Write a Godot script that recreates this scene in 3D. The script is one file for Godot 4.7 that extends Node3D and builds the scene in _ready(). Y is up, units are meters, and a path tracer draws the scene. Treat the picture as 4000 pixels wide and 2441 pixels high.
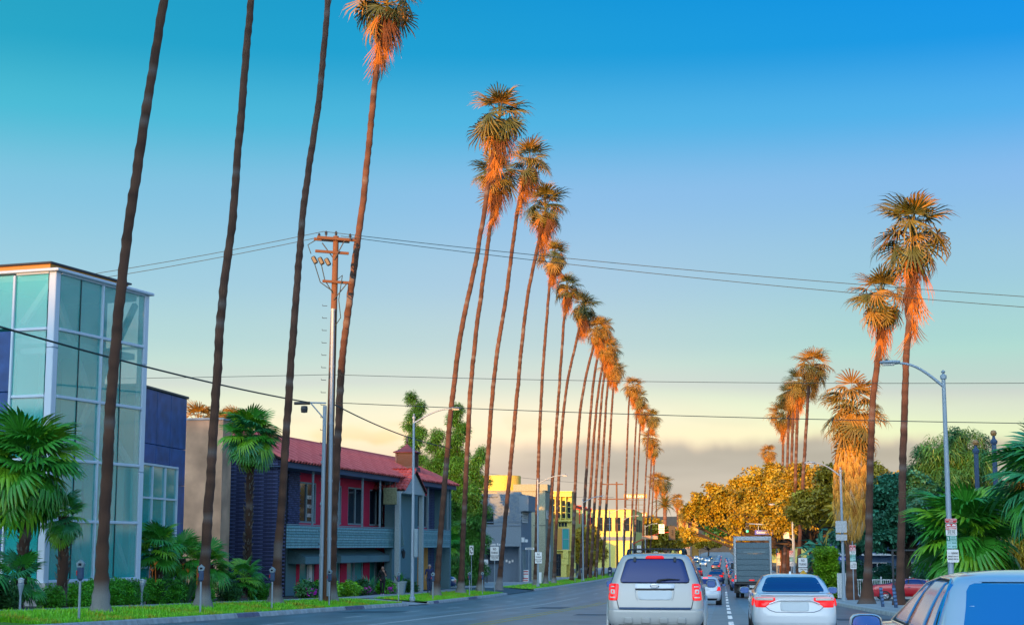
extends Node3D

# ------------------------------------------------------------------ mesh builder
class MB:
	var v := PackedVector3Array()
	var n := PackedVector3Array()
	var c := PackedColorArray()
	var uv := PackedVector2Array()
	var col := Color.WHITE
	var tinted := false

	func vert(p: Vector3, m: Vector3, t := Vector2.ZERO) -> void:
		v.append(p)
		n.append(m)
		c.append(col)
		uv.append(t)

	# a, b, c run counter-clockwise seen from outside
	func tri(a: Vector3, b: Vector3, d: Vector3) -> void:
		var m := (b - a).cross(d - a).normalized()
		vert(a, m); vert(d, m); vert(b, m)

	func tri_n(a: Vector3, b: Vector3, d: Vector3, na: Vector3, nb: Vector3, nd: Vector3) -> void:
		vert(a, na); vert(d, nd); vert(b, nb)

	func quad(a: Vector3, b: Vector3, d: Vector3, e: Vector3) -> void:
		var m := (d - a).cross(e - b).normalized()
		vert(a, m, Vector2(0, 0)); vert(d, m, Vector2(1, 1)); vert(b, m, Vector2(1, 0))
		vert(a, m, Vector2(0, 0)); vert(e, m, Vector2(0, 1)); vert(d, m, Vector2(1, 1))

	func box(center: Vector3, size: Vector3, basis := Basis.IDENTITY) -> void:
		var h := size * 0.5
		var p := []
		for i in 8:
			p.append(center + basis * Vector3(h.x if i & 1 else -h.x, h.y if i & 2 else -h.y, h.z if i & 4 else -h.z))
		quad(p[4], p[5], p[7], p[6]); quad(p[1], p[0], p[2], p[3])
		quad(p[5], p[1], p[3], p[7]); quad(p[0], p[4], p[6], p[2])
		quad(p[6], p[7], p[3], p[2]); quad(p[0], p[1], p[5], p[4])

	# box with chamfered edges
	func cbox(center: Vector3, size: Vector3, b := 0.02, basis := Basis.IDENTITY) -> void:
		var h := size * 0.5
		b = minf(b, minf(h.x, minf(h.y, h.z)) * 0.6)
		var q := func(sx: int, sy: int, sz: int, ax: int) -> Vector3:
			var e := Vector3(h.x - b, h.y - b, h.z - b)
			e[ax] = h[ax]
			return center + basis * Vector3(e.x * sx, e.y * sy, e.z * sz)
		for ax in 3:
			var u := (ax + 1) % 3
			var w := (ax + 2) % 3
			for s in [1, -1]:
				var r := []
				for k in [[-1, -1], [1, -1], [1, 1], [-1, 1]]:
					var g := [0, 0, 0]
					g[ax] = s; g[u] = k[0]; g[w] = k[1]
					r.append(q.call(g[0], g[1], g[2], ax))
				if s > 0: quad(r[0], r[1], r[2], r[3])
				else: quad(r[3], r[2], r[1], r[0])
			for su in [1, -1]:
				for sw in [1, -1]:
					var g0 := [0, 0, 0]
					var g1 := [0, 0, 0]
					g0[ax] = -1; g1[ax] = 1
					g0[u] = su; g1[u] = su; g0[w] = sw; g1[w] = sw
					var a: Vector3 = q.call(g0[0], g0[1], g0[2], u)
					var bb: Vector3 = q.call(g1[0], g1[1], g1[2], u)
					var cc: Vector3 = q.call(g1[0], g1[1], g1[2], w)
					var d: Vector3 = q.call(g0[0], g0[1], g0[2], w)
					if su * sw > 0: quad(d, cc, bb, a)
					else: quad(a, bb, cc, d)
		for sx in [1, -1]:
			for sy in [1, -1]:
				for sz in [1, -1]:
					var a: Vector3 = q.call(sx, sy, sz, 0)
					var bb: Vector3 = q.call(sx, sy, sz, 1)
					var cc: Vector3 = q.call(sx, sy, sz, 2)
					if sx * sy * sz > 0: tri(a, bb, cc)
					else: tri(cc, bb, a)

	# tube along points, radius per point, open or capped
	func tube(pts: Array, radii: Array, sides := 8, cap := true, cols: Array = []) -> void:
		var rings := []
		var norms := []
		var prev := Vector3(0.13, 0.21, 0.97)
		for i in pts.size():
			var t: Vector3 = (pts[mini(i + 1, pts.size() - 1)] - pts[maxi(i - 1, 0)]).normalized()
			var a := prev - t * prev.dot(t)
			if a.length() < 0.05:
				a = Vector3(1, 0, 0) - t * t.x
			a = a.normalized()
			prev = a
			var b := t.cross(a)
			var ring := []
			var nn := []
			for k in sides:
				var f := TAU * k / sides
				var d := a * cos(f) + b * sin(f)
				nn.append(d)
				ring.append(pts[i] + d * radii[i])
			rings.append(ring)
			norms.append(nn)
		for i in pts.size() - 1:
			for k in sides:
				var j := (k + 1) % sides
				var c0: Color = cols[i] if cols else col
				var c1: Color = cols[i + 1] if cols else col
				var keep := col
				col = c0; vert(rings[i][k], norms[i][k])
				col = c1; vert(rings[i + 1][j], norms[i + 1][j])
				col = c0; vert(rings[i][j], norms[i][j])
				col = c0; vert(rings[i][k], norms[i][k])
				col = c1; vert(rings[i + 1][k], norms[i + 1][k])
				vert(rings[i + 1][j], norms[i + 1][j])
				col = keep
		if cap:
			var last := pts.size() - 1
			for k in sides:
				var j := (k + 1) % sides
				tri(pts[0], rings[0][j], rings[0][k])
				tri(pts[last], rings[last][k], rings[last][j])

	func lathe(profile: Array, at: Vector3, sides := 16, basis := Basis.IDENTITY) -> void:
		# profile of (radius, height), bottom to top
		for i in profile.size() - 1:
			var p: Vector2 = profile[i]
			var q: Vector2 = profile[i + 1]
			var sl := Vector2(q.y - p.y, p.x - q.x).normalized()
			for k in sides:
				var f := TAU * k / sides
				var g := TAU * (k + 1) / sides
				var d := Vector3(cos(f), 0, sin(f))
				var e := Vector3(cos(g), 0, sin(g))
				var nd := basis * Vector3(d.x * sl.x, sl.y, d.z * sl.x)
				var ne := basis * Vector3(e.x * sl.x, sl.y, e.z * sl.x)
				var a := at + basis * (d * p.x + Vector3(0, p.y, 0))
				var b := at + basis * (e * p.x + Vector3(0, p.y, 0))
				var cc := at + basis * (e * q.x + Vector3(0, q.y, 0))
				var dd := at + basis * (d * q.x + Vector3(0, q.y, 0))
				if p.x > 1e-5: tri_n(a, cc, b, nd, ne, ne)
				if q.x > 1e-5: tri_n(a, dd, cc, nd, nd, ne)

	# grid of points rows x columns with smooth normals; wrap closes each row
	func grid(rows: Array, wrap := false, flip := false) -> void:
		var R := rows.size()
		var C: int = rows[0].size()
		var nn := []
		for i in R:
			var line := []
			for j in C:
				var j0 := (j - 1 + C) % C if wrap else maxi(j - 1, 0)
				var j1 := (j + 1) % C if wrap else mini(j + 1, C - 1)
				var du: Vector3 = rows[i][j1] - rows[i][j0]
				var dv: Vector3 = rows[mini(i + 1, R - 1)][j] - rows[maxi(i - 1, 0)][j]
				var m := du.cross(dv)
				if m.length() < 1e-9: m = Vector3.UP
				m = m.normalized()
				line.append(-m if flip else m)
			nn.append(line)
		for i in R - 1:
			for j in (C if wrap else C - 1):
				var k := (j + 1) % C
				var a: Vector3 = rows[i][j]
				var b: Vector3 = rows[i][k]
				var cc: Vector3 = rows[i + 1][k]
				var d: Vector3 = rows[i + 1][j]
				if flip:
					tri_n(a, cc, b, nn[i][j], nn[i + 1][k], nn[i][k]); tri_n(a, d, cc, nn[i][j], nn[i + 1][j], nn[i + 1][k])
				else:
					tri_n(a, b, cc, nn[i][j], nn[i][k], nn[i + 1][k]); tri_n(a, cc, d, nn[i][j], nn[i + 1][k], nn[i + 1][j])

	# polygon (counter-clockwise in x, y seen from +z) pulled from z = z0 to z1
	func prism(poly: PackedVector2Array, z0: float, z1: float, xf := Transform3D.IDENTITY) -> void:
		var ix := Geometry2D.triangulate_polygon(poly)
		var area := 0.0
		for i in poly.size():
			area += poly[i].cross(poly[(i + 1) % poly.size()])
		for i in range(0, ix.size(), 3):
			var a := poly[ix[i]]
			var b := poly[ix[i + 1]]
			var d := poly[ix[i + 2]]
			if (b - a).cross(d - a) < 0:
				var t := b
				b = d
				d = t
			tri(xf * Vector3(a.x, a.y, z1), xf * Vector3(b.x, b.y, z1), xf * Vector3(d.x, d.y, z1))
			tri(xf * Vector3(a.x, a.y, z0), xf * Vector3(d.x, d.y, z0), xf * Vector3(b.x, b.y, z0))
		for i in poly.size():
			var a := poly[i]
			var b := poly[(i + 1) % poly.size()]
			if area < 0:
				var t := a
				a = b
				b = t
			quad(xf * Vector3(a.x, a.y, z0), xf * Vector3(b.x, b.y, z0), xf * Vector3(b.x, b.y, z1), xf * Vector3(a.x, a.y, z1))

	func add(o: MB, t: Transform3D) -> void:
		var b := t.basis.orthonormalized()
		v.append_array(t * o.v)
		for m in o.n:
			n.append(b * m)
		c.append_array(o.c)
		uv.append_array(o.uv)

	func mesh() -> ArrayMesh:
		var a := []
		a.resize(Mesh.ARRAY_MAX)
		a[Mesh.ARRAY_VERTEX] = v
		a[Mesh.ARRAY_NORMAL] = n
		a[Mesh.ARRAY_TEX_UV] = uv
		if tinted:
			a[Mesh.ARRAY_COLOR] = c
		var m := ArrayMesh.new()
		m.add_surface_from_arrays(Mesh.PRIMITIVE_TRIANGLES, a)
		return m

# ------------------------------------------------------------------ naming and tagging
var taken := {}
var M := {}
var rng := RandomNumberGenerator.new()
var font_bold := SystemFont.new()

func numbered(called: String) -> String:
	var k: int = taken.get(called, 0)
	taken[called] = k + 1
	return called if k == 0 else "%s_%03d" % [called, k]

func tag(o: Node, label: String, category := "", group := "", kind := "") -> Node:
	if label: o.set_meta("label", label)
	if category: o.set_meta("category", category)
	if group: o.set_meta("group", group)
	if kind: o.set_meta("kind", kind)
	return o

func thing(called: String, label: String, category: String, at := Vector3.ZERO, turn := 0.0, group := "") -> Node3D:
	var o := Node3D.new()
	o.name = numbered(called)
	add_child(o)
	o.position = at
	o.rotation.y = turn
	tag(o, label, category, group)
	return o

func part(parent: Node, called: String, mb, m: Material, xf := Transform3D.IDENTITY, kind := "") -> MeshInstance3D:
	var o := MeshInstance3D.new()
	o.name = called
	o.mesh = mb.mesh() if mb is MB else mb
	o.material_override = m
	o.transform = xf
	if parent == self: o.name = numbered(called)
	parent.add_child(o, true)
	if kind: o.set_meta("kind", kind)
	return o

func single(called: String, mb, m: Material, label: String, category: String, group := "", kind := "") -> MeshInstance3D:
	var o := part(self, called, mb, m)
	tag(o, label, category, group, kind)
	return o

func struct(called: String, mb, m: Material) -> MeshInstance3D:
	return part(self, called, mb, m, Transform3D.IDENTITY, "structure")

func dup(root: Node3D, at: Vector3, turn: float, label: String, group := "") -> Node3D:
	var r: Node3D = root.duplicate()
	var base := String(root.name)
	var cut := base.rfind("_")
	if cut > 0 and base.substr(cut + 1).is_valid_int(): base = base.substr(0, cut)
	r.name = numbered(base)
	add_child(r)
	r.position = at
	r.rotation.y = turn
	r.set_meta("label", label)
	if group: r.set_meta("group", group)
	return r

# the first `most` pieces (nearest first in the list) as parts of their own, the rest as one part of kind stuff
func pieces(parent: Node, called: String, mesh: Mesh, mats: Array, xfs: Array, most := 300) -> void:
	for i in mini(most, xfs.size()):
		var o := MeshInstance3D.new()
		o.name = called
		o.mesh = mesh
		o.material_override = mats[(i * 7 + i / 5) % mats.size()]
		o.transform = xfs[i]
		parent.add_child(o, true)
	var rest := []
	for m in mats: rest.append([])
	for i in range(most, xfs.size()): rest[(i * 7 + i / 5) % mats.size()].append(xfs[i])
	for k in mats.size():
		if rest[k]: scatter(parent, called, mesh, mats[k], rest[k])

func scatter(parent: Node, called: String, mesh: Mesh, m: Material, xfs: Array, tints: Array = []) -> MultiMeshInstance3D:
	var mm := MultiMesh.new()
	mm.transform_format = MultiMesh.TRANSFORM_3D
	mm.use_colors = tints.size() > 0
	mm.mesh = mesh
	mm.instance_count = xfs.size()
	for i in xfs.size():
		mm.set_instance_transform(i, xfs[i])
		if tints: mm.set_instance_color(i, tints[i])
	var o := MultiMeshInstance3D.new()
	o.name = called
	o.multimesh = mm
	o.material_override = m
	o.set_meta("kind", "stuff")
	if parent == self: o.name = numbered(called)
	parent.add_child(o, true)
	return o

func lettering(parent: Node, text: String, at: Vector3, cap: float, m: Material, wide := 0.0, basis := Basis.IDENTITY) -> void:
	var t := TextMesh.new()
	t.text = text
	t.font = font_bold
	t.font_size = 48
	t.pixel_size = cap / (48.0 * 0.72)
	t.depth = 0.004
	t.curve_step = 4.0
	var o := MeshInstance3D.new()
	o.name = "lettering"
	o.mesh = t
	o.material_override = m
	var sx := 1.0
	if wide > 0.0:
		var w := font_bold.get_string_size(text, HORIZONTAL_ALIGNMENT_LEFT, -1, 48).x * t.pixel_size
		if w > 0.01: sx = wide / w
	o.transform = Transform3D(basis.scaled_local(Vector3(sx, 1, 1)), at)
	parent.add_child(o, true)

# ------------------------------------------------------------------ materials
var tex := {}
func noise_tex(key: String, freq: float, lo: float, hi: float, type := FastNoiseLite.TYPE_SIMPLEX_SMOOTH, octaves := 4, size := 256, sy := 1.0) -> NoiseTexture2D:
	if tex.has(key): return tex[key]
	var f := FastNoiseLite.new()
	f.seed = 7 + tex.size()
	f.noise_type = type
	f.frequency = freq
	f.fractal_octaves = octaves
	var g := Gradient.new()
	g.offsets = PackedFloat32Array([0.0, 1.0])
	g.colors = PackedColorArray([Color(lo, lo, lo), Color(hi, hi, hi)])
	var t := NoiseTexture2D.new()
	t.width = size
	t.height = size
	t.seamless = true
	t.noise = f
	t.color_ramp = g
	tex[key] = t
	return t

# linear base colour; grain multiplies it, so it is lifted to keep the mean
func mat(called: String, r: float, g: float, b: float, rough := 0.8, grain := "", scale := 1.0, bump := 0.0, metal := 0.0) -> StandardMaterial3D:
	var m := StandardMaterial3D.new()
	m.resource_name = called
	m.albedo_color = Color(r, g, b).linear_to_srgb()
	m.roughness = rough
	m.metallic = metal
	if grain:
		m.albedo_texture = tex[grain]
		m.uv1_triplanar = true
		m.uv1_world_triplanar = true
		m.uv1_scale = Vector3(scale, scale, scale)
		if bump > 0.0:
			m.heightmap_enabled = true
			m.heightmap_texture = tex[grain]
			m.heightmap_scale = bump
	M[called] = m
	return m

func leaf_mat(called: String, r: float, g: float, b: float, back := 0.35, rough := 0.5) -> StandardMaterial3D:
	var m := mat(called, r, g, b, rough)
	m.vertex_color_use_as_albedo = true
	m.backlight_enabled = true
	m.backlight = Color(back, back, back)
	return m

func paint(called: String, r: float, g: float, b: float, metal := 0.0) -> StandardMaterial3D:
	var m := mat(called, r, g, b, 0.35, "", 1.0, 0.0, metal)
	m.clearcoat_enabled = true
	m.clearcoat = 1.0
	m.clearcoat_roughness = 0.06
	return m

func glow(called: String, r: float, g: float, b: float, e: float) -> StandardMaterial3D:
	var m := mat(called, r, g, b, 0.3)
	m.emission_enabled = true
	m.emission = Color(r, g, b).linear_to_srgb()
	m.emission_energy_multiplier = e
	return m

# ------------------------------------------------------------------ the lie of the land
const LAND := [-80.0, 0.9, -30.0, 0.35, 0.0, 0.0, 10.0, -0.07, 30.0, -0.31, 46.0, -0.70, 66.0, -1.15, 86.0, -1.6, 110.0, -1.95, 160.0, -2.5, 216.0, -3.0, 300.0, -3.4, 418.0, -3.7, 800.0, -4.3, 1600.0, -4.5]
func land(d: float) -> float:
	var k := LAND.size() / 2
	if d <= LAND[0]: return LAND[1]
	for i in k - 1:
		var d0: float = LAND[2 * i]
		var d1: float = LAND[2 * i + 2]
		if d <= d1:
			var h0: float = LAND[2 * i + 1]
			var h1: float = LAND[2 * i + 3]
			return lerpf(h0, h1, (d - d0) / (d1 - d0))
	return LAND[2 * k - 1]

func P(x: float, y: float, d: float) -> Vector3:
	return Vector3(x, y, -d)

func on(x: float, d: float, lift := 0.0) -> Vector3:
	return Vector3(x, land(d) + lift, -d)

func rr(a: float, b: float) -> float:
	return rng.randf_range(a, b)

func ordinal(n: int) -> String:
	var w := ["first", "second", "third", "fourth", "fifth", "sixth", "seventh", "eighth", "ninth", "tenth", "eleventh", "twelfth", "thirteenth", "fourteenth", "fifteenth", "sixteenth", "seventeenth", "eighteenth", "nineteenth"]
	if n <= 19: return w[n - 1]
	return ("twentieth" if n == 20 else "twenty " + w[n - 21]) if n < 30 else "thirtieth"

# ------------------------------------------------------------------ main
func _ready() -> void:
	rng.seed = 20
	font_bold.font_names = PackedStringArray(["Droid Sans"])
	font_bold.font_weight = 700
	build_view()
	build_materials()
	build_ground()
	build_glass_office()
	build_tan_block()
	build_motel()
	build_grey_shop()
	build_yellow_row()
	build_far_town()
	build_right_side()
	build_palms()
	build_gardens()
	build_trees()
	build_poles_and_wires()
	build_lamps()
	build_meters()
	build_signs()
	build_traffic()
	build_people()

func build_view() -> void:
	var cam := Camera3D.new()
	cam.name = "camera"
	cam.fov = 22.1
	cam.near = 0.1
	cam.far = 6000.0
	cam.position = Vector3(0, 1.5, 0)
	cam.rotation = Vector3(deg_to_rad(8.29), deg_to_rad(7.44), 0)
	add_child(cam)
	cam.current = true

	var env := Environment.new()
	env.background_mode = Environment.BG_SKY
	env.tonemap_mode = Environment.TONE_MAPPER_LINEAR
	env.tonemap_exposure = 1.9
	env.sdfgi_enabled = true
	env.ssao_enabled = true
	env.ssil_enabled = true
	var sky := Sky.new()
	var pano := PanoramaSkyMaterial.new()
	pano.panorama = evening_sky()
	sky.sky_material = pano
	env.sky = sky
	env.background_energy_multiplier = 1.0
	var we := WorldEnvironment.new()
	we.name = "world_environment"
	we.environment = env
	add_child(we)

	# the sun stands low behind the camera, a little to the left of the street
	var sun := DirectionalLight3D.new()
	sun.name = "evening_sun"
	var az := deg_to_rad(15.0)
	var el := deg_to_rad(5.4)
	sun.basis = Basis.looking_at(Vector3(sin(az) * cos(el), -sin(el), -cos(az) * cos(el)))
	sun.light_color = Color(1.0, 0.42, 0.07).linear_to_srgb()
	sun.light_energy = 1.6
	sun.light_angular_distance = 0.5
	sun.shadow_enabled = true
	add_child(sun)

const SKY_STOPS := [-90.0, 0.22, 0.22, 0.22, -1.0, 0.40, 0.36, 0.30, 0.0, 0.58, 0.50, 0.40, 2.5, 0.66, 0.58, 0.44, 3.9, 0.90, 0.80, 0.52, 4.7, 0.78, 0.78, 0.56, 5.8, 0.55, 0.66, 0.56, 7.3, 0.42, 0.58, 0.59, 9.5, 0.33, 0.51, 0.65, 12.5, 0.225, 0.44, 0.70, 15.0, 0.07, 0.38, 0.68, 17.5, 0.008, 0.28, 0.62, 20.5, 0.001, 0.24, 0.60, 30.0, 0.004, 0.23, 0.58, 90.0, 0.008, 0.22, 0.54]
func sky_at(el: float) -> Vector3:
	for i in SKY_STOPS.size() / 4 - 1:
		var e1: float = SKY_STOPS[4 * i + 4]
		if el <= e1:
			var e0: float = SKY_STOPS[4 * i]
			var t := smoothstep(0.0, 1.0, (el - e0) / (e1 - e0)) * 0.4 + 0.6 * (el - e0) / (e1 - e0)
			return Vector3(SKY_STOPS[4 * i + 1], SKY_STOPS[4 * i + 2], SKY_STOPS[4 * i + 3]).lerp(Vector3(SKY_STOPS[4 * i + 5], SKY_STOPS[4 * i + 6], SKY_STOPS[4 * i + 7]), t)
	return Vector3(0.01, 0.24, 0.58)

# clear evening air with a grey bank of cloud over the horizon and small lit clouds beside it
func evening_sky() -> ImageTexture:
	var W := 4096
	var H := 2048
	var n1 := FastNoiseLite.new()
	n1.seed = 3
	n1.frequency = 0.02
	n1.fractal_octaves = 5
	var broad := FastNoiseLite.new()
	broad.seed = 11
	broad.frequency = 0.012
	broad.fractal_octaves = 2
	var shade := func(az: float, el: float) -> Color:
		var c := sky_at(el)
		# broad drift of tint with direction: greener to the left, deeper blue to the upper right
		var b := broad.get_noise_2d(az * 1.3 + 40.0, el * 1.6)
		c.x *= 1.0 + 0.45 * b
		c.z *= 1.0 + 0.12 * b
		var side := clampf(az / 30.0, -1.0, 1.0) * smoothstep(8.0, 20.0, el) * smoothstep(120.0, 40.0, absf(az))
		c.z *= 1.0 + 0.22 * side
		c.y *= 1.0 - 0.14 * side
		# the western sky round the setting sun is brighter
		var west := absf(wrapf(az + 165.0, -180.0, 180.0))
		var up := maxf(el - 6.0, 0.0)
		var near_sun := exp(-(west * west + up * up) / 1500.0)
		var wide := exp(-(west * west) / 5200.0 - up * up / 3600.0)
		c += (Vector3(2.3, 2.5, 2.6) * near_sun + Vector3(0.62, 0.80, 0.95) * wide) * smoothstep(-4.0, 0.0, el)
		if el > -1.0 and el < 14.0:
			# the bank of cloud: a ragged top near four degrees, thinner to the left of the street
			var x := az
			var edge := 3.75 + 0.30 * n1.get_noise_2d(x * 7.0, 5.0) + 0.26 * n1.get_noise_2d(x * 26.0, el * 14.0)
			var full := smoothstep(-11.0, -4.0, x) if x < 60.0 else 1.0 - smoothstep(60.0, 90.0, x)
			if x < -12.0: full = 0.0
			var k := smoothstep(edge + 0.16, edge - 0.4, el) * full
			var rib := 0.5 + 0.5 * n1.get_noise_2d(x * 5.0, el * 40.0)
			var deep := smoothstep(edge + 0.05, edge - 0.45, el)
			var low := smoothstep(2.9, 1.0, el)
			var body := Vector3(0.60, 0.46, 0.36).lerp(Vector3(0.44, 0.40, 0.335), deep).lerp(Vector3(0.64, 0.555, 0.44), low)
			body *= 0.80 + 0.38 * rib
			c = c.lerp(body, k * 0.9)
			# little sunlit clouds
			var p := n1.get_noise_2d(x * 9.0 + 90.0, el * 34.0)
			var band := exp(-pow((el - 3.7 - 0.06 * x) / 1.1, 2.0)) * (1.0 - full * 0.9)
			var q := smoothstep(0.10, 0.34, p) * clampf(band, 0.0, 1.0)
			var lit := smoothstep(0.2, -0.25, n1.get_noise_2d(x * 4.0, el * 10.0 + 60.0))
			c = c.lerp(Vector3(0.42, 0.33, 0.25).lerp(Vector3(0.98, 0.60, 0.22), lit), q * 0.75)
		return Color(c.x, c.y, c.z) * 0.62
	var low := Image.create_empty(256, 128, false, Image.FORMAT_RGBF)
	for j in 128:
		var el := 90.0 - (j + 0.5) / 128.0 * 180.0
		for i in 256:
			low.set_pixel(i, j, shade.call(wrapf((i + 0.5) / 256.0 * 360.0, -180.0, 180.0), el))
	low.resize(W, H, Image.INTERPOLATE_CUBIC)
	var k := W / 360.0
	var x0 := int(-40.0 * k)
	var x1 := int(30.0 * k)
	var y0 := int((90.0 - 24.0) * k)
	var y1 := int((90.0 + 1.0) * k)
	for j in range(y0, y1):
		var el := 90.0 - (j + 0.5) / k
		for i in range(x0, x1):
			low.set_pixel(posmod(i, W), j, shade.call((i + 0.5) / k, el))
	return ImageTexture.create_from_image(low)

func build_materials() -> void:
	noise_tex("fine", 0.06, 0.80, 1.0)
	noise_tex("blotch", 0.014, 0.70, 1.0, FastNoiseLite.TYPE_SIMPLEX_SMOOTH, 5)
	noise_tex("grit", 0.22, 0.5, 1.0, FastNoiseLite.TYPE_SIMPLEX, 3)
	noise_tex("stucco", 0.11, 0.7, 1.0, FastNoiseLite.TYPE_PERLIN, 4)
	noise_tex("cells", 0.05, 0.5, 1.0, FastNoiseLite.TYPE_CELLULAR, 2)
	mat("asphalt", 0.235, 0.305, 0.37, 0.36, "blotch", 0.11, 0.0)
	M.asphalt.detail_enabled = true
	M.asphalt.detail_blend_mode = BaseMaterial3D.BLEND_MODE_MUL
	M.asphalt.detail_albedo = noise_tex("asphalt_speck", 0.35, 0.62, 1.0, FastNoiseLite.TYPE_SIMPLEX, 2, 512)
	M.asphalt.detail_uv_layer = BaseMaterial3D.DETAIL_UV_1
	mat("asphalt_track", 0.19, 0.25, 0.31, 0.36, "blotch", 0.09)
	mat("asphalt_seal", 0.06, 0.07, 0.085, 0.5)
	mat("asphalt_patch", 0.10, 0.12, 0.15, 0.55, "grit", 0.6)
	mat("concrete", 0.50, 0.52, 0.52, 0.85, "blotch", 0.35, 0.6)
	mat("kerb_stone", 0.58, 0.60, 0.58, 0.8, "blotch", 0.5, 0.8)
	mat("kerb_dark", 0.19, 0.18, 0.27, 0.8, "blotch", 0.5, 0.8)
	mat("white_line", 0.86, 0.86, 0.84, 0.6, "grit", 1.3)
	mat("yellow_line", 0.85, 0.62, 0.20, 0.6, "grit", 1.3)
	mat("soil", 0.07, 0.06, 0.05, 0.95, "grit", 1.0, 2.0)
	mat("turf", 0.13, 0.33, 0.02, 0.95, "fine", 1.1, 3.0)
	mat("dry_ground", 0.24, 0.20, 0.12, 0.95, "blotch", 0.05)
	leaf_mat("grass_blade", 0.20, 0.62, 0.015, 0.3)
	mat("steel_pole", 0.30, 0.38, 0.44, 0.45, "", 1.0, 0.0, 0.2)
	mat("dark_metal", 0.05, 0.055, 0.06, 0.5, "", 1.0, 0.0, 0.4)
	mat("black", 0.012, 0.012, 0.014, 0.55)
	mat("rubber", 0.02, 0.02, 0.022, 0.8)
	mat("alloy", 0.45, 0.46, 0.48, 0.35, "", 1.0, 0.0, 0.8)
	mat("chrome", 0.75, 0.76, 0.78, 0.12, "", 1.0, 0.0, 1.0)
	mat("white_sheet", 0.78, 0.78, 0.76, 0.4)
	mat("sign_red", 0.62, 0.02, 0.03, 0.4)
	mat("sign_green", 0.02, 0.22, 0.14, 0.4)
	mat("sign_blue", 0.01, 0.05, 0.45, 0.4)
	mat("sign_yellow", 0.80, 0.42, 0.01, 0.4)
	mat("sign_black", 0.015, 0.015, 0.02, 0.5)
	mat("cable", 0.02, 0.035, 0.03, 0.6)
	# buildings
	mat("frame_pale", 0.60, 0.70, 0.80, 0.4)
	mat("panel_blue", 0.025, 0.11, 0.38, 0.5, "blotch", 0.3)
	mat("brace", 0.55, 0.62, 0.62, 0.5)
	mat("room_wall", 0.06, 0.46, 0.42, 0.8)  # teal deepens the reflected sky colour painted into the panes
	mat("copper_band", 0.55, 0.25, 0.03, 0.5)
	mat("tan_stucco", 0.70, 0.42, 0.26, 0.9, "blotch", 0.13)
	mat("crimson", 0.84, 0.025, 0.10, 0.9, "stucco", 1.2, 0.6)
	mat("slate_board", 0.20, 0.43, 0.46, 0.75, "blotch", 0.9, 0.4)
	mat("slate_board_light", 0.28, 0.52, 0.55, 0.75, "blotch", 0.9, 0.4)
	mat("slate_wall", 0.15, 0.30, 0.34, 0.85, "stucco", 1.0, 0.5)
	mat("slate_trim", 0.27, 0.38, 0.43, 0.7, "fine", 0.8)
	mat("fascia_blue", 0.05, 0.10, 0.20, 0.7, "fine", 0.6)
	mat("pier_pale", 0.42, 0.52, 0.54, 0.75, "fine", 0.8)
	for i in 4:
		mat("brick_%d" % i, 0.03 + 0.028 * i, 0.045 + 0.038 * i, 0.15 + 0.08 * i, 0.7, "grit", 1.4, 0.5)
	mat("mortar", 0.015, 0.018, 0.035, 0.9, "grit", 1.0)
	for i in 4:
		mat("tile_%d" % i, 0.62 + 0.06 * i, 0.095 + 0.028 * i, 0.085 + 0.025 * i, 0.8, "fine", 1.2)
	mat("tile_under", 0.035, 0.012, 0.012, 0.9)  # near black, so the hollow tile ends look shaded
	mat("oak", 0.72, 0.33, 0.05, 0.55, "fine", 2.2, 0.4)
	mat("grey_block", 0.26, 0.33, 0.39, 0.85, "stucco", 0.7, 0.6)
	mat("grey_render", 0.21, 0.29, 0.38, 0.9, "stucco", 0.8, 0.6)
	mat("sage_wall", 0.40, 0.42, 0.30, 0.9, "stucco", 0.4)
	mat("cream_wall", 0.80, 0.66, 0.16, 0.85, "fine", 0.3)
	mat("cream_bright", 0.86, 0.78, 0.20, 0.8, "fine", 0.3)
	mat("brass_drum", 0.80, 0.60, 0.10, 0.6, "fine", 0.3)
	mat("rust_red", 0.70, 0.07, 0.02, 0.7, "fine", 0.5)
	mat("plum_tile", 0.20, 0.06, 0.09, 0.7, "fine", 0.8)
	mat("wood_pole", 0.30, 0.14, 0.07, 0.9, "grit", 1.4, 1.5)
	mat("house_blue", 0.16, 0.30, 0.55, 0.85, "fine", 0.5)
	mat("roof_slate", 0.10, 0.18, 0.36, 0.85, "cells", 0.8, 1.0)
	mat("white_paint", 0.74, 0.80, 0.82, 0.6, "fine", 0.8)
	mat("city_stone", 0.42, 0.38, 0.32, 0.9, "blotch", 0.05)
	# panes pass light; their teal paints in reflected sky; the rooms behind are built
	var g := mat("pane", 0.015, 0.60, 0.56, 0.05)
	g.transparency = BaseMaterial3D.TRANSPARENCY_ALPHA
	g.albedo_color.a = 0.46
	g.metallic_specular = 0.9
	mat("window_dark", 0.012, 0.022, 0.04, 0.06)
	M.window_dark.metallic_specular = 0.8
	mat("glass_teal", 0.05, 0.32, 0.30, 0.10)
	M.glass_teal.metallic_specular = 1.0
	mat("glass_car", 0.008, 0.03, 0.15, 0.06)
	M.glass_car.metallic_specular = 0.5
	mat("blind", 0.10, 0.66, 0.62, 0.7, "fine", 0.6)  # teal behind the panes, part of their painted sky colour
	# plants
	var trunk := mat("palm_bark", 1.0, 1.0, 1.0, 0.95, "grit", 0.9, 3.0)
	trunk.vertex_color_use_as_albedo = true
	leaf_mat("frond_a", 0.17, 0.135, 0.018)
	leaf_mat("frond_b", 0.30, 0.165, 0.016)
	leaf_mat("frond_c", 0.075, 0.095, 0.02)
	leaf_mat("frond_dead", 0.46, 0.165, 0.02, 0.2, 0.9)
	leaf_mat("frond_dead_dark", 0.13, 0.05, 0.02, 0.2, 0.9)
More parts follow.
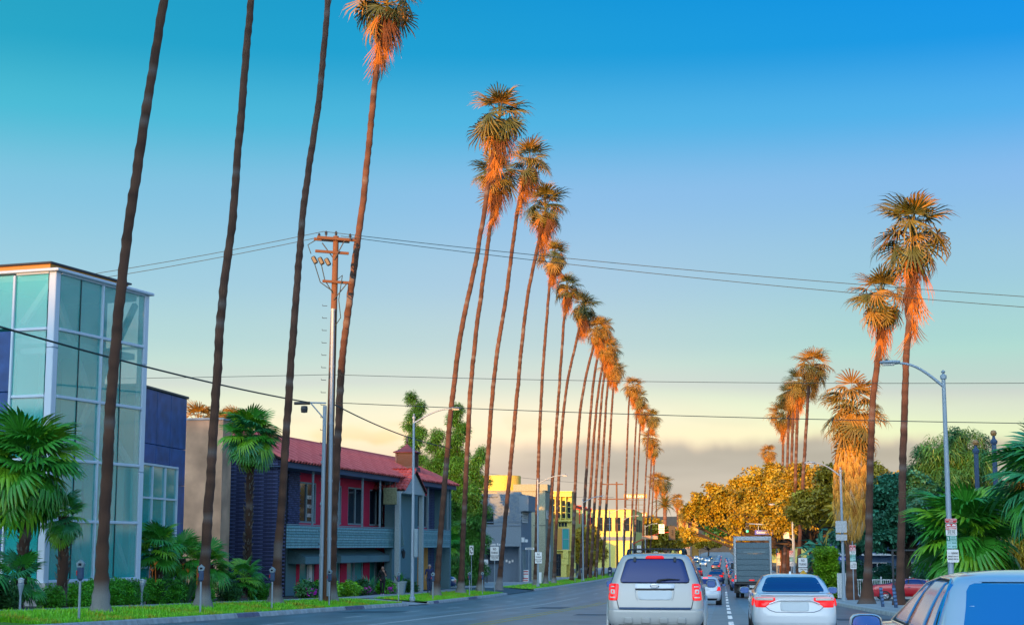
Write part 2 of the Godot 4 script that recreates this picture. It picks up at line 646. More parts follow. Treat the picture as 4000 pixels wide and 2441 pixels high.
	leaf_mat("fan_green", 0.05, 0.30, 0.025, 0.35, 0.4)
	leaf_mat("fan_bright", 0.17, 0.44, 0.018, 0.4, 0.4)
	leaf_mat("fan_blue", 0.05, 0.29, 0.11, 0.35, 0.4)
	leaf_mat("fan_straw", 0.52, 0.38, 0.20, 0.2, 0.9)
	leaf_mat("leaf_hedge", 0.07, 0.33, 0.012, 0.3)
	leaf_mat("leaf_dark", 0.035, 0.14, 0.03, 0.3)
	leaf_mat("leaf_bamboo", 0.05, 0.19, 0.022, 0.35)
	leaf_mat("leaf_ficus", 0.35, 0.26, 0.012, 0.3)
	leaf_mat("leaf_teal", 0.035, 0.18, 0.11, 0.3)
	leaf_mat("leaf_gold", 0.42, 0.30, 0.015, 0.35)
	leaf_mat("leaf_ivy", 0.18, 0.38, 0.012, 0.3)
	leaf_mat("leaf_plum", 0.07, 0.03, 0.06, 0.3)
	leaf_mat("petal_magenta", 0.70, 0.02, 0.65, 0.3)
	leaf_mat("petal_orange", 0.90, 0.20, 0.01, 0.3)
	mat("bark", 0.12, 0.09, 0.07, 0.95, "grit", 1.0, 2.0)
	# vehicles
	paint("paint_champagne", 0.43, 0.44, 0.42)
	paint("paint_white", 0.74, 0.77, 0.78)
	paint("paint_silver", 0.52, 0.58, 0.64, 0.1)
	paint("paint_blue", 0.02, 0.05, 0.16)
	paint("paint_red", 0.50, 0.008, 0.02)
	paint("paint_maroon", 0.10, 0.006, 0.02)
	paint("paint_black", 0.012, 0.013, 0.018)
	paint("paint_grey", 0.10, 0.11, 0.13, 0.2)
	mat("lens_red", 0.55, 0.004, 0.008, 0.12)
	M.lens_red.emission_enabled = true
	M.lens_red.emission = Color(0.8, 0.01, 0.01).linear_to_srgb()
	M.lens_red.emission_energy_multiplier = 0.5
	mat("lens_clear", 0.78, 0.76, 0.66, 0.12)
	glow("brake_glow", 1.0, 0.03, 0.015, 1.3)
	glow("green_signal", 0.01, 0.75, 0.30, 1.2)
	glow("walk_glow", 0.9, 0.95, 0.9, 0.8)
	glow("headlamp_glow", 1.0, 0.80, 0.40, 1.6)
	mat("truck_door", 0.12, 0.20, 0.24, 0.5, "fine", 0.6, 0.0, 0.2)
	mat("truck_frame", 0.52, 0.56, 0.58, 0.45, "fine", 0.6, 0.0, 0.3)
	mat("plate", 0.60, 0.66, 0.68, 0.5)

# strip between lateral positions x0 and x1 following the land
func strip(x0: float, x1: float, d0: float, d1: float, lift0: float, lift1: float, m: Material, called: String, step := 4.0, under := 0.0) -> MeshInstance3D:
	var mb := MB.new()
	var d := d0
	while d < d1 - 0.01:
		var e := minf(d + (step if d < 320.0 else 20.0), d1)
		mb.quad(on(x0, d, lift0), on(x1, d, lift1), on(x1, e, lift1), on(x0, e, lift0))
		if under > 0.0:
			mb.quad(on(x1, d, lift1), on(x1, d, lift1 - under), on(x1, e, lift1 - under), on(x1, e, lift1))
			mb.quad(on(x0, d, lift0 - under), on(x0, d, lift0), on(x0, e, lift0), on(x0, e, lift0 - under))
		d = e
	return struct(called, mb, m)

func build_ground() -> void:
	# ground sheet out to the hills, just under everything
	var mb := MB.new()
	var dd := [-90.0, -40.0, 0.0, 20.0, 40.0, 60.0, 80.0, 100.0, 130.0, 160.0, 216.0, 300.0, 418.0, 800.0, 1600.0, 4000.0]
	for i in dd.size() - 1:
		for xs in [[-2500.0, -300.0], [-300.0, -40.0], [-40.0, 40.0], [40.0, 300.0], [300.0, 2500.0]]:
			mb.quad(on(xs[0], dd[i], -0.06), on(xs[1], dd[i], -0.06), on(xs[1], dd[i + 1], -0.06), on(xs[0], dd[i + 1], -0.06))
	struct("ground", mb, M.dry_ground)
	var road := strip(-15.5, 6.0, -60.0, 1500.0, 0.0, 0.0, M.asphalt, "road")
	# kerbs on the left: broken by two driveways
	var left_runs := [[-40.0, 79.0], [84.5, 116.0], [133.0, 700.0]]
	for r in left_runs:
		var k := MB.new()
		var d: float = r[0]
		var n := 0
		while d < r[1] - 0.01:
			var L: float = minf(2.4 if d < 220.0 else 24.0, r[1] - d)
			var e: float = d + L
			# chamfered kerb stone with joints
			var a := 0.012 if d < 220.0 else 0.0
			var pr := [Vector2(-15.78, -0.2), Vector2(-15.45, -0.2), Vector2(-15.46, 0.02), Vector2(-15.50, 0.13), Vector2(-15.53, 0.15), Vector2(-15.78, 0.15)]
			for q in pr.size() - 1:
				var p0: Vector2 = pr[q]
				var p1: Vector2 = pr[q + 1]
				k.quad(on(p0.x, d + a, p0.y), on(p0.x, e - a, p0.y), on(p1.x, e - a, p1.y), on(p1.x, d + a, p1.y))
			if a > 0.0:
				for q in range(1, pr.size() - 2):
					k.tri(on(-15.78, d + a, -0.2), on(pr[q].x, d + a, pr[q].y), on(pr[q + 1].x, d + a, pr[q + 1].y))
			d = e
			n += 1
		struct("kerb", k, M.kerb_stone)
	# stretches of kerb that were once painted, now worn to a dull violet
	for r in [[50.5, 53.0], [65.5, 69.0], [86.0, 87.6], [98.0, 101.5]]:
		var k := MB.new()
		k.quad(on(-15.446, r[0], 0.02), on(-15.446, r[1], 0.02), on(-15.496, r[1], 0.135), on(-15.496, r[0], 0.135))
		k.quad(on(-15.496, r[0], 0.135), on(-15.496, r[1], 0.135), on(-15.53, r[1], 0.154), on(-15.53, r[0], 0.154))
		struct("kerb_paint", k, M.kerb_dark)
	# verge, pavement and garden beds on the left
	for r in left_runs:
		strip(-18.6, -15.72, r[0], r[1], 0.31, 0.14, M.turf, "verge", 2.0)
	strip(-20.4, -18.6, -40.0, 119.0, 0.35, 0.33, M.concrete, "pavement", 1.5)
	strip(-20.4, -18.6, 131.0, 700.0, 0.30, 0.28, M.concrete, "pavement")
	strip(-60.0, -20.4, -40.0, 119.0, 0.62, 0.34, M.soil, "garden_bed")
	strip(-60.0, -20.4, 131.0, 400.0, 0.3, 0.29, M.concrete, "forecourt")
	# driveway aprons
	for r in [[79.0, 84.5], [116.0, 133.0]]:
		var k := MB.new()
		k.quad(on(-18.6, r[0], 0.3), on(-15.45, r[0], 0.03), on(-15.45, r[1], 0.03), on(-18.6, r[1], 0.3))
		struct("driveway", k, M.concrete if r[0] < 100.0 else M.asphalt_patch)
	strip(-60.0, -18.6, 119.0, 131.0, 0.28, 0.28, M.asphalt_patch, "side_street")
	# grass on the verge
	var blade := MB.new()
	for i in 5:
		var f := i * 1.3
		var o := Vector3(cos(f), 0, sin(f)) * 0.025
		var w := Vector3(-sin(f), 0, cos(f)) * 0.012
		var tip := o * 2.2 + Vector3(0, 0.085 + 0.02 * (i % 3), 0)
		blade.tri(o - w, o + w, tip)
	var f_dry := FastNoiseLite.new()
	f_dry.frequency = 0.35
	var xf := []
	var tint := []
	for i in 16000:
		var d := 36.0 + 84.0 * pow(rng.randf(), 1.5)
		if i > 13000: d = rr(133.0, 240.0)
		if (d > 78.7 and d < 84.8) or (d > 115.7 and d < 133.3): continue
		var x := rr(-18.55, -15.75)
		var t: float = (-15.72 - x) / 2.88
		var s := rr(0.6, 1.25) * (1.0 + (0.5 if d < 75.0 and absf(x + 17.3) < 0.8 else 0.0))
		xf.append(Transform3D(Basis(Vector3.UP, rr(0, TAU)).scaled(Vector3(s * 1.4, s, s * 1.4)), on(x, d, 0.13 + 0.17 * t)))
		var y := rr(0.7, 1.2)
		var dry := clampf(f_dry.get_noise_2d(x * 0.6, d) * 3.0 - 0.4 + rr(-0.3, 0.3), 0.0, 1.0)
		tint.append(Color(y * (1.0 + dry * 1.2), y * (1.0 - 0.3 * dry), y))
	tag(scatter(self, "grass", blade.mesh(), M.grass_blade, xf, tint), "short bright green grass on the verge along the left kerb", "grass")
	# right side: kerb, pavement, garden strip
	for r in [[-40.0, 97.0], [108.0, 700.0]]:
		var k := MB.new()
		var d: float = r[0]
		while d < r[1] - 0.01:
			var e: float = minf(d + (2.4 if d < 220.0 else 24.0), r[1])
			for q in [[Vector2(5.95, 0.0), Vector2(5.98, 0.13)], [Vector2(5.98, 0.13), Vector2(6.03, 0.15)], [Vector2(6.03, 0.15), Vector2(6.25, 0.15)]]:
				k.quad(on(q[0].x, d + 0.01, q[0].y), on(q[1].x, d + 0.01, q[1].y), on(q[1].x, e - 0.01, q[1].y), on(q[0].x, e - 0.01, q[0].y))
			d = e
		struct("kerb", k, M.kerb_stone)
	strip(6.2, 9.4, -40.0, 97.0, 0.146, 0.18, M.concrete, "pavement", 1.5)
	strip(6.2, 9.4, 108.0, 700.0, 0.146, 0.18, M.concrete, "pavement")
	strip(9.4, 60.0, -40.0, 98.0, 0.16, 0.3, M.soil, "garden_bed")
	strip(6.0, 60.0, 97.0, 108.0, 0.01, 0.01, M.asphalt_patch, "side_street")
	strip(9.4, 60.0, 108.0, 400.0, 0.16, 0.3, M.soil, "garden_bed")
	# polished wheel tracks, sealed joints and patches in the asphalt
	for x in [-14.3, -10.9, -8.1, -2.3, -0.75, 1.15, 2.7]:
		strip(x - 0.32, x + 0.32, 0.0, 420.0, 0.002, 0.002, M.asphalt_track, "wheel_track", 6.0)
	for q in [[-13.6, -9.9, 57.0], [-9.3, -6.9, 66.5], [-15.0, -12.6, 78.0], [-6.5, -3.3, 49.0], [-12.2, -7.0, 96.0], [-3.0, 3.5, 61.0], [0.4, 5.8, 46.0], [-6.4, 0.1, 82.0]]:
		var sl := MB.new()
		var n := 14
		for k in n:
			var x0 := lerpf(q[0], q[1], float(k) / n)
			var x1 := lerpf(q[0], q[1], float(k + 1) / n)
			var z0: float = q[2] + 0.5 * sin(k * 1.3 + q[2])
			var z1: float = q[2] + 0.5 * sin((k + 1) * 1.3 + q[2])
			sl.quad(on(x0, z0, 0.006), on(x1, z1, 0.006), on(x1, z1 + 0.16, 0.006), on(x0, z0 + 0.16, 0.006))
		struct("road_seal", sl, M.asphalt_seal)
	for q in [[-14.6, -12.5, 60.0, 64.5], [-8.6, -7.2, 72.0, 77.0], [-5.4, -3.9, 58.0, 60.5], [3.6, 5.6, 52.0, 55.0]]:
		strip(q[0], q[1], q[2], q[3], 0.003, 0.003, M.asphalt_patch, "road_patch", 1.0)
	# painted lines
	for y in [-6.55, -6.92]:
		strip(y - 0.085, y + 0.085, 0.0, 92.0, 0.004, 0.004, M.yellow_line, "lane_line", 3.0)
		strip(y - 0.085, y + 0.085, 110.0, 700.0, 0.004, 0.004, M.yellow_line, "lane_line", 6.0)
	strip(-3.28, -3.10, 20.0, 40.0, 0.004, 0.004, M.white_line, "lane_line")
	strip(-9.67, -9.45, 0.0, 108.0, 0.004, 0.004, M.white_line, "lane_line")
	for d in range(2, 660, 10):
		if d > 108 and d < 118: continue
		strip(-12.42, -12.22, d, d + 3.6, 0.004, 0.004, M.white_line, "lane_dash")
	for d in range(120, 700, 10):
		strip(-9.67, -9.45, d, d + 3.6, 0.004, 0.004, M.white_line, "lane_dash")
		strip(-3.28, -3.10, d, d + 3.6, 0.004, 0.004, M.white_line, "lane_dash")
	# the line between the two near lanes is broken and set with raised markers
	for d in range(26, 700, 9):
		strip(0.14, 0.25, d, d + (5.5 if d > 50 else 4.0), 0.004, 0.004, M.white_line, "lane_dash")
		if d < 130:
			for k in 4:
				var mk := MB.new()
				mk.cbox(on(0.195, d + 0.5 + k * 1.3, 0.018), Vector3(0.16, 0.03, 0.16), 0.012)
				single("road_marker", mk, M.white_sheet, "small white raised marker on the broken line between the two near lanes", "road marker", "raised markers along the near lane line")
	for d in range(60, 96, 12):
		strip(3.75, 3.85, d, d + 1.2, 0.004, 0.004, M.white_line, "parking_mark")
	# hills far beyond the town
	var hill := MB.new()
	var f := FastNoiseLite.new()
	f.seed = 5
	f.frequency = 0.002
	var rows := []
	for i in 9:
		var row := []
		for j in 60:
			var x := lerpf(-1600.0, 1600.0, j / 59.0)
			var t := i / 8.0
			var h := sin(t * PI * 0.55) * (46.0 + 40.0 * f.get_noise_2d(x, 10.0) + 14.0 * f.get_noise_2d(x * 4.0, t * 300.0)) * (1.0 if x < 60.0 else 0.75)
			row.append(Vector3(x, -4.5 + h, -1500.0 - t * 700.0))
		rows.append(row)
	hill.grid(rows)
	# added unseen rise behind the camera, shaped to shade the near street
	var back := MB.new()
	var brow := []
	for i in 5:
		var row := []
		for j in 80:
			var x := lerpf(-900.0, 700.0, j / 79.0)
			var top := lerpf(79.0, 71.0, smoothstep(-230.0, -165.0, x)) + 1.2 * f.get_noise_2d(x * 8.0, 3.0)
			var u := i / 4.0
			row.append(Vector3(x, lerpf(0.8, top, sin(u * PI / 2)), 250.0 + 350.0 * u))
		brow.append(row)
	back.grid(brow, false, true)
	struct("hills", back, mat("added_hill_grass", 0.16, 0.17, 0.08, 0.95, "cells", 0.02))
	struct("hills", hill, mat("hill_scrub", 0.17, 0.14, 0.07, 0.95, "cells", 0.02))

# ------------------------------------------------------------------ buildings
# a wall between u0..u1, v0..v1 and w0..w1 (along, up, outward) with holes [u0, u1, v0, v1]
func wall_holes(mb: MB, u0: float, u1: float, v0: float, v1: float, w0: float, w1: float, holes: Array) -> void:
	var cuts := [u0, u1]
	for h in holes:
		for q in [h[0], h[1]]:
			if q > u0 and q < u1 and not cuts.has(q): cuts.append(q)
	cuts.sort()
	for i in cuts.size() - 1:
		var a: float = cuts[i]
		var b: float = cuts[i + 1]
		var mid := (a + b) * 0.5
		var y := v0
		var hs := []
		for h in holes:
			if h[0] < mid and h[1] > mid: hs.append(h)
		hs.sort_custom(func(p, q): return p[2] < q[2])
		for h in hs:
			if h[2] > y + 0.001: mb.box(Vector3(mid, (y + h[2]) * 0.5, (w0 + w1) * 0.5), Vector3(b - a, h[2] - y, w1 - w0))
			y = h[3]
		if v1 > y + 0.001: mb.box(Vector3(mid, (y + v1) * 0.5, (w0 + w1) * 0.5), Vector3(b - a, v1 - y, w1 - w0))

# frame with glazing bars, each pane a piece of its own, in the plane w facing +z
func window(parent: Node, u0: float, u1: float, v0: float, v1: float, w: float, fm: Material, pm: Material, cols := 2, rows := 1, bar := 0.06, xf := Transform3D.IDENTITY, called := "window") -> MeshInstance3D:
	var mb := MB.new()
	var cx := (u0 + u1) * 0.5
	var cy := (v0 + v1) * 0.5
	mb.cbox(Vector3(cx, v0 + bar * 0.6, w), Vector3(u1 - u0, bar * 1.2, 0.12), 0.01)
	mb.cbox(Vector3(cx, v1 - bar * 0.5, w), Vector3(u1 - u0, bar, 0.1), 0.01)
	for s in [u0 + bar * 0.5, u1 - bar * 0.5]:
		mb.cbox(Vector3(s, cy, w), Vector3(bar, v1 - v0 - 2.3 * bar, 0.1), 0.01)
	for i in range(1, cols):
		mb.cbox(Vector3(lerpf(u0, u1, float(i) / cols), cy, w + 0.005), Vector3(bar * 0.8, v1 - v0 - 2.3 * bar, 0.09), 0.01)
	for j in range(1, rows):
		mb.box(Vector3(cx, lerpf(v0, v1, float(j) / rows), w + 0.002), Vector3(u1 - u0 - 2.1 * bar, bar * 0.8, 0.07))
	var o := part(parent, called, mb, fm, xf)
	for i in cols:
		for j in rows:
			var p := MB.new()
			var a := lerpf(u0, u1, float(i) / cols) + bar * 0.4
			var b := lerpf(u0, u1, float(i + 1) / cols) - bar * 0.4
			var c := lerpf(v0, v1, float(j) / rows) + bar * 0.4
			var d := lerpf(v0, v1, float(j + 1) / rows) - bar * 0.4
			var t := rr(-0.006, 0.006)
			p.box(Vector3((a + b) / 2, (c + d) / 2, w - 0.03), Vector3(b - a, d - c, 0.012), Basis(Vector3.UP, t) * Basis(Vector3.RIGHT, rr(-0.004, 0.004)))
			part(o, "pane", p, pm)
	return o

func build_glass_office() -> void:
	var turn := PI / 2 - deg_to_rad(12.0)
	var t := thing("glass_office", "modern glass corner building with pale frame, teal panes and white diagonal braces", "building", P(-21.8, 0, 50.67), turn)
	var U0 := -0.48
	var U1 := 5.27
	var W0 := -7.5
	# frame: corner columns, mullions, transoms
	for c in [[U0 + 0.16, -0.16], [U1 - 0.14, -0.16], [U0 + 0.16, W0 + 0.2], [U1 - 0.14, W0 + 0.2]]:
		for seg in [[-0.4, 4.1], [4.115, 8.0], [8.015, 10.56]]:
			var mb := MB.new()
			mb.cbox(Vector3(c[0], (seg[0] + seg[1]) / 2, c[1]), Vector3(0.28, seg[1] - seg[0], 0.28), 0.02)
			part(t, "corner_column", mb, M.frame_pale)
	for u in [2.31]:
		var mb := MB.new()
		mb.cbox(Vector3(u, 5.4, -0.05), Vector3(0.09, 10.2, 0.14), 0.015)
		part(t, "mullion", mb, M.frame_pale)
	for u in [1.03, 3.58]:
		var mb := MB.new()
		mb.box(Vector3(u, 5.4, -0.06), Vector3(0.03, 10.2, 0.05))
		part(t, "mullion", mb, M.dark_metal)
	var vs := [0.34, 2.3, 4.33, 6.4, 8.65, 10.55]
	for v in vs:
		var mb := MB.new()
		mb.cbox(Vector3((U0 + U1) / 2, v, -0.05), Vector3(U1 - U0 - 0.62, 0.10, 0.12), 0.015)
		part(t, "transom", mb, M.frame_pale)
		var ml := MB.new()
		ml.cbox(Vector3(U0 + 0.05, v, -0.95), Vector3(0.12, 0.10, 1.3), 0.015)
		part(t, "transom", ml, M.frame_pale)
	var us := [-0.15, 1.03, 2.31, 3.58, 4.97]
	for i in 4:
		for j in 5:
			var p := MB.new()
			p.box(Vector3((us[i] + us[i + 1]) / 2, (vs[j] + vs[j + 1]) / 2, -0.07), Vector3(us[i + 1] - us[i] - 0.04, vs[j + 1] - vs[j] - 0.08, 0.02), Basis(Vector3.UP, rr(-0.012, 0.012)) * Basis(Vector3.RIGHT, rr(-0.006, 0.006)))
			part(t, "pane", p, M.pane)
	# left face: two narrow glass bays above, one below
	for j in 5:
		var p := MB.new()
		p.box(Vector3(U0 + 0.06, (vs[j] + vs[j + 1]) / 2, -0.98), Vector3(0.02, vs[j + 1] - vs[j] - 0.08, 1.26), Basis(Vector3.UP, rr(-0.01, 0.01)))
		part(t, "pane", p, M.pane)
	for k in 4:
		var p := MB.new()
		p.box(Vector3(U0 + 0.06, 9.62, -2.35 - k * 1.35), Vector3(0.02, 1.8, 1.26))
		part(t, "pane", p, M.pane)
		var mv := MB.new()
		mv.cbox(Vector3(U0 + 0.05, 9.6 if k > 0 else 5.4, -1.66 - k * 1.35), Vector3(0.14, 1.9 if k > 0 else 10.2, 0.09), 0.015)
		part(t, "mullion", mv, M.frame_pale)
	# blue panels on the left face under the upper glazing
	for k in 4:
		for j in 4:
			var p := MB.new()
			p.cbox(Vector3(U0 + 0.12, 7.6 - j * 2.05, -2.42 - k * 1.42), Vector3(0.2, 2.03, 1.40), 0.015)
			part(t, "wall_panel", p, M.panel_blue)
	# inside: back wall, floors, beams, braces
	var inner := MB.new()
	inner.box(Vector3(2.4, 5.4, -3.4), Vector3(5.3, 10.3, 0.15))
	part(t, "back_wall", inner, M.room_wall)
	var sc := MB.new()
	for i in 4:
		sc.box(Vector3((us[i] + us[i + 1]) / 2, 2.3, -0.55), Vector3(1.1, 3.9, 0.03))
		sc.box(Vector3((us[i] + us[i + 1]) / 2, 6.45, -2.6), Vector3(1.1, 4.1, 0.03))
	part(t, "blind", sc, M.blind)
	for v in [0.15, 4.33, 8.3, 10.45]:
		var f := MB.new()
		f.box(Vector3(2.4, v, -1.9), Vector3(5.2, 0.22, 3.0))
		part(t, "floor_slab", f, M.brace)
	for b in [[-0.1, 10.2, 2.3, 6.5], [2.35, 6.5, 4.9, 10.2], [2.3, 6.4, -0.1, 2.4], [2.35, 6.4, 4.9, 4.4], [0.1, 4.3, 2.3, 0.5], [4.9, 0.5, 2.6, 4.2]]:
		var mb := MB.new()
		var a := Vector3(b[0], b[1], -0.38)
		var e := Vector3(b[2], b[3], -0.38)
		mb.box((a + e) / 2, Vector3(a.distance_to(e), 0.2, 0.16), Basis(Vector3(0, 0, 1), atan2(e.y - a.y, e.x - a.x)))
		part(t, "brace", mb, M.brace)
	for b in [[-1.5, 8.9, -0.4, 10.3], [-0.5, 6.5, -1.5, 4.6], [-1.5, 7.95, -0.4, 7.95]]:
		var mb := MB.new()
		var a := Vector3(U0 + 0.35, b[1], b[0])
		var e := Vector3(U0 + 0.35, b[3], b[2])
		mb.box((a + e) / 2, Vector3(0.16, 0.2, a.distance_to(e)), Basis(Vector3.RIGHT, -atan2(e.y - a.y, e.z - a.z)))
		part(t, "brace", mb, M.brace)
	# roof edge, upper roof with a copper band
	var roof := MB.new()
	roof.cbox(Vector3(2.4, 10.62, -3.7), Vector3(5.95, 0.10, 7.65), 0.02)
	var rf := part(t, "roof", roof, M.frame_pale)
	var band := MB.new()
	band.box(Vector3(2.0, 10.76, -3.85), Vector3(4.7, 0.20, 7.0))
	part(rf, "roof_band", band, M.copper_band)
	var cap := MB.new()
	cap.cbox(Vector3(2.0, 10.89, -3.85), Vector3(4.9, 0.07, 7.2), 0.02)
	part(rf, "roof_cap", cap, M.dark_metal)
	var base := MB.new()
	base.box(Vector3(2.4, -0.35, -3.7), Vector3(6.0, 1.3, 7.7))
	part(t, "plinth", base, M.concrete)
	# rear and far side walls close the building
	var rear := MB.new()
	rear.box(Vector3(2.4, 5.4, W0 + 0.1), Vector3(5.2, 10.4, 0.2))
	rear.box(Vector3(U1 - 0.12, 5.4, -4.6), Vector3(0.2, 10.4, 5.6))
	part(t, "wall", rear, M.panel_blue)
	for w in [[U1, 2.3], [U1, 6.4], [U1, 8.65]]:
		var mb := MB.new()
		mb.box(Vector3(U1 - 0.1, w[1], -0.95), Vector3(0.1, 0.1, 1.3))
		part(t, "transom", mb, M.frame_pale)
	# blue panelled wing behind
	var g := thing("blue_panel_wing", "low wing clad in dark blue panels with a curtained teal window beside the glass tower", "building", P(-22.5, 0, 60.0), PI / 2)
	var body := MB.new()
	body.box(Vector3(2.75, 3.3, -4.3), Vector3(5.55, 8.6, 7.4))
	part(g, "wall", body, M.black)
	var cols := [-0.05, 1.95, 3.58, 5.55]
	for i in 3:
		for seg in [[5.51, 7.66], [4.0, 5.49], [1.5, 3.98], [-1.0, 1.48]]:
			if i < 2 and seg[0] < 3.9:
				continue
			var p := MB.new()
			var v0: float = seg[0] if i == 2 or seg[0] > 5.0 else 4.75
			p.cbox(Vector3((cols[i] + cols[i + 1]) / 2, (v0 + seg[1]) / 2, -0.12), Vector3(cols[i + 1] - cols[i] - 0.03, seg[1] - v0, 0.2), 0.012)
			part(g, "wall_panel", p, M.panel_blue)
	window(g, -0.1, 4.36, -0.7, 4.72, 0.06, M.frame_pale, M.pane, 3, 4, 0.09)
	var cur := MB.new()
	for i in 60:
		cur.box(Vector3(0.05 + i * 0.071, 2.0, -0.28 - 0.03 * (i % 2)), Vector3(0.072, 5.2, 0.03), Basis(Vector3.UP, 0.4 if i % 2 else -0.4))
	part(g, "curtain", cur, M.blind, Transform3D.IDENTITY, "stuff")
	var coping := MB.new()
	coping.cbox(Vector3(2.75, 7.72, -4.0), Vector3(5.75, 0.1, 8.1), 0.02)
	part(g, "roof", coping, M.dark_metal)

func build_tan_block() -> void:
	var t := thing("tan_building", "plain tan stucco building squeezed between blue panel wing and dark brick building", "building", P(-25.2, 0, 79.0))
	var b := MB.new()
	b.box(Vector3(-6.0, 3.1, -0.75), Vector3(12.0, 9.5, 1.5))
	part(t, "wall", b, M.tan_stucco)
	var c := MB.new()
	c.cbox(Vector3(-6.0, 7.9, -0.75), Vector3(12.1, 0.12, 1.6), 0.02)
	part(t, "roof", c, M.concrete)

func build_motel() -> void:
	var a := deg_to_rad(4.9)
	var t := thing("motel_building", "two storey crimson and slate building with red tile roof, board balcony and brick end", "building", P(-23.3, 0, 82.33), PI / 2 - a)
	var B := -2.6
	# core behind the recess
	var holes := []
	var ups := [[7.0, 10.13], [11.43, 14.85], [16.13, 19.29], [20.65, 23.75], [32.1, 34.87]]
	for h in ups: holes.append([h[0], h[1], 2.78, 5.14])
	var wl := MB.new()
	wall_holes(wl, 6.95, 24.3, 2.3, 6.0, -1.6, -1.3, holes)
	wall_holes(wl, 30.2, 35.0, 2.3, 6.0, -1.6, -1.3, holes)
	part(t, "wall", wl, M.crimson)
	var lowholes := [[7.5, 10.15, B, 0.95], [11.6, 14.9, B, 0.95], [16.1, 19.55, B, 0.95], [20.82, 23.85, B, 0.95]]
	var wlow := MB.new()
	wall_holes(wlow, 6.95, 24.3, B, 1.5, -1.6, -1.3, lowholes)
	wall_holes(wlow, 30.2, 31.2, B, 1.5, -1.6, -1.3, [])
	part(t, "wall", wlow, M.crimson)
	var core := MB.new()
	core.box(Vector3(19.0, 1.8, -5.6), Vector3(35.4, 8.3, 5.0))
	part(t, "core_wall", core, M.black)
	var slate := MB.new()
	slate.box(Vector3(4.1, 0.2, -1.45), Vector3(5.6, 5.4, 0.3))
	slate.box(Vector3(24.0 + 0.9, 1.6, -0.35), Vector3(6.2, 8.4, 0.5))
	slate.box(Vector3(36.0, 1.6, -1.45), Vector3(2.0, 8.4, 0.3))
	slate.box(Vector3(33.1, 2.0, -1.45), Vector3(3.8, 1.0, 0.28))
	slate.box(Vector3(37.1, 1.6, -4.0), Vector3(0.3, 8.4, 7.8))
	part(t, "slate_wall", slate, M.slate_wall)
	for h in ups:
		window(t, h[0], h[1], 2.78, 5.14, -1.36, M.slate_trim, M.window_dark, 2, 1, 0.09)
	# print on the first window: three white lines
	for k in 3:
		lettering(t, ["MUSIC STUDIOS", "MUSIC LABELS", "CLASSES DAILY"][k], Vector3(9.28, 4.28 - k * 0.52, -1.365), 0.20, M.white_sheet, 1.25)
	# ground floor doors and shop windows
	for h in lowholes:
		var w := window(t, h[0], h[0] + 1.5, -1.9, 0.9, -1.4, M.slate_trim, M.glass_teal, 1, 1, 0.12, Transform3D.IDENTITY, "shop_window")
		var d := window(t, h[0] + 1.6, h[1], -1.9, 0.9, -1.4, M.slate_trim, M.glass_teal, 1, 1, 0.16, Transform3D.IDENTITY, "door")
		var hd := MB.new()
		hd.cbox(Vector3(h[0] + 1.85, -0.5, -1.3), Vector3(0.04, 0.3, 0.06), 0.01)
		part(d, "handle", hd, M.chrome)
	var poster := MB.new()
	poster.box(Vector3(9.35, -0.35, -1.36), Vector3(0.9, 1.5, 0.02))
	part(t, "poster", poster, M.white_sheet)
	# awnings
	for w in [[3.3, 8.3, 1.5], [9.6, 15.2, 1.5], [14.9, 19.6, 1.5]]:
		var u0: float = w[0] + 2.2
		var u1: float = w[1] + 2.2
		var mb := MB.new()
		var out := -0.25
		for s in 1:
			mb.quad(Vector3(u0, 1.32, -1.28), Vector3(u0, 0.86, out), Vector3(u1, 0.86, out), Vector3(u1, 1.32, -1.28))
			mb.quad(Vector3(u0, 0.86, out), Vector3(u0, 0.48, out), Vector3(u1, 0.48, out), Vector3(u1, 0.86, out))
			mb.quad(Vector3(u1, 1.29, -1.28), Vector3(u1, 0.83, out - 0.02), Vector3(u0, 0.83, out - 0.02), Vector3(u0, 1.29, -1.28))
			mb.quad(Vector3(u1, 0.86, out - 0.02), Vector3(u1, 0.48, out - 0.02), Vector3(u0, 0.48, out - 0.02), Vector3(u0, 0.86, out - 0.02))
			for u in [u0, u1]:
				mb.tri(Vector3(u, 1.32, -1.28), Vector3(u, 0.5, -1.28), Vector3(u, 0.86, out))
				mb.tri(Vector3(u, 0.86, out), Vector3(u, 0.5, -1.28), Vector3(u, 0.48, out))
		var aw := part(t, "awning", mb, M.slate_wall)
		var fr := MB.new()
		fr.tube([Vector3(u0, 0.47, out), Vector3(u1, 0.47, out)], [0.02, 0.02], 6)
		part(aw, "awning_rail", fr, M.dark_metal)
	# balcony boards and joist
	for r in [[1.2, 21.7], [27.4, 36.4]]:
		for k in 8:
			var mb := MB.new()
			mb.cbox(Vector3((r[0] + r[1]) / 2, 1.44 + k * 0.152, 0.02), Vector3(r[1] - r[0], 0.15, 0.035), 0.006, Basis(Vector3.RIGHT, -0.34))
			part(t, "balcony_board", mb, M.slate_board if k % 3 else M.slate_board_light)
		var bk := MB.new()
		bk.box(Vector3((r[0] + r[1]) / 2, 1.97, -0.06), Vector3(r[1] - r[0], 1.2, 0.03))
		part(t, "balcony_gap_shade", bk, M.black)  # black sheet added so gaps between boards read as shade
		var dk := MB.new()
		dk.box(Vector3((r[0] + r[1]) / 2, 1.50, -0.68), Vector3(r[1] - r[0], 0.2, 1.22))
		part(t, "balcony_floor", dk, M.slate_trim)
		var cap := MB.new()
		cap.cbox(Vector3((r[0] + r[1]) / 2, 2.63, -0.03), Vector3(r[1] - r[0], 0.05, 0.14), 0.01)
		part(t, "balcony_rail", cap, M.slate_trim)
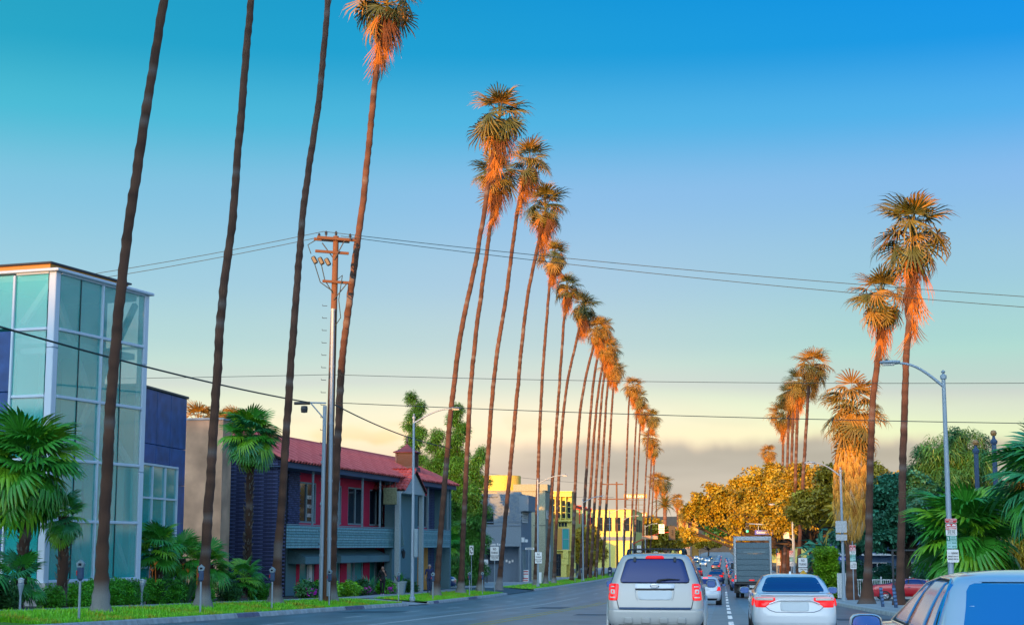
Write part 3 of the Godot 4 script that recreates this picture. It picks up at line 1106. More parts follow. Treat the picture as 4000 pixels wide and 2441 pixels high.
	for u in [1.35, 6.1, 10.7, 15.3, 19.0, 30.6, 36.2]:
		var mb := MB.new()
		mb.cbox(Vector3(u, 4.2, -0.1), Vector3(0.11, 3.1, 0.11), 0.01)
		part(t, "balcony_post", mb, M.slate_trim)
	# brick end wall and brick pier
	var gable := MB.new()
	gable.prism(PackedVector2Array([Vector2(0.1, B), Vector2(0.1, 5.95), Vector2(-4.0, 7.75), Vector2(-8.2, 5.95), Vector2(-8.2, B)]), 0.0, 0.3, Transform3D(Basis(Vector3(0, 0, 1), Vector3(0, 1, 0), Vector3(-1, 0, 0)), Vector3(1.45, 0, 0)))
	part(t, "end_wall", gable, M.mortar)
	var pier := MB.new()
	pier.box(Vector3(6.0, 4.1, -1.35), Vector3(1.9, 3.9, 0.3))
	part(t, "end_wall", pier, M.mortar)
	var br := MB.new()
	br.cbox(Vector3.ZERO, Vector3(0.06, 0.08, 0.295), 0.012)
	var bm := br.mesh()
	var xfs := []
	var row := 0
	var y := 5.8
	while y > -1.5:
		var w := 0.0 if row % 2 else -0.157
		while w > -5.4:
			if y < 7.7 - absf(w + 4.0) * 0.45:
				xfs.append(Transform3D(Basis(Vector3.UP, rr(-0.03, 0.03)), Vector3(1.135 + rr(-0.008, 0.008), y, w)))
			w -= 0.315
		y -= 0.1
		row += 1
	var top := []
	y = 5.88
	while y < 7.7:
		var w := 0.0 if row % 2 else -0.157
		while w > -5.4:
			if y < 7.7 - absf(w + 4.0) * 0.45:
				top.append(Transform3D(Basis.IDENTITY, Vector3(1.135 + rr(-0.008, 0.008), y, w)))
			w -= 0.315
		y += 0.1
		row += 1
	pieces(t, "brick", bm, [M.brick_0, M.brick_1, M.brick_2, M.brick_3], xfs + top)
	var br2 := MB.new()
	br2.cbox(Vector3.ZERO, Vector3(0.295, 0.098, 0.06), 0.012)
	var x2 := []
	for j in 31:
		for i in 6:
			x2.append(Transform3D(Basis.IDENTITY, Vector3(5.2 + i * 0.315 + (0.12 if j % 2 else 0.0), 2.3 + j * 0.12, -1.19 + rr(-0.008, 0.008))))
	for j in 65:
		for i in 5:
			x2.append(Transform3D(Basis.IDENTITY, Vector3(35.3 + i * 0.315 + (0.12 if j % 2 else 0.0), -2.0 + j * 0.12, -1.285 + rr(-0.008, 0.008))))
	pieces(t, "brick", br2.mesh(), [M.brick_2, M.brick_3, M.brick_1], x2, 0)
	# eave, roof boards, tiles, ridge
	var fas := MB.new()
	fas.cbox(Vector3(19.2, 5.80, 0.18), Vector3(36.8, 0.34, 0.08), 0.01)
	fas.box(Vector3(19.2, 5.99, 0.24), Vector3(36.8, 0.05, 0.14))
	part(t, "fascia", fas, M.fascia_blue)
	var sof := MB.new()
	sof.box(Vector3(19.2, 5.68, -0.62), Vector3(36.6, 0.05, 1.5))
	part(t, "soffit", sof, M.fascia_blue)
	var slope := atan2(1.85, 4.2)
	var roof := MB.new()
	for s in [1, -1]:
		roof.box(Vector3(19.2, 6.90, -3.95 + s * 2.1), Vector3(36.9, 0.08, 4.68), Basis(Vector3.RIGHT, s * slope))
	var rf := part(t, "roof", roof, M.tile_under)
	var tl := MB.new()
	var prof := []
	for k in 6:
		var f := PI * k / 5.0
		prof.append(Vector2(-cos(f) * 0.21, sin(f) * 0.17))
	for k in 5:
		var p0: Vector2 = prof[k]
		var p1: Vector2 = prof[k + 1]
		tl.quad(Vector3(p0.x, p0.y, 0.33), Vector3(p1.x, p1.y, 0.33), Vector3(p1.x * 0.72, p1.y * 0.5, -0.33), Vector3(p0.x * 0.72, p0.y * 0.5, -0.33))
		tl.quad(Vector3(p0.x * 0.8, p0.y * 0.72, 0.33), Vector3(p1.x * 0.8, p1.y * 0.72, 0.33), Vector3(p1.x, p1.y, 0.33), Vector3(p0.x, p0.y, 0.33))
	var tx := []
	for i in 77:
		for j in 8:
			var along: float = -0.02 + j * 0.58
			var u := 0.98 + i * 0.48
			tx.append(Transform3D(Basis(Vector3.RIGHT, slope + 0.13), Vector3(u + rr(-0.015, 0.015), 6.09 + along * sin(slope) + 0.01 * (j % 2), 0.13 - along * cos(slope))))
	pieces(rf, "roof_tile", tl.mesh(), [M.tile_0, M.tile_1, M.tile_2, M.tile_3], tx)
	var rd := MB.new()
	for i in 80:
		rd.tube([Vector3(0.9 + i * 0.46, 7.92, -3.95), Vector3(1.4 + i * 0.46, 7.95, -3.95)], [0.15, 0.125], 7)
	part(rf, "ridge", rd, M.tile_1, Transform3D.IDENTITY, "stuff")
	# little gable over the entrance
	var gc := 24.0
	var gw := 2.7
	var gf := MB.new()
	gf.prism(PackedVector2Array([Vector2(gc - gw, 5.06), Vector2(gc + gw, 5.06), Vector2(gc, 6.42)]), 0.55, 0.75)
	gf.box(Vector3(gc, 4.98, 0.2), Vector3(gw * 2 + 0.1, 0.16, 1.1))
	var gb := part(t, "gable", gf, M.pier_pale)
	for s in [1, -1]:
		var sl := MB.new()
		var ang: float = -s * atan2(1.42, gw)
		sl.box(Vector3(gc + s * gw * 0.52, 5.78, -0.9), Vector3(3.12, 0.07, 3.6), Basis(Vector3(0, 0, 1), ang))
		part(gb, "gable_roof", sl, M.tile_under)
		var gx := []
		for i in 12:
			for j in 7:
				var al: float = 0.2 + j * 0.43
				gx.append(Transform3D(Basis(Vector3(0, 0, 1), ang) * Basis(Vector3.UP, s * PI / 2), Vector3(gc + s * (al * cos(absf(ang)) - 0.05), 6.52 - al * sin(absf(ang)), 0.75 - i * 0.28)))
		pieces(t, "gable_tile", tl.mesh(), [M.tile_1, M.tile_0, M.tile_2], gx)
	for pz in [[20.9, 0.55, 0.34], [26.6, 0.55, 0.3]]:
		var mb := MB.new()
		mb.cbox(Vector3(pz[0], 1.3, pz[1]), Vector3(pz[2], 7.4, pz[2]), 0.02)
		part(t, "entrance_post", mb, M.pier_pale)
	var fin := MB.new()
	fin.prism(PackedVector2Array([Vector2(0.1, 1.3), Vector2(0.75, 1.5), Vector2(0.35, 5.0), Vector2(-0.6, 5.0), Vector2(-0.6, 1.3)]), 0.0, 0.22, Transform3D(Basis(Vector3(0, 0, 1), Vector3(0, 1, 0), Vector3(-1, 0, 0)), Vector3(21.95, 0, 0)))
	part(t, "fin_wall", fin, M.slate_wall)
	# oak doors in the far bay
	for k in 2:
		var dr := MB.new()
		var u := 31.3 + k * 1.9
		dr.cbox(Vector3(u + 0.85, -0.35, -1.28), Vector3(1.75, 3.5, 0.08), 0.015)
		var dd := part(t, "door", dr, M.oak)
		for q in [[-0.45, 0.75, 0.7, 0.9], [0.4, 0.75, 0.7, 0.9], [-0.45, -0.85, 0.7, 1.5], [0.4, -0.85, 0.7, 1.5]]:
			var pn := MB.new()
			pn.cbox(Vector3(u + 0.85 + q[0], -0.35 + q[1], -1.235), Vector3(q[2], q[3], 0.05), 0.02)
			part(dd, "door_panel", pn, M.oak)
	# louvred cupola on the roof
	var cu := MB.new()
	cu.cbox(Vector3(31.4, 6.75, -1.9), Vector3(1.6, 0.7, 1.6), 0.05)
	cu.box(Vector3(31.4, 7.55, -1.9), Vector3(1.16, 1.1, 1.16))
	for s in [[-1, -1], [1, -1], [-1, 1], [1, 1]]:
		cu.cbox(Vector3(31.4 + s[0] * 0.62, 7.55, -1.9 + s[1] * 0.62), Vector3(0.12, 1.1, 0.12), 0.01)
	var cp := part(rf, "cupola", cu, mat("cupola_wood", 0.15, 0.10, 0.10, 0.85, "fine", 1.5))
	for k in 8:
		for s in 4:
			var lv := MB.new()
			var bs := Basis(Vector3.UP, s * PI / 2)
			lv.box(Vector3(31.4, 7.10 + k * 0.128, -1.9) + bs * Vector3(0, 0, 0.63), Vector3(1.12, 0.10, 0.025), bs * Basis(Vector3.RIGHT, 0.6))
			part(rf, "louver", lv, M.cupola_wood)
	var hat := MB.new()
	hat.lathe([Vector2(1.14, 0.0), Vector2(1.16, 0.06), Vector2(0.62, 0.26), Vector2(0.22, 0.52), Vector2(0.05, 0.66)], Vector3(31.4, 8.10, -1.9), 4, Basis(Vector3.UP, PI / 4))
	part(rf, "cupola_roof", hat, M.plum_tile)
	var fi := MB.new()
	fi.lathe([Vector2(0.03, 0), Vector2(0.05, 0.08), Vector2(0.11, 0.2), Vector2(0.02, 0.62), Vector2(0.0, 0.72)], Vector3(31.4, 8.74, -1.9), 8)
	part(rf, "finial", fi, M.dark_metal)
	# hanging sign, worn blank
	var s := thing("hanging_sign", "weathered yellow green hanging sign board under the tiled eave by the entrance gable", "sign", t.transform * Vector3(19.6, 0, 0.4), PI / 2 - a)
	var sb := MB.new()
	sb.cbox(Vector3(0, 4.66, 0), Vector3(0.14, 1.08, 0.9), 0.03)
	part(s, "sign_board", sb, mat("sign_board_worn", 0.24, 0.27, 0.15, 0.6, "blotch", 1.6))
	for k in 3:
		var mb := MB.new()
		mb.box(Vector3(0, 5.42, -0.35 + k * 0.35), Vector3(0.03, 0.46, 0.03))
		part(s, "hanger", mb, M.dark_metal)
	var lamp := thing("wall_lantern", "small dark wrought iron lantern on the slate wall beside the pale entrance post", "lantern", t.transform * Vector3(23.6, 0.95, -0.04), PI / 2 - a)
	var lb := MB.new()
	lb.lathe([Vector2(0.03, -0.3), Vector2(0.10, -0.22), Vector2(0.13, 0.1), Vector2(0.16, 0.12), Vector2(0.02, 0.3)], Vector3(0, 0, 0.22), 6)
	part(lamp, "lantern_body", lb, M.dark_metal)
	var la := MB.new()
	la.tube([Vector3(0, -0.1, 0), Vector3(0, 0.3, 0.1), Vector3(0, 0.36, 0.22), Vector3(0, 0.28, 0.22)], [0.02, 0.02, 0.02, 0.015], 6)
	part(lamp, "bracket", la, M.dark_metal)

func block(t: Node3D, called: String, m: Material, x0: float, x1: float, y0: float, y1: float, d0: float, d1: float) -> MeshInstance3D:
	var mb := MB.new()
	mb.box(Vector3((x0 + x1) / 2, (y0 + y1) / 2, -(d0 + d1) / 2), Vector3(x1 - x0, y1 - y0, d1 - d0))
	return part(t, called, mb, m)

func coping(t: Node3D, m: Material, x0: float, x1: float, y: float, d0: float, d1: float) -> void:
	var mb := MB.new()
	mb.cbox(Vector3((x0 + x1) / 2, y + 0.06, -(d0 + d1) / 2), Vector3(x1 - x0 + 0.16, 0.12, d1 - d0 + 0.16), 0.02)
	part(t, "coping", mb, m)

# window in a wall that faces the camera: x0..x1, y0..y1 at distance d
func front_window(t: Node3D, x0: float, x1: float, y0: float, y1: float, d: float, cols := 2, rows := 1, fm: Material = null, pm: Material = null) -> void:
	window(t, x0, x1, y0, y1, -d + 0.05, fm if fm else M.dark_metal, pm if pm else M.window_dark, cols, rows, 0.08)

# window in a wall that faces the road: d0..d1 at lateral x
func side_window(t: Node3D, d0: float, d1: float, y0: float, y1: float, x: float, cols := 2, rows := 1, fm: Material = null, pm: Material = null) -> void:
	window(t, d0, d1, y0, y1, 0.05, fm if fm else M.dark_metal, pm if pm else M.window_dark, cols, rows, 0.08, Transform3D(Basis(Vector3.UP, PI / 2), Vector3(x, 0, 0)))

func build_grey_shop() -> void:
	var t := thing("grey_shop", "grey blockwork shop with stepped parapet, dark recess and boxed corner bay", "building")
	var d := 168.2
	var wl := MB.new()
	wall_holes(wl, -27.2, -21.0, -3.2, 6.9, -d - 0.3, -d, [[-26.7, -23.92, 3.7, 4.9], [-23.0, -21.15, -3.2, 1.42], [-24.95, -23.3, -3.2, 1.2]])
	part(t, "wall", wl, M.grey_block)
	block(t, "wall", M.grey_render, -27.2, -21.31, -3.2, 6.6, d + 2.2, d + 9.3)
	block(t, "side_wall", M.grey_block, -21.3, -21.0, -3.2, 6.9, d + 0.32, d + 2.18)
	block(t, "recess_wall", M.grey_render, -25.2, -21.1, -3.2, 1.5, d + 1.6, d + 1.9)
	coping(t, M.grey_render, -27.2, -23.6, 6.55, d - 0.02, d + 2.0)
	block(t, "parapet", M.grey_block, -23.55, -21.0, 6.902, 7.1, d + 0.02, d + 0.4)
	for y in [3.55, 3.9]:
		block(t, "ledge", M.grey_render, -24.9, -21.0, y, y + 0.08, d - 0.07, d - 0.004)
	# large blocks of the upper wall
	var bl := MB.new()
	bl.cbox(Vector3.ZERO, Vector3(0.38, 0.18, 0.05), 0.012)
	var xf := []
	for j in 15:
		for i in 6:
			xf.append(Transform3D(Basis.IDENTITY, Vector3(-23.25 + i * 0.4 + (0.2 if j % 2 else 0.0), 4.12 + j * 0.195, -d + 0.015 + rr(-0.006, 0.006))))
	pieces(t, "block", bl.mesh(), [M.grey_block, M.grey_render, M.grey_block], xf)
	front_window(t, -26.7, -23.92, 3.7, 4.9, d + 0.12, 3, 1)
	front_window(t, -24.9, -23.4, -0.4, 1.1, d + 1.5, 2, 1)
	for k in 3:
		var ds := MB.new()
		ds.box(Vector3(-22.75 + k * 0.32, -0.1 - (k % 2) * 0.12, -d - 1.57), Vector3(0.2, 0.26, 0.04))
		part(t, "notice", ds, M.white_sheet)
	# boxed bay on the corner
	block(t, "bay_box", M.grey_block, -21.2, -20.2, 5.1, 6.75, d - 0.1, d + 7.0)
	side_window(t, d + 1.0, d + 5.2, 3.9, 5.0, -21.0, 4, 3, M.white_paint)
	side_window(t, d + 1.2, d + 3.6, -1.9, 1.1, -21.0, 3, 1, M.slate_trim)
	block(t, "side_wall", M.grey_block, -21.3, -21.0, -3.2, 6.9, d + 2.2, d + 9.2)
	var lf := MB.new()
	lf.box(Vector3(-20.85, 2.1, -d - 0.4), Vector3(0.35, 0.5, 0.5))
	lf.box(Vector3(-20.5, 2.0, -d - 0.5), Vector3(0.3, 0.3, 0.4))
	part(t, "flood_light", lf, M.white_paint)
	lettering(t, "Premium Ret", Vector3(-24.1, 1.62, -d + 0.02), 0.24, M.white_sheet)
	# sage block, metal drum and roof house behind
	var s := thing("sage_building", "tall sage green stucco building with curved gold metal drum on its roof", "building")
	var d2 := 187.5
	block(s, "wall", M.sage_wall, -29.0, -20.55, -3.4, 7.8, d2, d2 + 9.0)
	coping(s, M.sage_wall, -29.0, -20.55, 7.8, d2, d2 + 9.0)
	block(s, "band", M.dark_metal, -22.0, -20.52, 3.80, 3.86, d2 - 0.03, d2 - 0.004)
	block(s, "roof_house", M.sage_wall, -24.6, -20.5, 7.93, 8.7, d2 + 2.0, d2 + 8.5)
	var dr := MB.new()
	dr.lathe([Vector2(2.35, 0), Vector2(2.35, 2.0), Vector2(2.2, 2.05), Vector2(0, 2.05)], Vector3(-26.3, 7.75, -d2 - 4.0), 40)
	part(s, "roof_drum", dr, M.brass_drum)
	side_window(s, d2 + 1.0, d2 + 2.6, 4.6, 5.6, -20.55, 1, 1, M.white_paint)
	# white site board in front of the shop
	var w := thing("site_board", "long white board fence with black lettering on grey base in front of grey shop", "sign board", P(-25.0, 0, 160.0))
	for k in 4:
		var mb := MB.new()
		mb.cbox(Vector3(0, -0.05 - k * 0.36, 0), Vector3(3.4, 0.345, 0.06), 0.01)
		part(w, "board", mb, M.white_sheet)
	for k in 4:
		var mb := MB.new()
		mb.box(Vector3(-1.6 + k * 1.06, -0.9, -0.08), Vector3(0.08, 2.9, 0.08))
		part(w, "post", mb, M.dark_metal)
	lettering(w, "ACUPUNCTURE & SAL", Vector3(0.35, -0.42, 0.032), 0.2, M.sign_black, 2.4)
	lettering(w, "SH", Vector3(-1.4, -0.42, 0.032), 0.2, M.sign_black)
	# tall post with a small tiled top beside the shop
	var p := thing("tiled_sign_post", "tall grey post carrying a small plum tiled roof beside the grey shop", "sign post", P(-24.7, -2.5, 158.0))
	var pm := MB.new()
	pm.cbox(Vector3(0, 4.7, 0), Vector3(0.42, 9.4, 0.42), 0.03)
	part(p, "post", pm, M.steel_pole)
	for k in 4:
		var mb := MB.new()
		mb.cbox(Vector3(-0.95 + k * 0.62, 10.0, 0.1), Vector3(0.6, 0.1, 0.95), 0.02, Basis(Vector3.RIGHT, 0.7))
		part(p, "roof_panel", mb, M.plum_tile)
	var bm := MB.new()
	bm.cbox(Vector3(0, 9.5, 0), Vector3(2.6, 0.14, 0.14), 0.02)
	for k in 3:
		bm.box(Vector3(-0.9 + k * 0.9, 9.35, 0.0), Vector3(0.08, 0.3, 0.4))
	part(p, "beam", bm, M.plum_tile)

func build_yellow_row() -> void:
	var d := 219.4
	var t := thing("yellow_building", "bright yellow lit three storey building with tall framed windows and stacked box bays", "building")
	block(t, "wall", M.cream_wall, -24.2, -20.4, -3.6, 8.75, d, d + 5.0)
	coping(t, M.cream_bright, -24.2, -20.4, 8.75, d, d + 5.0)
	for k in 4:
		front_window(t, -23.25 + k * 0.72, -22.65 + k * 0.72, 5.1, 7.9 - k * 0.12, d, 1, 3, M.cream_bright, M.window_dark)
		block(t, "window_fin", M.cream_bright, -23.36 + k * 0.72, -23.28 + k * 0.72, 4.9, 8.1, d - 0.7, d - 0.004)
	block(t, "ledge", M.cream_bright, -23.6, -20.4, 4.78, 4.9, d - 0.75, d - 0.004)
	block(t, "canopy", M.cream_bright, -23.6, -20.4, 8.1, 8.2, d - 0.8, d - 0.004)
	front_window(t, -22.3, -21.0, 3.95, 4.7, d, 3, 1, M.cream_bright, M.window_dark)
	block(t, "bay_panel", mat("bay_orange", 0.62, 0.34, 0.06, 0.6, "fine", 0.5), -22.46, -21.75, 0.95, 3.84, d - 0.25, d - 0.004)
	front_window(t, -21.72, -20.75, 0.95, 3.8, d - 0.2, 1, 2, M.steel_pole, M.glass_teal)
	block(t, "ledge", M.cream_bright, -22.5, -20.4, 0.80, 0.93, d - 0.5, d - 0.004)
	for b in [[-21.58, -20.85, -0.24, 0.78], [-21.79, -20.85, -1.07, -0.27], [-21.85, -21.07, -2.75, -1.10], [-20.3, -19.85, -2.75, -0.86]]:
		var mb := MB.new()
		mb.cbox(Vector3((b[0] + b[1]) / 2, (b[2] + b[3]) / 2, -d + 0.4), Vector3(b[1] - b[0], b[3] - b[2], 0.9), 0.04)
		part(t, "box_bay", mb, M.cream_bright)
	block(t, "pillar", M.cream_bright, -23.5, -22.9, -3.4, 6.1, d - 0.6, d - 0.004)
	front_window(t, -22.6, -21.9, -2.6, 0.4, d, 2, 3)
	# building with the red pergola
	var r := thing("pergola_building", "low yellow building with a red steel pergola frame standing on its roof terrace", "building")
	block(r, "wall", M.cream_wall, -34.0, -23.6, -3.8, 5.0, 236.0, 300.0)
	block(r, "upper_wall", M.cream_wall, -34.0, -25.2, 5.0, 7.2, 250.0, 300.0)
	coping(r, M.cream_bright, -34.0, -23.6, 5.0, 236.0, 249.8)
	for k in 6:
		block(r, "pergola_post", M.rust_red, -23.9, -23.7, 5.13, 7.58, 237.0 + k * 11.0, 237.3 + k * 11.0)
		block(r, "pergola_rafter", M.rust_red, -27.0, -23.5, 8.01, 8.2, 237.0 + k * 11.0, 237.4 + k * 11.0)
	block(r, "pergola_beam", M.rust_red, -23.95, -23.6, 7.6, 8.0, 236.5, 293.0)
	block(r, "pergola_beam", M.rust_red, -27.0, -23.97, 7.6, 8.0, 236.5, 236.9)
	for k in 6:
		var mb := MB.new()
		mb.cbox(Vector3(-23.53, 2.9, -(276.5 + k * 4.0)), Vector3(0.12, 4.2, 3.9), 0.03)
		part(r, "wall_panel", mb, M.cream_bright if k < 5 else M.bay_orange)
	for k in 6:
		side_window(r, 240.0 + k * 6.2, 244.6 + k * 6.2, 1.4, 3.6, -23.6, 3, 1)
		side_window(r, 240.0 + k * 6.2, 244.6 + k * 6.2, -2.6, -0.2, -23.6, 3, 1)
	# long cream building by the second junction
	var c := thing("corner_building", "long flat roofed cream building with dark upper windows by the far traffic signals", "building")
	block(c, "wall", M.cream_bright, -40.0, -19.4, -4.0, 9.2, 352.0, 395.0)
	coping(c, M.bay_orange, -40.0, -19.4, 9.2, 352.0, 395.0)
	for k in 7:
		front_window(c, -33.0 + k * 1.95, -31.8 + k * 1.95, 4.6, 7.6, 352.0, 1, 2)
	for k in 5:
		side_window(c, 355.0 + k * 7.5, 359.5 + k * 7.5, 4.6, 7.4, -19.4, 2, 1)
		side_window(c, 355.0 + k * 7.5, 359.5 + k * 7.5, -2.2, 1.4, -19.4, 2, 1)
	block(c, "band", M.grey_render, -34.0, -19.3, 2.6, 3.4, 351.8, 351.996)
	# row of houses behind, seen between the trunks
	for k in 5:
		var hx := -46.0 + k * 2.0
		var b := thing("flat_roofed_block", ["ochre flat roofed block behind the row of palms, tallest of the back row", "ochre flat roofed block behind the pergola building", "cream flat roofed block behind the orange wall panels", "low ochre block behind the cream corner building", "small cream block at the back of the side street"][k], "building", Vector3.ZERO, 0.0, "flat roofed blocks behind the palm row")
		var dd := 300.0 + k * 26.0 if k < 4 else 205.0
		var h := 6.5 + 1.5 * ((k * 3) % 4)
		block(b, "wall", M.cream_wall if k % 2 else M.tan_stucco, hx - 9.0, hx + 9.0, -4.0, h, dd, dd + 12.0)
		coping(b, M.concrete, hx - 9.0, hx + 9.0, h, dd, dd + 12.0)
		for q in 5:
			front_window(b, hx - 7.5 + q * 3.2, hx - 6.0 + q * 3.2, h - 2.6, h - 1.0, dd, 2, 1)
	# unseen tall block added left of the view to shade the nearest palms
	var sh := thing("added_shade_tower", "unseen pale block added just outside the view to shade the nearest palms", "building")
	block(sh, "wall", M.city_stone, -26.0, -20.9, -1.5, 27.6, 14.0, 30.0)
	coping(sh, M.concrete, -26.0, -20.9, 27.6, 14.0, 30.0)
	for j in 8:
		for k in 4:
			side_window(sh, 15.0 + k * 3.8, 17.6 + k * 3.8, 1.0 + j * 3.3, 3.0 + j * 3.3, -20.9, 2, 1)

# ------------------------------------------------------------------ plants
# a fan frond: stalk along +z from the origin, blade of n folded segments, tips hanging
func fan_mesh(stalk: float, L: float, spread: float, n: int, droop: float, sag: float, seed: int, fold := 0.5, split := 0.5, pitch := 0.0) -> MB:
	var r := RandomNumberGenerator.new()
	r.seed = seed
	var mb := MB.new()
	mb.tinted = true
	mb.col = Color(0.8, 0.85, 0.6)
	var bend := func(p: Vector3) -> Vector3:
		var t := p.z / (stalk + L)
		return p - Vector3(0, sag * maxf(t, 0.0) * t * (stalk + L), 0)
	var s := []
	for i in 4:
		s.append(bend.call(Vector3(0, 0, stalk * i / 3.0)))
	mb.tube(s, [0.035, 0.026, 0.02, 0.016], 4, false)
	var hub := Vector3(0, 0, stalk)
	for k in n:
		var f := (k + 0.5) / n * 2.0 - 1.0
		var a := f * spread + r.randf_range(-0.03, 0.03)
		var len := L * (1.0 - 0.30 * f * f) * r.randf_range(0.88, 1.06)
		var da := spread / n * 1.02
		var dir := Vector3(sin(a), 0, cos(a))
		var side := Vector3(cos(a), 0, -sin(a))
		var sh := r.randf_range(0.75, 1.2)
		var dr := droop * r.randf_range(0.6, 1.4)
		var m := hub + dir * len * split + Vector3(0, 0.02 * fold - dr * 0.12 * len, 0)
		var w := len * split * tan(da) * 0.96
		var e0 := m - side * w - Vector3(0, w * fold, 0)
		var e1 := m + side * w - Vector3(0, w * fold, 0)
		var q := hub + dir * len * 0.8 + Vector3(0, -dr * 0.45 * len, 0)
		var w2 := w * 0.75
		var q0 := q - side * w2 - Vector3(0, w2 * 0.5, 0)
		var q1 := q + side * w2 - Vector3(0, w2 * 0.5, 0)
		var tip := hub + dir * len * (1.0 - 0.12 * droop) + Vector3(0, -dr * len, 0)
		var pts := []
		var turn := Basis(Vector3.RIGHT, pitch)
		for p in [hub, m, e0, e1, q, q0, q1, tip]: pts.append(bend.call(hub + turn * (p - hub)))
		mb.col = Color(sh, sh, sh)
		mb.tri(pts[0], pts[1], pts[2]); mb.tri(pts[0], pts[3], pts[1])
		mb.tri(pts[1], pts[4], pts[2]); mb.tri(pts[2], pts[4], pts[5])
		mb.tri(pts[1], pts[3], pts[4]); mb.tri(pts[3], pts[6], pts[4])
		mb.col = Color(sh * 1.15, sh * 1.05, sh * 0.8)
		mb.tri(pts[4], pts[7], pts[5]); mb.tri(pts[4], pts[6], pts[7])
	return mb

# frond placed at o, pointing towards azimuth az, raised by el, rolled a little
func frond_xf(o: Vector3, az: float, el: float, roll: float, s: float) -> Transform3D:
	var b := Basis(Vector3.UP, az) * Basis(Vector3.RIGHT, -el) * Basis(Vector3(0, 0, 1), roll)
	return Transform3D(b.scaled_local(Vector3(s, s, s)), o)

var live_mb := []
var dead_mb := []
var live := []
var dead := []
var merged := []

func trunk_mesh(pts: Array, r0: float, r1: float, flare: float, seed: int, pale := 1.0, light := 1.0) -> MB:
	var r := RandomNumberGenerator.new()
	r.seed = seed
	var cv := Curve3D.new()
	for i in pts.size():
		var t: Vector3 = (pts[mini(i + 1, pts.size() - 1)] - pts[maxi(i - 1, 0)]) / 6.0
		cv.add_point(pts[i], -t, t)
	var L := cv.get_baked_length()
	var n := int(L / 0.22)
	var pp := []
	var ra := []
	var co := []
	var wob := Vector3.ZERO
	for i in n + 1:
		var s := L * i / n
		var rad := lerpf(r0, r1, s / L) + flare * exp(-s / 0.75) * 0.75 + flare * exp(-s / 0.2) * 0.35
		rad *= (1.05 if i % 2 else 0.95) * r.randf_range(0.95, 1.05)
		wob = wob * 0.8 + Vector3(r.randf_range(-0.012, 0.012), 0, r.randf_range(-0.012, 0.012))
		pp.append(cv.sample_baked(s) + (wob if s > 1.0 else Vector3.ZERO))
		ra.append(rad)
		var k := clampf((pale * 0.95 + r.randf_range(-0.25, 0.25) - s) / 0.5, 0.0, 1.0)
		var dark := Color(0.215, 0.105, 0.065) * r.randf_range(0.6, 1.2) * light
		if r.randf() < 0.08: dark = dark.lerp(Color(0.40, 0.36, 0.33), 0.5)
		co.append(dark.lerp(Color(0.56, 0.55, 0.54), k))
	var mb := MB.new()
	mb.tinted = true
	mb.tube(pp, ra, 11, true, co)
	return mb

# near palms: every frond and every dead frond a piece of its own; far palms: one crown
func fan_palm(label: String, pts: Array, center: Vector3, half: float, seed: int, skirt := 1.2, near := true, r0 := 0.21, r1 := 0.15, flare := 0.26, green := 34, group := "tall fan palms along the left kerb", called := "tall_fan_palm") -> Node3D:
	var r := RandomNumberGenerator.new()
	r.seed = seed
	var base: Vector3 = pts[0]
	var t := thing(called, label, "palm tree", base, 0.0, group)
	var lp := []
	for p in pts: lp.append(p - base)
	var top := center - base
	lp.append(top - Vector3(0, 0.15, 0))
	lp[0] -= Vector3(0, 0.12, 0)
	part(t, "trunk", trunk_mesh(lp, r0, r1, flare, seed, 1.0 if base.x < 0.0 and seed < 460 else 0.0), M.palm_bark)
	var s := half / 1.55
	if near:
		for i in green:
			var u := (i + 0.5) / green
			var el := lerpf(1.5, -0.95, pow(u, 1.15)) + r.randf_range(-0.3, 0.3)
			var az := i * 2.39996 + r.randf_range(-0.6, 0.6)
			var kind := 0 if u < 0.36 else r.randi() % 3
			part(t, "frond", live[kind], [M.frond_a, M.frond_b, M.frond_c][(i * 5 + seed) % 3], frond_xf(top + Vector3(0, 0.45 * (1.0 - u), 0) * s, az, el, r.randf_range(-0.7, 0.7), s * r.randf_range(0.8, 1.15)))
		var down: Vector3 = (lp[lp.size() - 2] - top).normalized()
		var nd := 40
		for i in nd:
			var u := (i + 0.5) / nd
			var el := lerpf(-0.35, -1.28, pow(u, 0.4)) + r.randf_range(-0.1, 0.1)
			var az := i * 2.39996 + 1.0
			part(t, "dead_frond", dead[i % 2], M.frond_dead if (i * 7) % 5 > 1 else M.frond_dead_dark, frond_xf(top + down * (0.05 + u * u * skirt), az, el, r.randf_range(-0.6, 0.6), s * r.randf_range(0.8, 1.2)))
	else:
		var b := Basis(Vector3.UP, r.randf_range(0, TAU)).scaled(Vector3(s, s, s))
		part(t, "crown", merged[0], M.frond_a if seed % 2 else M.frond_b, Transform3D(b, top), "stuff")
		part(t, "dead_fronds", merged[1], M.frond_dead, Transform3D(b, top), "stuff")
	return t

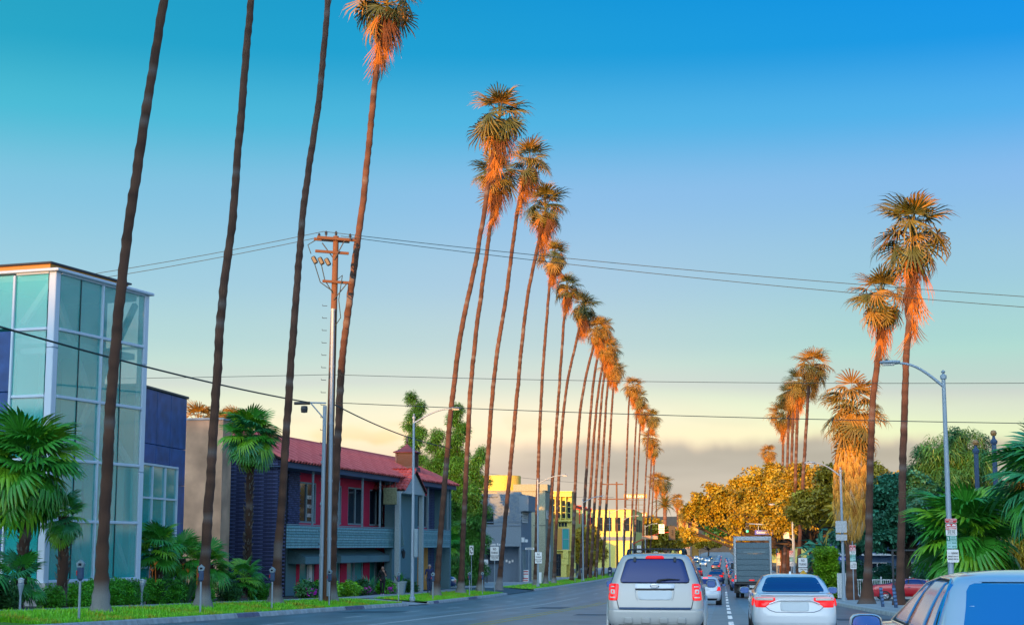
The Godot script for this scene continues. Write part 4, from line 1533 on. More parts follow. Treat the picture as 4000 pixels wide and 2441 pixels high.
func build_palms() -> void:
	for k in 3:
		live_mb.append(fan_mesh(0.85, 1.1, 1.75 + 0.15 * k, 17, 0.42 + 0.10 * k, 0.12 + 0.06 * k, 100 + k, 0.7, 0.34, [0.2, 0.65, 1.0][k]))
		live.append(live_mb[k].mesh())
	for k in 2:
		dead_mb.append(fan_mesh(0.55, 1.2, 0.32 + 0.2 * k, 8, 0.25, 0.30, 200 + k, 0.9, 0.3, 0.15 * k))
		dead.append(dead_mb[k].mesh())
	var cr := MB.new()
	cr.tinted = true
	for i in 30:
		var u := (i + 0.5) / 30.0
		cr.add(live_mb[0 if u < 0.36 else rng.randi() % 3], frond_xf(Vector3(0, 0.4 * (1.0 - u), 0), i * 2.39996 + rr(-0.5, 0.5), lerpf(1.5, -0.95, pow(u, 1.15)) + rr(-0.3, 0.3), rr(-0.6, 0.6), rr(0.85, 1.15)))
	merged.append(cr.mesh())
	var dc := MB.new()
	dc.tinted = true
	for i in 34:
		var u := (i + 0.5) / 34.0
		dc.add(dead_mb[i % 2], frond_xf(Vector3(-0.04 * u, -0.05 - u * u * 1.1, 0), i * 2.39996, lerpf(-0.35, -1.28, pow(u, 0.4)) + rr(-0.1, 0.1), rr(-0.4, 0.4), rr(0.7, 1.0)))
	merged.append(dc.mesh())
	# left row: [d, trunk points x, y ..., crown x, y, half width, skirt, label]
	var row := [
		[29.5, [-15.2, -0.2, -14.82, 8.1, -14.60, 11.1, -14.56, 12.4, -14.45, 19.0], [-14.4, 21.5], 1.5, 1.5, "tall palm at the edge of view, only a sliver of its trunk showing"],
		[43.6, [-17.32, -0.42, -17.25, 5.16, -16.95, 9.96, -16.52, 13.64, -16.04, 17.39, -15.77, 19.69], [-15.5, 23.5], 1.6, 1.5, "dark palm trunk with pale flared foot in front of the glass building"],
		[52.6, [-17.34, -0.55, -16.99, 8.73, -16.62, 13.08, -16.18, 20.54, -16.0, 23.0], [-15.9, 25.5], 1.6, 1.5, "dark palm trunk standing before the tan wall, beyond the hedge"],
		[61.5, [-17.35, -0.75, -17.01, 6.59, -16.49, 14.95, -15.97, 19.24, -15.65, 23.61], [-15.5, 26.5], 1.6, 1.5, "dark palm trunk before the corner of the dark brick building"],
		[70.6, [-17.36, -0.95, -17.05, 9.2, -16.4, 14.93, -16.02, 18.43, -15.47, 24.76], [-15.12, 26.4], 1.65, 1.7, "palm beside the utility pole, orange crown cut by the top of view"],
		[97.2, [-17.38, -1.45, -16.25, 12.01, -14.84, 19.82, -14.01, 25.11], [-13.5, 27.9], 1.95, 2.3, "tallest full crowned palm, trunk rising past the far end of the motel"],
		[106.7, [-17.39, -1.58, -16.74, 12.17, -15.85, 20.14, -15.28, 24.18], [-15.0, 26.3], 1.7, 1.8, "palm whose crown hangs below and behind the tallest palm"],
		[115.4, [-17.39, -1.7, -16.51, 12.41, -15.44, 20.08, -14.51, 26.93], [-13.73, 29.4], 1.6, 2.2, "palm with a long rust skirt, third full crown from the utility pole"],
		[125.2, [-17.4, -1.82, -16.09, 11.67, -15.25, 19.95, -14.24, 25.31], [-13.66, 28.0], 1.8, 1.7, "palm leaning to the road beside the driveway with no turns sign"],
		[150.1, [-17.41, -2.29, -16.9, 13.66, -15.99, 25.97], [-15.54, 28.6], 1.6, 1.3, "palm behind the A frame sign, half hiding a no turns sign"],
		[158.6, [-17.41, -2.3, -15.84, 18.49, -15.4, 24.37], [-15.09, 26.9], 1.5, 1.0, "palm with a purple grey upper trunk next beyond the A frame sign"],
		[166.5, [-17.41, -2.45, -16.34, 14.97, -14.9, 22.83], [-14.09, 26.0], 1.75, 1.3, "palm bowed towards the road before the yellow windowed building"]]
	var n := 0
	for q in row:
		var pts := []
		for i in range(0, q[1].size(), 2): pts.append(P(q[1][i], q[1][i + 1], q[0]))
		fan_palm(q[5], pts, P(q[2][0], q[2][1], q[0]), q[3], 300 + n * 7, q[4], n > 3, 0.165 if n < 4 else 0.18, 0.115 if n < 4 else 0.135, 0.24)
		n += 1
	var far := [[186.4, -17.42, -2.65, -16.34, 16.55, -14.3, 26.2, 1.5], [197.3, -17.43, -2.76, -15.74, 20.0, -14.28, 28.03, 1.33], [204.9, -17.43, -2.8, -15.9, 18.0, -14.6, 26.4, 1.5], [212.9, -17.43, -2.83, -15.71, 20.89, -14.65, 27.02, 1.55], [222.0, -17.43, -2.9, -15.68, 21.71, -15.07, 25.77, 1.5], [235.1, -17.44, -3.1, -15.75, 22.9, -15.23, 26.58, 1.47], [284.6, -17.44, -3.25, -16.19, 25.88, -15.35, 28.99, 1.8], [303.7, -17.45, -3.3, -15.9, 24.35, -15.38, 28.68, 1.8], [316.5, -17.45, -3.34, -15.85, 23.66, -15.32, 26.94, 1.8], [347.2, -17.45, -3.4, -15.6, 24.89, -14.75, 28.3, 1.9], [364.0, -17.45, -3.4, -15.66, 21.32, -15.99, 24.89, 2.0], [385.0, -17.4, -3.4, -16.0, 20.0, -16.2, 24.0, 2.0]]
	n = 0
	for q in far:
		fan_palm("slender distant palm of the receding left row, %s beyond the one bowed to the road" % ordinal(n + 1), [P(q[1], q[2], q[0]), P(q[3], q[4], q[0])], P(q[5], q[6], q[0]), q[7] * 1.12, 500 + n, 1.0, false, 0.21, 0.15, 0.2, 30, "distant palms of the left row")
		n += 1
	# small crowns far down the street on the left
	for q in [[520.0, -21.0, 21.4, 3.0], [540.0, -19.2, 21.2, 3.2], [600.0, -16.5, 17.5, 2.6], [640.0, -15.0, 13.2, 2.8]]:
		fan_palm("small far fan palm before the far tower, %s from the left" % ordinal(n - 11), [on(q[1], q[0])], P(q[1], q[2], q[0]), q[3], 540 + n, 1.0, false, 0.3, 0.22, 0.2, 30, "far palms at the end of the street")
		n += 1
	# behind the tan wall, lit gold
	for q in [[150.0, -50.3, 12.8, 2.2], [150.0, -48.3, 12.2, 2.0], [148.0, -46.0, 12.4, 1.9]]:
		fan_palm(["golden palm top over the blue wing parapet", "golden palm top over the tan wall, nearest the blue wing", "golden palm top over the tan wall beside the fan palm"][n - 16], [on(q[1], q[0])], P(q[1], q[2], q[0]), q[3], 560 + n, 1.0, false, 0.2, 0.16, 0.2, 30, "golden palm tops behind the tan wall")
		n += 1
	# right side
	fan_palm("tallest palm on the right with long dark rust skirt behind the near street lamp", [P(8.1, -1.2, 77.4), P(8.77, 9.57, 77.4), P(9.05, 12.25, 77.4)], P(9.36, 15.9, 77.4), 1.85, 700, 3.6, true, 0.19, 0.14, 0.16, 32, "tall palms on the right")
	fan_palm("golden crowned palm on the right leaning beside the tallest one", [P(7.05, -1.36, 82.3), P(7.61, 8.0, 82.3), P(8.05, 11.37, 82.3)], P(8.24, 13.7, 82.3), 1.45, 707, 1.8, true, 0.20, 0.14, 0.34, 34, "tall palms on the right")
	skirted_palm()
	var g := [[162.3, 7.22, -2.36, 8.74, 16.04, 9.3, 18.9, 1.9], [172.9, 7.21, -2.45, 8.26, 17.0, 8.46, 18.2, 1.7], [186.1, 7.21, -2.55, 8.35, 17.0, 8.61, 18.4, 1.75], [197.5, 7.2, -2.65, 8.28, 17.0, 8.53, 19.2, 1.7], [207.3, 7.2, -2.75, 7.85, 13.7, 7.89, 17.6, 1.95]]
	var gl := ["highest and nearest of five slender palms on the right, crown apart", "slender palm second in height of the right hand cluster", "slender palm in the middle of the right hand cluster", "slender palm fourth along in the right hand cluster", "lowest crowned palm at the street side of the right hand cluster"]
	for i in 5:
		var q: Array = g[i]
		fan_palm(gl[i], [P(q[1], q[2], q[0]), P(q[3], q[4], q[0])], P(q[5], q[6], q[0]), q[7], 720 + i, 1.2, false, 0.2, 0.15, 0.2, 30, "cluster of slender palms on the right")
	fan_palm("single small palm crown above the spreading street trees", [on(12.5, 430.0), P(12.2, 18.0, 430.0)], P(12.4, 25.3, 430.0), 2.3, 740, 1.5, false, 0.25, 0.2, 0.2, 30, "lone palms")
	canary_palm()

# thick palm wrapped in a hanging skirt of dead leaves
func skirted_palm() -> void:
	var base := P(7.25, -1.6, 94.7)
	var t := thing("skirted_palm", "shaggy fan palm wrapped in a long golden skirt of dead leaves by the right kerb", "palm tree", base)
	part(t, "trunk", trunk_mesh([Vector3(0, -0.1, 0), Vector3(0.03, 2.0, 0), Vector3(0.0, 4.2, 0), Vector3(0.4, 10.6, 0)], 0.27, 0.26, 0.3, 811, 0.0, 1.3), M.palm_bark)
	var top := Vector3(0.42, 10.7, 0)
	for i in 60:
		var u := (i + 0.5) / 60.0
		part(t, "frond", live[i % 3], [M.frond_b, M.frond_a, M.frond_b][i % 3], frond_xf(top + Vector3(0, 0.8 - 2.2 * u, 0), i * 2.39996 + rr(-0.3, 0.3), lerpf(1.35, -1.0, pow(u, 0.8)) + rr(-0.15, 0.15), rr(-0.5, 0.5), rr(1.0, 1.25)))
	var rest := MB.new()
	rest.tinted = true
	for i in 420:
		var u := (i + 0.5) / 420.0
		var y := lerpf(9.6, 4.6, u) + rr(-0.2, 0.2)
		var w := sin(clampf((y - 3.2) / 6.5, 0.0, 1.0) * PI * 0.8) * 0.95
		var az := i * 2.39996
		var x := frond_xf(Vector3(0.4 * (y - 4.0) / 6.5, y, 0) + Vector3(sin(az), 0, cos(az)) * w, az, rr(-1.36, -1.15), rr(-0.5, 0.5), rr(0.65, 1.0))
		if i % 4 == 0: part(t, "dead_frond", dead[i % 2], M.fan_straw if i % 8 else M.frond_dead, x)
		else: rest.add(dead_mb[i % 2], x)
	part(t, "skirt", rest, mat("skirt_straw", 0.78, 0.42, 0.07, 0.9), Transform3D.IDENTITY, "stuff").material_override.vertex_color_use_as_albedo = true

# feather palm far down the street
func canary_palm() -> void:
	var fm := MB.new()
	fm.tinted = true
	var pp := []
	for i in 9:
		var u := i / 8.0
		pp.append(Vector3(0, 0.9 * sin(u * 2.2) - 1.5 * u * u, 4.4 * u))
	fm.tube(pp, [0.09, 0.08, 0.07, 0.06, 0.05, 0.04, 0.03, 0.02, 0.01], 4, false)
	for i in range(1, 9):
		for s in [-1, 1]:
			for k in 3:
				var a: Vector3 = pp[i - 1].lerp(pp[i], k / 3.0)
				var tip := a + Vector3(s * 0.62 * sin(PI * clampf(i / 9.0 + 0.12, 0, 1)), -0.22, 0.42)
				fm.tri(a, a + Vector3(0, 0, 0.15), tip)
	var fmesh := fm.mesh()
	var t := thing("date_palm", "stout feather palm with arching fronds far down the street before the pale tower", "palm tree", on(-16.6, 470.0))
	part(t, "trunk", trunk_mesh([Vector3(0, -0.2, 0), Vector3(0, 6.0, 0), Vector3(0.1, 16.4, 0)], 0.6, 0.55, 0.2, 90, 0.0, 1.4), M.palm_bark)
	for i in 44:
		var u := (i + 0.5) / 44.0
		part(t, "frond", fmesh, [M.frond_b, M.frond_a, M.frond_c][i % 3], frond_xf(Vector3(0.1, 16.4 + 0.4 * (1.0 - u), 0), i * 2.39996, lerpf(1.2, -0.5, u), rr(-0.2, 0.2), rr(0.9, 1.1)))

# short garden fan palms: big leaves, each a piece of its own
func garden_palm(called: String, label: String, at: Vector3, h: float, half: float, n: int, seed: int, mats: Array, hairy := true, low := -0.9, group := "") -> void:
	var r := RandomNumberGenerator.new()
	r.seed = seed
	var t := thing(called, label, "palm tree", at, r.randf_range(0, TAU), group)
	if h > 0.2:
		var tm := trunk_mesh([Vector3(0, -0.15, 0), Vector3(0.03, h * 0.5, 0), Vector3(0, h, 0)], 0.15, 0.17, 0.05, seed, 0.0, 0.55)
		var tr := part(t, "trunk", tm, M.palm_bark)
		# old leaf bases
		var bt := MB.new()
		bt.tinted = true
		for i in int(h * 34):
			var y := h * r.randf()
			var a := r.randf_range(0, TAU)
			bt.col = Color(0.25, 0.22, 0.18) * r.randf_range(0.4, 1.5)
			var o := Vector3(sin(a), 0, cos(a)) * 0.155
			bt.tube([o + Vector3(0, y, 0), o * 1.55 + Vector3(0, y + 0.13, 0)], [0.035, 0.012], 4)
		part(tr, "leaf_stubs", bt, M.palm_bark, Transform3D.IDENTITY, "stuff")
	var s := half / 1.65
	for i in n:
		var u := (i + 0.5) / n
		var el := lerpf(1.35, low, pow(u, 0.9)) + r.randf_range(-0.15, 0.15)
		part(t, "frond", garden_leaf[i % 3], mats[i % mats.size()], frond_xf(Vector3(0, h + 0.2 * (1.0 - u) - 0.25 * u, 0), i * 2.39996 + r.randf_range(-0.3, 0.3), el, r.randf_range(-0.4, 0.4), s * r.randf_range(0.85, 1.1)))
	if hairy:
		for i in 16:
			var u := (i + 0.5) / 16.0
			part(t, "dead_frond", dead[i % 2], M.fan_straw, frond_xf(Vector3(0, h - 0.25 - 0.45 * u, 0), i * 2.39996, lerpf(-1.1, -1.45, u), r.randf_range(-0.4, 0.4), s * 0.62))

var garden_leaf := []

func spiky(parent: Node, called: String, at: Vector3, n: int, L: float, w: float, m: Material, seed: int, stiff := 0.7) -> MeshInstance3D:
	var r := RandomNumberGenerator.new()
	r.seed = seed
	var mb := MB.new()
	mb.tinted = true
	for i in n:
		var a := r.randf_range(0, TAU)
		var lean := r.randf_range(0.15, 1.0)
		var l := L * r.randf_range(0.7, 1.1)
		var d := Vector3(sin(a), 0, cos(a))
		var sd := Vector3(cos(a), 0, -sin(a)) * w
		var sh := r.randf_range(0.7, 1.25)
		mb.col = Color(sh, sh, sh)
		var p0 := d * 0.05
		var p1 := d * l * 0.45 * lean + Vector3(0, l * 0.55, 0)
		var p2 := d * l * lean + Vector3(0, l * (0.95 - lean * (1.0 - stiff)), 0)
		mb.tri(p0 - sd, p0 + sd, p1 + sd); mb.tri(p0 - sd, p1 + sd, p1 - sd)
		mb.tri(p1 - sd, p1 + sd, p2)
	return part(parent, called, mb, m, Transform3D(Basis.IDENTITY, at))

# leaves scattered through blobs [x, y, z, rx, ry, rz]; thicker towards each blob's skin
func leafy(parent: Node, called: String, blobs: Array, per: float, leaf: Mesh, m: Material, seed: int, size := 1.0, gaps := 0.0) -> void:
	var r := RandomNumberGenerator.new()
	r.seed = seed
	var xf := []
	var tint := []
	var f := FastNoiseLite.new()
	f.seed = seed
	f.frequency = 0.5
	for b in blobs:
		var n := int(per * pow(b[3] * b[4] * b[5], 0.6667))
		var c := Vector3(b[0], b[1], b[2])
		var shade := r.randf_range(0.8, 1.2)
		for i in n:
			var z := r.randf_range(-1, 1)
			var a := r.randf_range(0, TAU)
			var q := sqrt(1.0 - z * z)
			var d := Vector3(q * cos(a), z, q * sin(a))
			var k := pow(r.randf(), 0.45)
			var p := c + d * k * Vector3(b[3], b[4], b[5])
			if gaps > 0.0 and f.get_noise_3d(p.x, p.y * 1.4, p.z) < -0.32 + gaps * 0.4: continue
			var s := size * r.randf_range(0.7, 1.35)
			xf.append(Transform3D(Basis.from_euler(Vector3(r.randf_range(-0.9, 0.9), r.randf_range(0, TAU), r.randf_range(-0.6, 0.6))).scaled(Vector3(s, s, s)), p))
			var y := shade * r.randf_range(0.7, 1.3)
			tint.append(Color(y * r.randf_range(0.9, 1.15), y, y * 0.9))
	scatter(parent, called, leaf, m, xf, tint)

# a sprig of k leaves of length l
func sprig(k: int, l: float, w: float, spread := 1.0, hang := 0.3, seed := 1) -> ArrayMesh:
	var r := RandomNumberGenerator.new()
	r.seed = seed
	var mb := MB.new()
	mb.tinted = true
	for i in k:
		var a := TAU * i / k + r.randf_range(-0.4, 0.4)
		var e := r.randf_range(-0.5, 0.9) * spread
		var d := Vector3(cos(a) * cos(e), sin(e), sin(a) * cos(e))
		var o := d * l * 0.25 + Vector3(0, r.randf_range(-0.3, 0.3) * l, 0)
		var sd := d.cross(Vector3.UP).normalized() * w
		var mid := o + d * l * 0.5 + Vector3(0, 0.06 * l, 0)
		var tip := o + d * l - Vector3(0, hang * l, 0)
		mb.tri(o, mid - sd, mid + sd)
		mb.tri(mid - sd, tip, mid + sd)
	return mb.mesh()

var SP := {}

func bush(called: String, label: String, category: String, at: Vector3, blobs: Array, leaf: String, m: Material, seed: int, per := 260.0, group := "", size := 1.0, stem := true) -> Node3D:
	var t := thing(called, label, category, at, 0.0, group)
	leafy(t, "foliage", blobs, per, SP[leaf], m, seed, size)
	if stem:
		var mb := MB.new()
		var b: Array = blobs[0]
		for i in 4:
			mb.tube([Vector3(b[0] * 0.5, -0.1, b[2] * 0.5), Vector3(b[0], b[1], b[2]) + Vector3(sin(i * 1.7), 0.2, cos(i * 1.7)) * b[3] * 0.5], [0.04, 0.012], 5)
		part(t, "stem", mb, M.bark)
	return t

func build_gardens() -> void:
	for k in 3:
		garden_leaf.append(fan_mesh(0.7, 0.95, 2.3, 26, 0.22 + 0.12 * k, 0.10 + 0.1 * k, 400 + k, 0.5, 0.62).mesh())
	SP["small"] = sprig(6, 0.10, 0.022, 1.0, 0.2, 1)
	SP["round"] = sprig(6, 0.17, 0.05, 1.0, 0.2, 2)
	SP["long"] = sprig(7, 0.34, 0.028, 0.8, 0.35, 3)
	SP["tree"] = sprig(7, 0.36, 0.085, 1.0, 0.25, 4)
	SP["willow"] = sprig(7, 0.42, 0.022, 0.6, 0.8, 5)
	SP["bloom"] = sprig(5, 0.06, 0.025, 1.0, 0.0, 6)
	SP["banana"] = sprig(5, 1.5, 0.17, 1.1, 0.35, 7)
	var g1 := [M.fan_green, M.fan_bright, M.fan_green]
	garden_palm("fan_palm", "big bushy fan palm with yellowing lower leaves at the foot of the glass building", P(-20.95, 0.2, 46.5), 3.75, 1.85, 56, 11, [M.fan_green, M.fan_bright, M.fan_green, M.fan_green], false, -1.1)
	garden_palm("fan_palm", "small fan palm on a thin dark trunk before the glass corner column", P(-20.6, -0.3, 48.6), 2.7, 0.82, 30, 12, [M.fan_green, M.fan_blue, M.fan_bright], true, -1.0)
	garden_palm("fan_palm", "round headed fan palm with straw skirt before the dark brick end wall", P(-21.2, -0.6, 70.5), 7.0, 1.5, 46, 13, [M.fan_green, M.fan_blue, M.fan_bright], true, -0.95)
	garden_palm("fan_palm", "low spreading fan palm below the curtained window of the blue wing", P(-20.9, -0.1, 58.0), 1.5, 1.15, 26, 14, g1, false, -0.5)
	garden_palm("fan_palm", "low fan palm between the tan wall and the palm trunk", P(-21.0, -0.2, 61.0), 1.2, 1.05, 22, 15, g1, false, -0.5)
	garden_palm("fan_palm", "clumping fan palm at the corner of the dark brick wall, upper of two", P(-21.0, -0.4, 64.5), 1.15, 1.1, 26, 16, g1, false, -0.7)
	garden_palm("fan_palm", "clumping fan palm at the corner of the dark brick wall, lower of two", P(-20.6, -0.6, 68.0), 0.7, 1.0, 22, 17, g1, false, -0.6)
	garden_palm("fan_palm", "low feathery fan palm at the edge of view beside the path light", P(-21.3, 0.0, 43.6), 0.9, 1.2, 30, 18, [M.fan_green, M.fan_bright], false, -0.6)
	garden_palm("fan_palm", "low feathery fan palm under the big bushy one", P(-20.7, -0.2, 45.6), 0.7, 0.95, 24, 19, [M.fan_blue, M.fan_green], false, -0.6)
	garden_palm("fan_palm", "short fan palm behind the palm trunks beside the grey shop driveway", P(-22.0, -1.4, 128.5), 3.0, 1.5, 28, 20, g1, false, -0.7)
	# hedge and shrubs in front of the glass building
	for q in [[-20.75, 52.5, 1.5, "clipped dark green hedge block before the glass building, nearest the parking meter"], [-20.7, 55.3, 1.5, "clipped green hedge block under the end column of the glass building"], [-20.75, 58.2, 1.4, "clipped green hedge block beside the orange bird flowers"]]:
		var bl := []
		for i in 5: bl.append([rr(-0.15, 0.15), 0.42, -q[2] + i * q[2] * 0.5, 0.5, 0.5, 0.55])
		bush("hedge", q[3], "hedge", on(q[0], q[1], 0.3), bl, "small", M.leaf_hedge, int(q[1] * 10), 1700.0, "hedge blocks along the garden bed")
	var bs := [[-20.9, 42.6, 0.75, "dark rounded shrub at the edge of view under the fan leaves", "leaf_dark"], [-20.6, 44.4, 0.6, "dark rounded shrub behind the path light", "leaf_dark"], [-20.5, 47.6, 0.5, "small bright shrub between the path light and the parking meter", "leaf_hedge"], [-20.55, 49.6, 0.55, "bright shrub behind the nearest parking meter", "leaf_hedge"], [-20.6, 62.4, 0.55, "leafy shrub beside the second palm trunk", "leaf_hedge"], [-20.7, 66.2, 0.6, "rounded shrub at the brick corner, nearer the road", "leaf_dark"], [-20.6, 70.2, 0.6, "rounded shrub at the end of the brick wall", "leaf_hedge"]]
	for q in bs:
		var s: float = q[2]
		bush("shrub", q[3], "shrub", on(q[0], q[1], 0.3), [[0, s * 0.7, 0, s, s * 0.8, s], [s * 0.5, s * 0.5, s * 0.4, s * 0.6, s * 0.5, s * 0.6], [-s * 0.3, s * 0.5, -s * 0.7, s * 0.7, s * 0.5, s * 0.7]], "small", M[q[4]], int(q[1] * 9), 1500.0, "shrubs in the left garden bed")
	# flowering bed along the motel front
	var fl := [[-21.0, 80.0, "shrub with magenta flowers at the brick corner of the motel"], [-21.0, 82.6, "broad leafy shrub with few flowers before the first shop window"], [-20.9, 85.0, "bright yellow green shrub beside the palm at the motel"], [-20.85, 89.0, "bright fern like shrub under the middle awning"], [-20.8, 92.0, "shrub with magenta flowers beside the spiky agave"], [-20.6, 97.5, "shrub with magenta flowers behind the walking person"], [-20.4, 103.8, "small shrub at the foot of the oak doors"]]
	for i in fl.size():
		var q: Array = fl[i]
		var t := bush("flowering_shrub", q[2], "shrub", on(q[0], q[1], 0.34), [[0, 0.42, 0, 0.5, 0.45, 0.7], [0.15, 0.3, 0.7, 0.4, 0.35, 0.5], [0.1, 0.3, -0.7, 0.4, 0.35, 0.5]], "round", M.fan_bright if i == 2 or i == 3 else M.leaf_hedge if i % 2 else M.leaf_dark, 900 + i, 620.0, "shrubs along the motel front")
		if i in [0, 4, 5]:
			leafy(t, "flowers", [[0.35, 0.3, 0.3, 0.3, 0.25, 0.9]], 420.0, SP.bloom, M.petal_magenta, 950 + i, 1.3)
	var ag := thing("agave", "blue green spiky agave between the motel doors", "plant", on(-20.9, 94.5, 0.34))
	spiky(ag, "leaves", Vector3.ZERO, 22, 1.25, 0.06, M.fan_blue, 5, 0.9)
	var pl := thing("planter", "square pale planter holding a spiky plant beside the street lamp", "planter", on(-20.0, 99.0, 0.34))
	var pb := MB.new()
	pb.lathe([Vector2(0.0, 0.0), Vector2(0.42, 0.0), Vector2(0.55, 0.66), Vector2(0.60, 0.68), Vector2(0.60, 0.76), Vector2(0.50, 0.76), Vector2(0.48, 0.6), Vector2(0, 0.6)], Vector3.ZERO, 4, Basis(Vector3.UP, PI / 4))
	part(pl, "pot", pb, M.pier_pale)
	var pp := thing("potted_plant", "spiky strap leaved plant growing in the pale planter", "plant", on(-20.0, 99.0, 0.94))
	spiky(pp, "leaves", Vector3.ZERO, 26, 0.85, 0.045, M.fan_green, 6, 0.75)
	# bird of paradise clumps
	for q in [[-20.5, 56.9, "strap leaved clump with orange bird shaped flowers before the blue wing"], [-20.5, 60.2, "strap leaved clump with orange flowers beside the second palm trunk"], [-21.2, 45.2, "strap leaved clump with one orange flower behind the path light"]]:
		var t := thing("bird_of_paradise", q[2], "plant", on(q[0], q[1], 0.35))
		spiky(t, "leaves", Vector3.ZERO, 60, 1.15, 0.04, M.leaf_dark, int(q[1]), 0.75)
		for k in 3:
			var f := MB.new()
			f.tinted = true
			for j in 5:
				var a := j * 0.5 - 1.0
				f.tri(Vector3(0, 0, 0), Vector3(0.02, 0.02, 0), Vector3(sin(a) * 0.14, 0.12 + 0.05 * cos(a), 0.02 * j))
				f.tri(Vector3(0, 0, 0.02), Vector3(sin(a) * 0.14, 0.12 + 0.05 * cos(a), 0.02 * j), Vector3(0.02, 0.02, 0))
			f.tube([Vector3(0, 0, 0), Vector3(-0.05, -0.6, 0)], [0.012, 0.015], 4)
			part(t, "flower", f, M.petal_orange, Transform3D(Basis(Vector3.UP, k * 2.0), Vector3(rr(-0.5, 0.5), 1.15 + 0.12 * k, rr(-0.5, 0.5))))
	# path lights
	for q in [[-19.6, 43.4, "short silver path light among the shrubs at the edge of view"], [-20.2, 54.6, "small low path light before the middle of the hedge"]]:
		var t := thing("path_light", q[2], "path light", on(q[0], q[1], 0.33))
		var mb := MB.new()
		mb.lathe([Vector2(0.05, 0), Vector2(0.035, 0.02), Vector2(0.03, 0.42), Vector2(0.09, 0.72), Vector2(0.09, 0.76), Vector2(0, 0.78)], Vector3.ZERO, 12)
		part(t, "post", mb, M.steel_pole)
		var c := MB.new()
		c.lathe([Vector2(0.08, 0.78), Vector2(0.08, 0.86), Vector2(0.11, 0.87), Vector2(0.0, 0.92)], Vector3.ZERO, 12)
		part(t, "lamp_cap", c, M.white_paint)

# tree with limbs that carry the blobs
func tree(called: String, label: String, at: Vector3, trunk_h: float, r: float, blobs: Array, leaf: String, m: Material, seed: int, per: float, size := 1.0, gaps := 0.35, group := "") -> Node3D:
	var t := thing(called, label, "tree", at, 0.0, group)
	var mb := MB.new()
	var fork := Vector3(0, trunk_h, 0)
	mb.tube([Vector3(0, -0.3, 0), Vector3(0, 0.3, 0), Vector3(0.05 * trunk_h, trunk_h * 0.6, 0), fork], [r * 1.5, r * 1.05, r * 0.9, r * 0.75], 9)
	for b in blobs:
		var c := Vector3(b[0], b[1], b[2])
		var mid := fork.lerp(c, 0.55) + Vector3(0, -0.10 * fork.distance_to(c), 0)
		mb.tube([fork - Vector3(0, 0.2, 0), mid, c], [r * 0.5, r * 0.3, r * 0.08], 6)
		for k in 4:
			var a: float = k * 1.7 + b[0]
			mb.tube([mid.lerp(c, 0.4), c + Vector3(cos(a) * b[3], 0.3 * b[4] * sin(a * 2.0), sin(a) * b[5]) * 0.75], [r * 0.16, r * 0.03], 4)
	part(t, "trunk", mb, M.bark)
	leafy(t, "crown", blobs, per, SP[leaf], m, seed, size, gaps)
	return t

func cluster(seed: int, n: int, rx: float, ry: float, rz: float, y: float, s0: float, s1: float) -> Array:
	var r := RandomNumberGenerator.new()
	r.seed = seed
	var out := []
	for i in n:
		var a := i * 2.39996
		var k := sqrt((i + 0.5) / n)
		var s := r.randf_range(s0, s1)
		out.append([cos(a) * k * rx, y + (1.0 - k * k) * ry + r.randf_range(-0.2, 0.2) * ry, sin(a) * k * rz, s * 1.25, s * 0.8, s * 1.25])
	return out

func shifted(bl: Array, dx: float) -> Array:
	for b in bl: b[0] += dx
	return bl

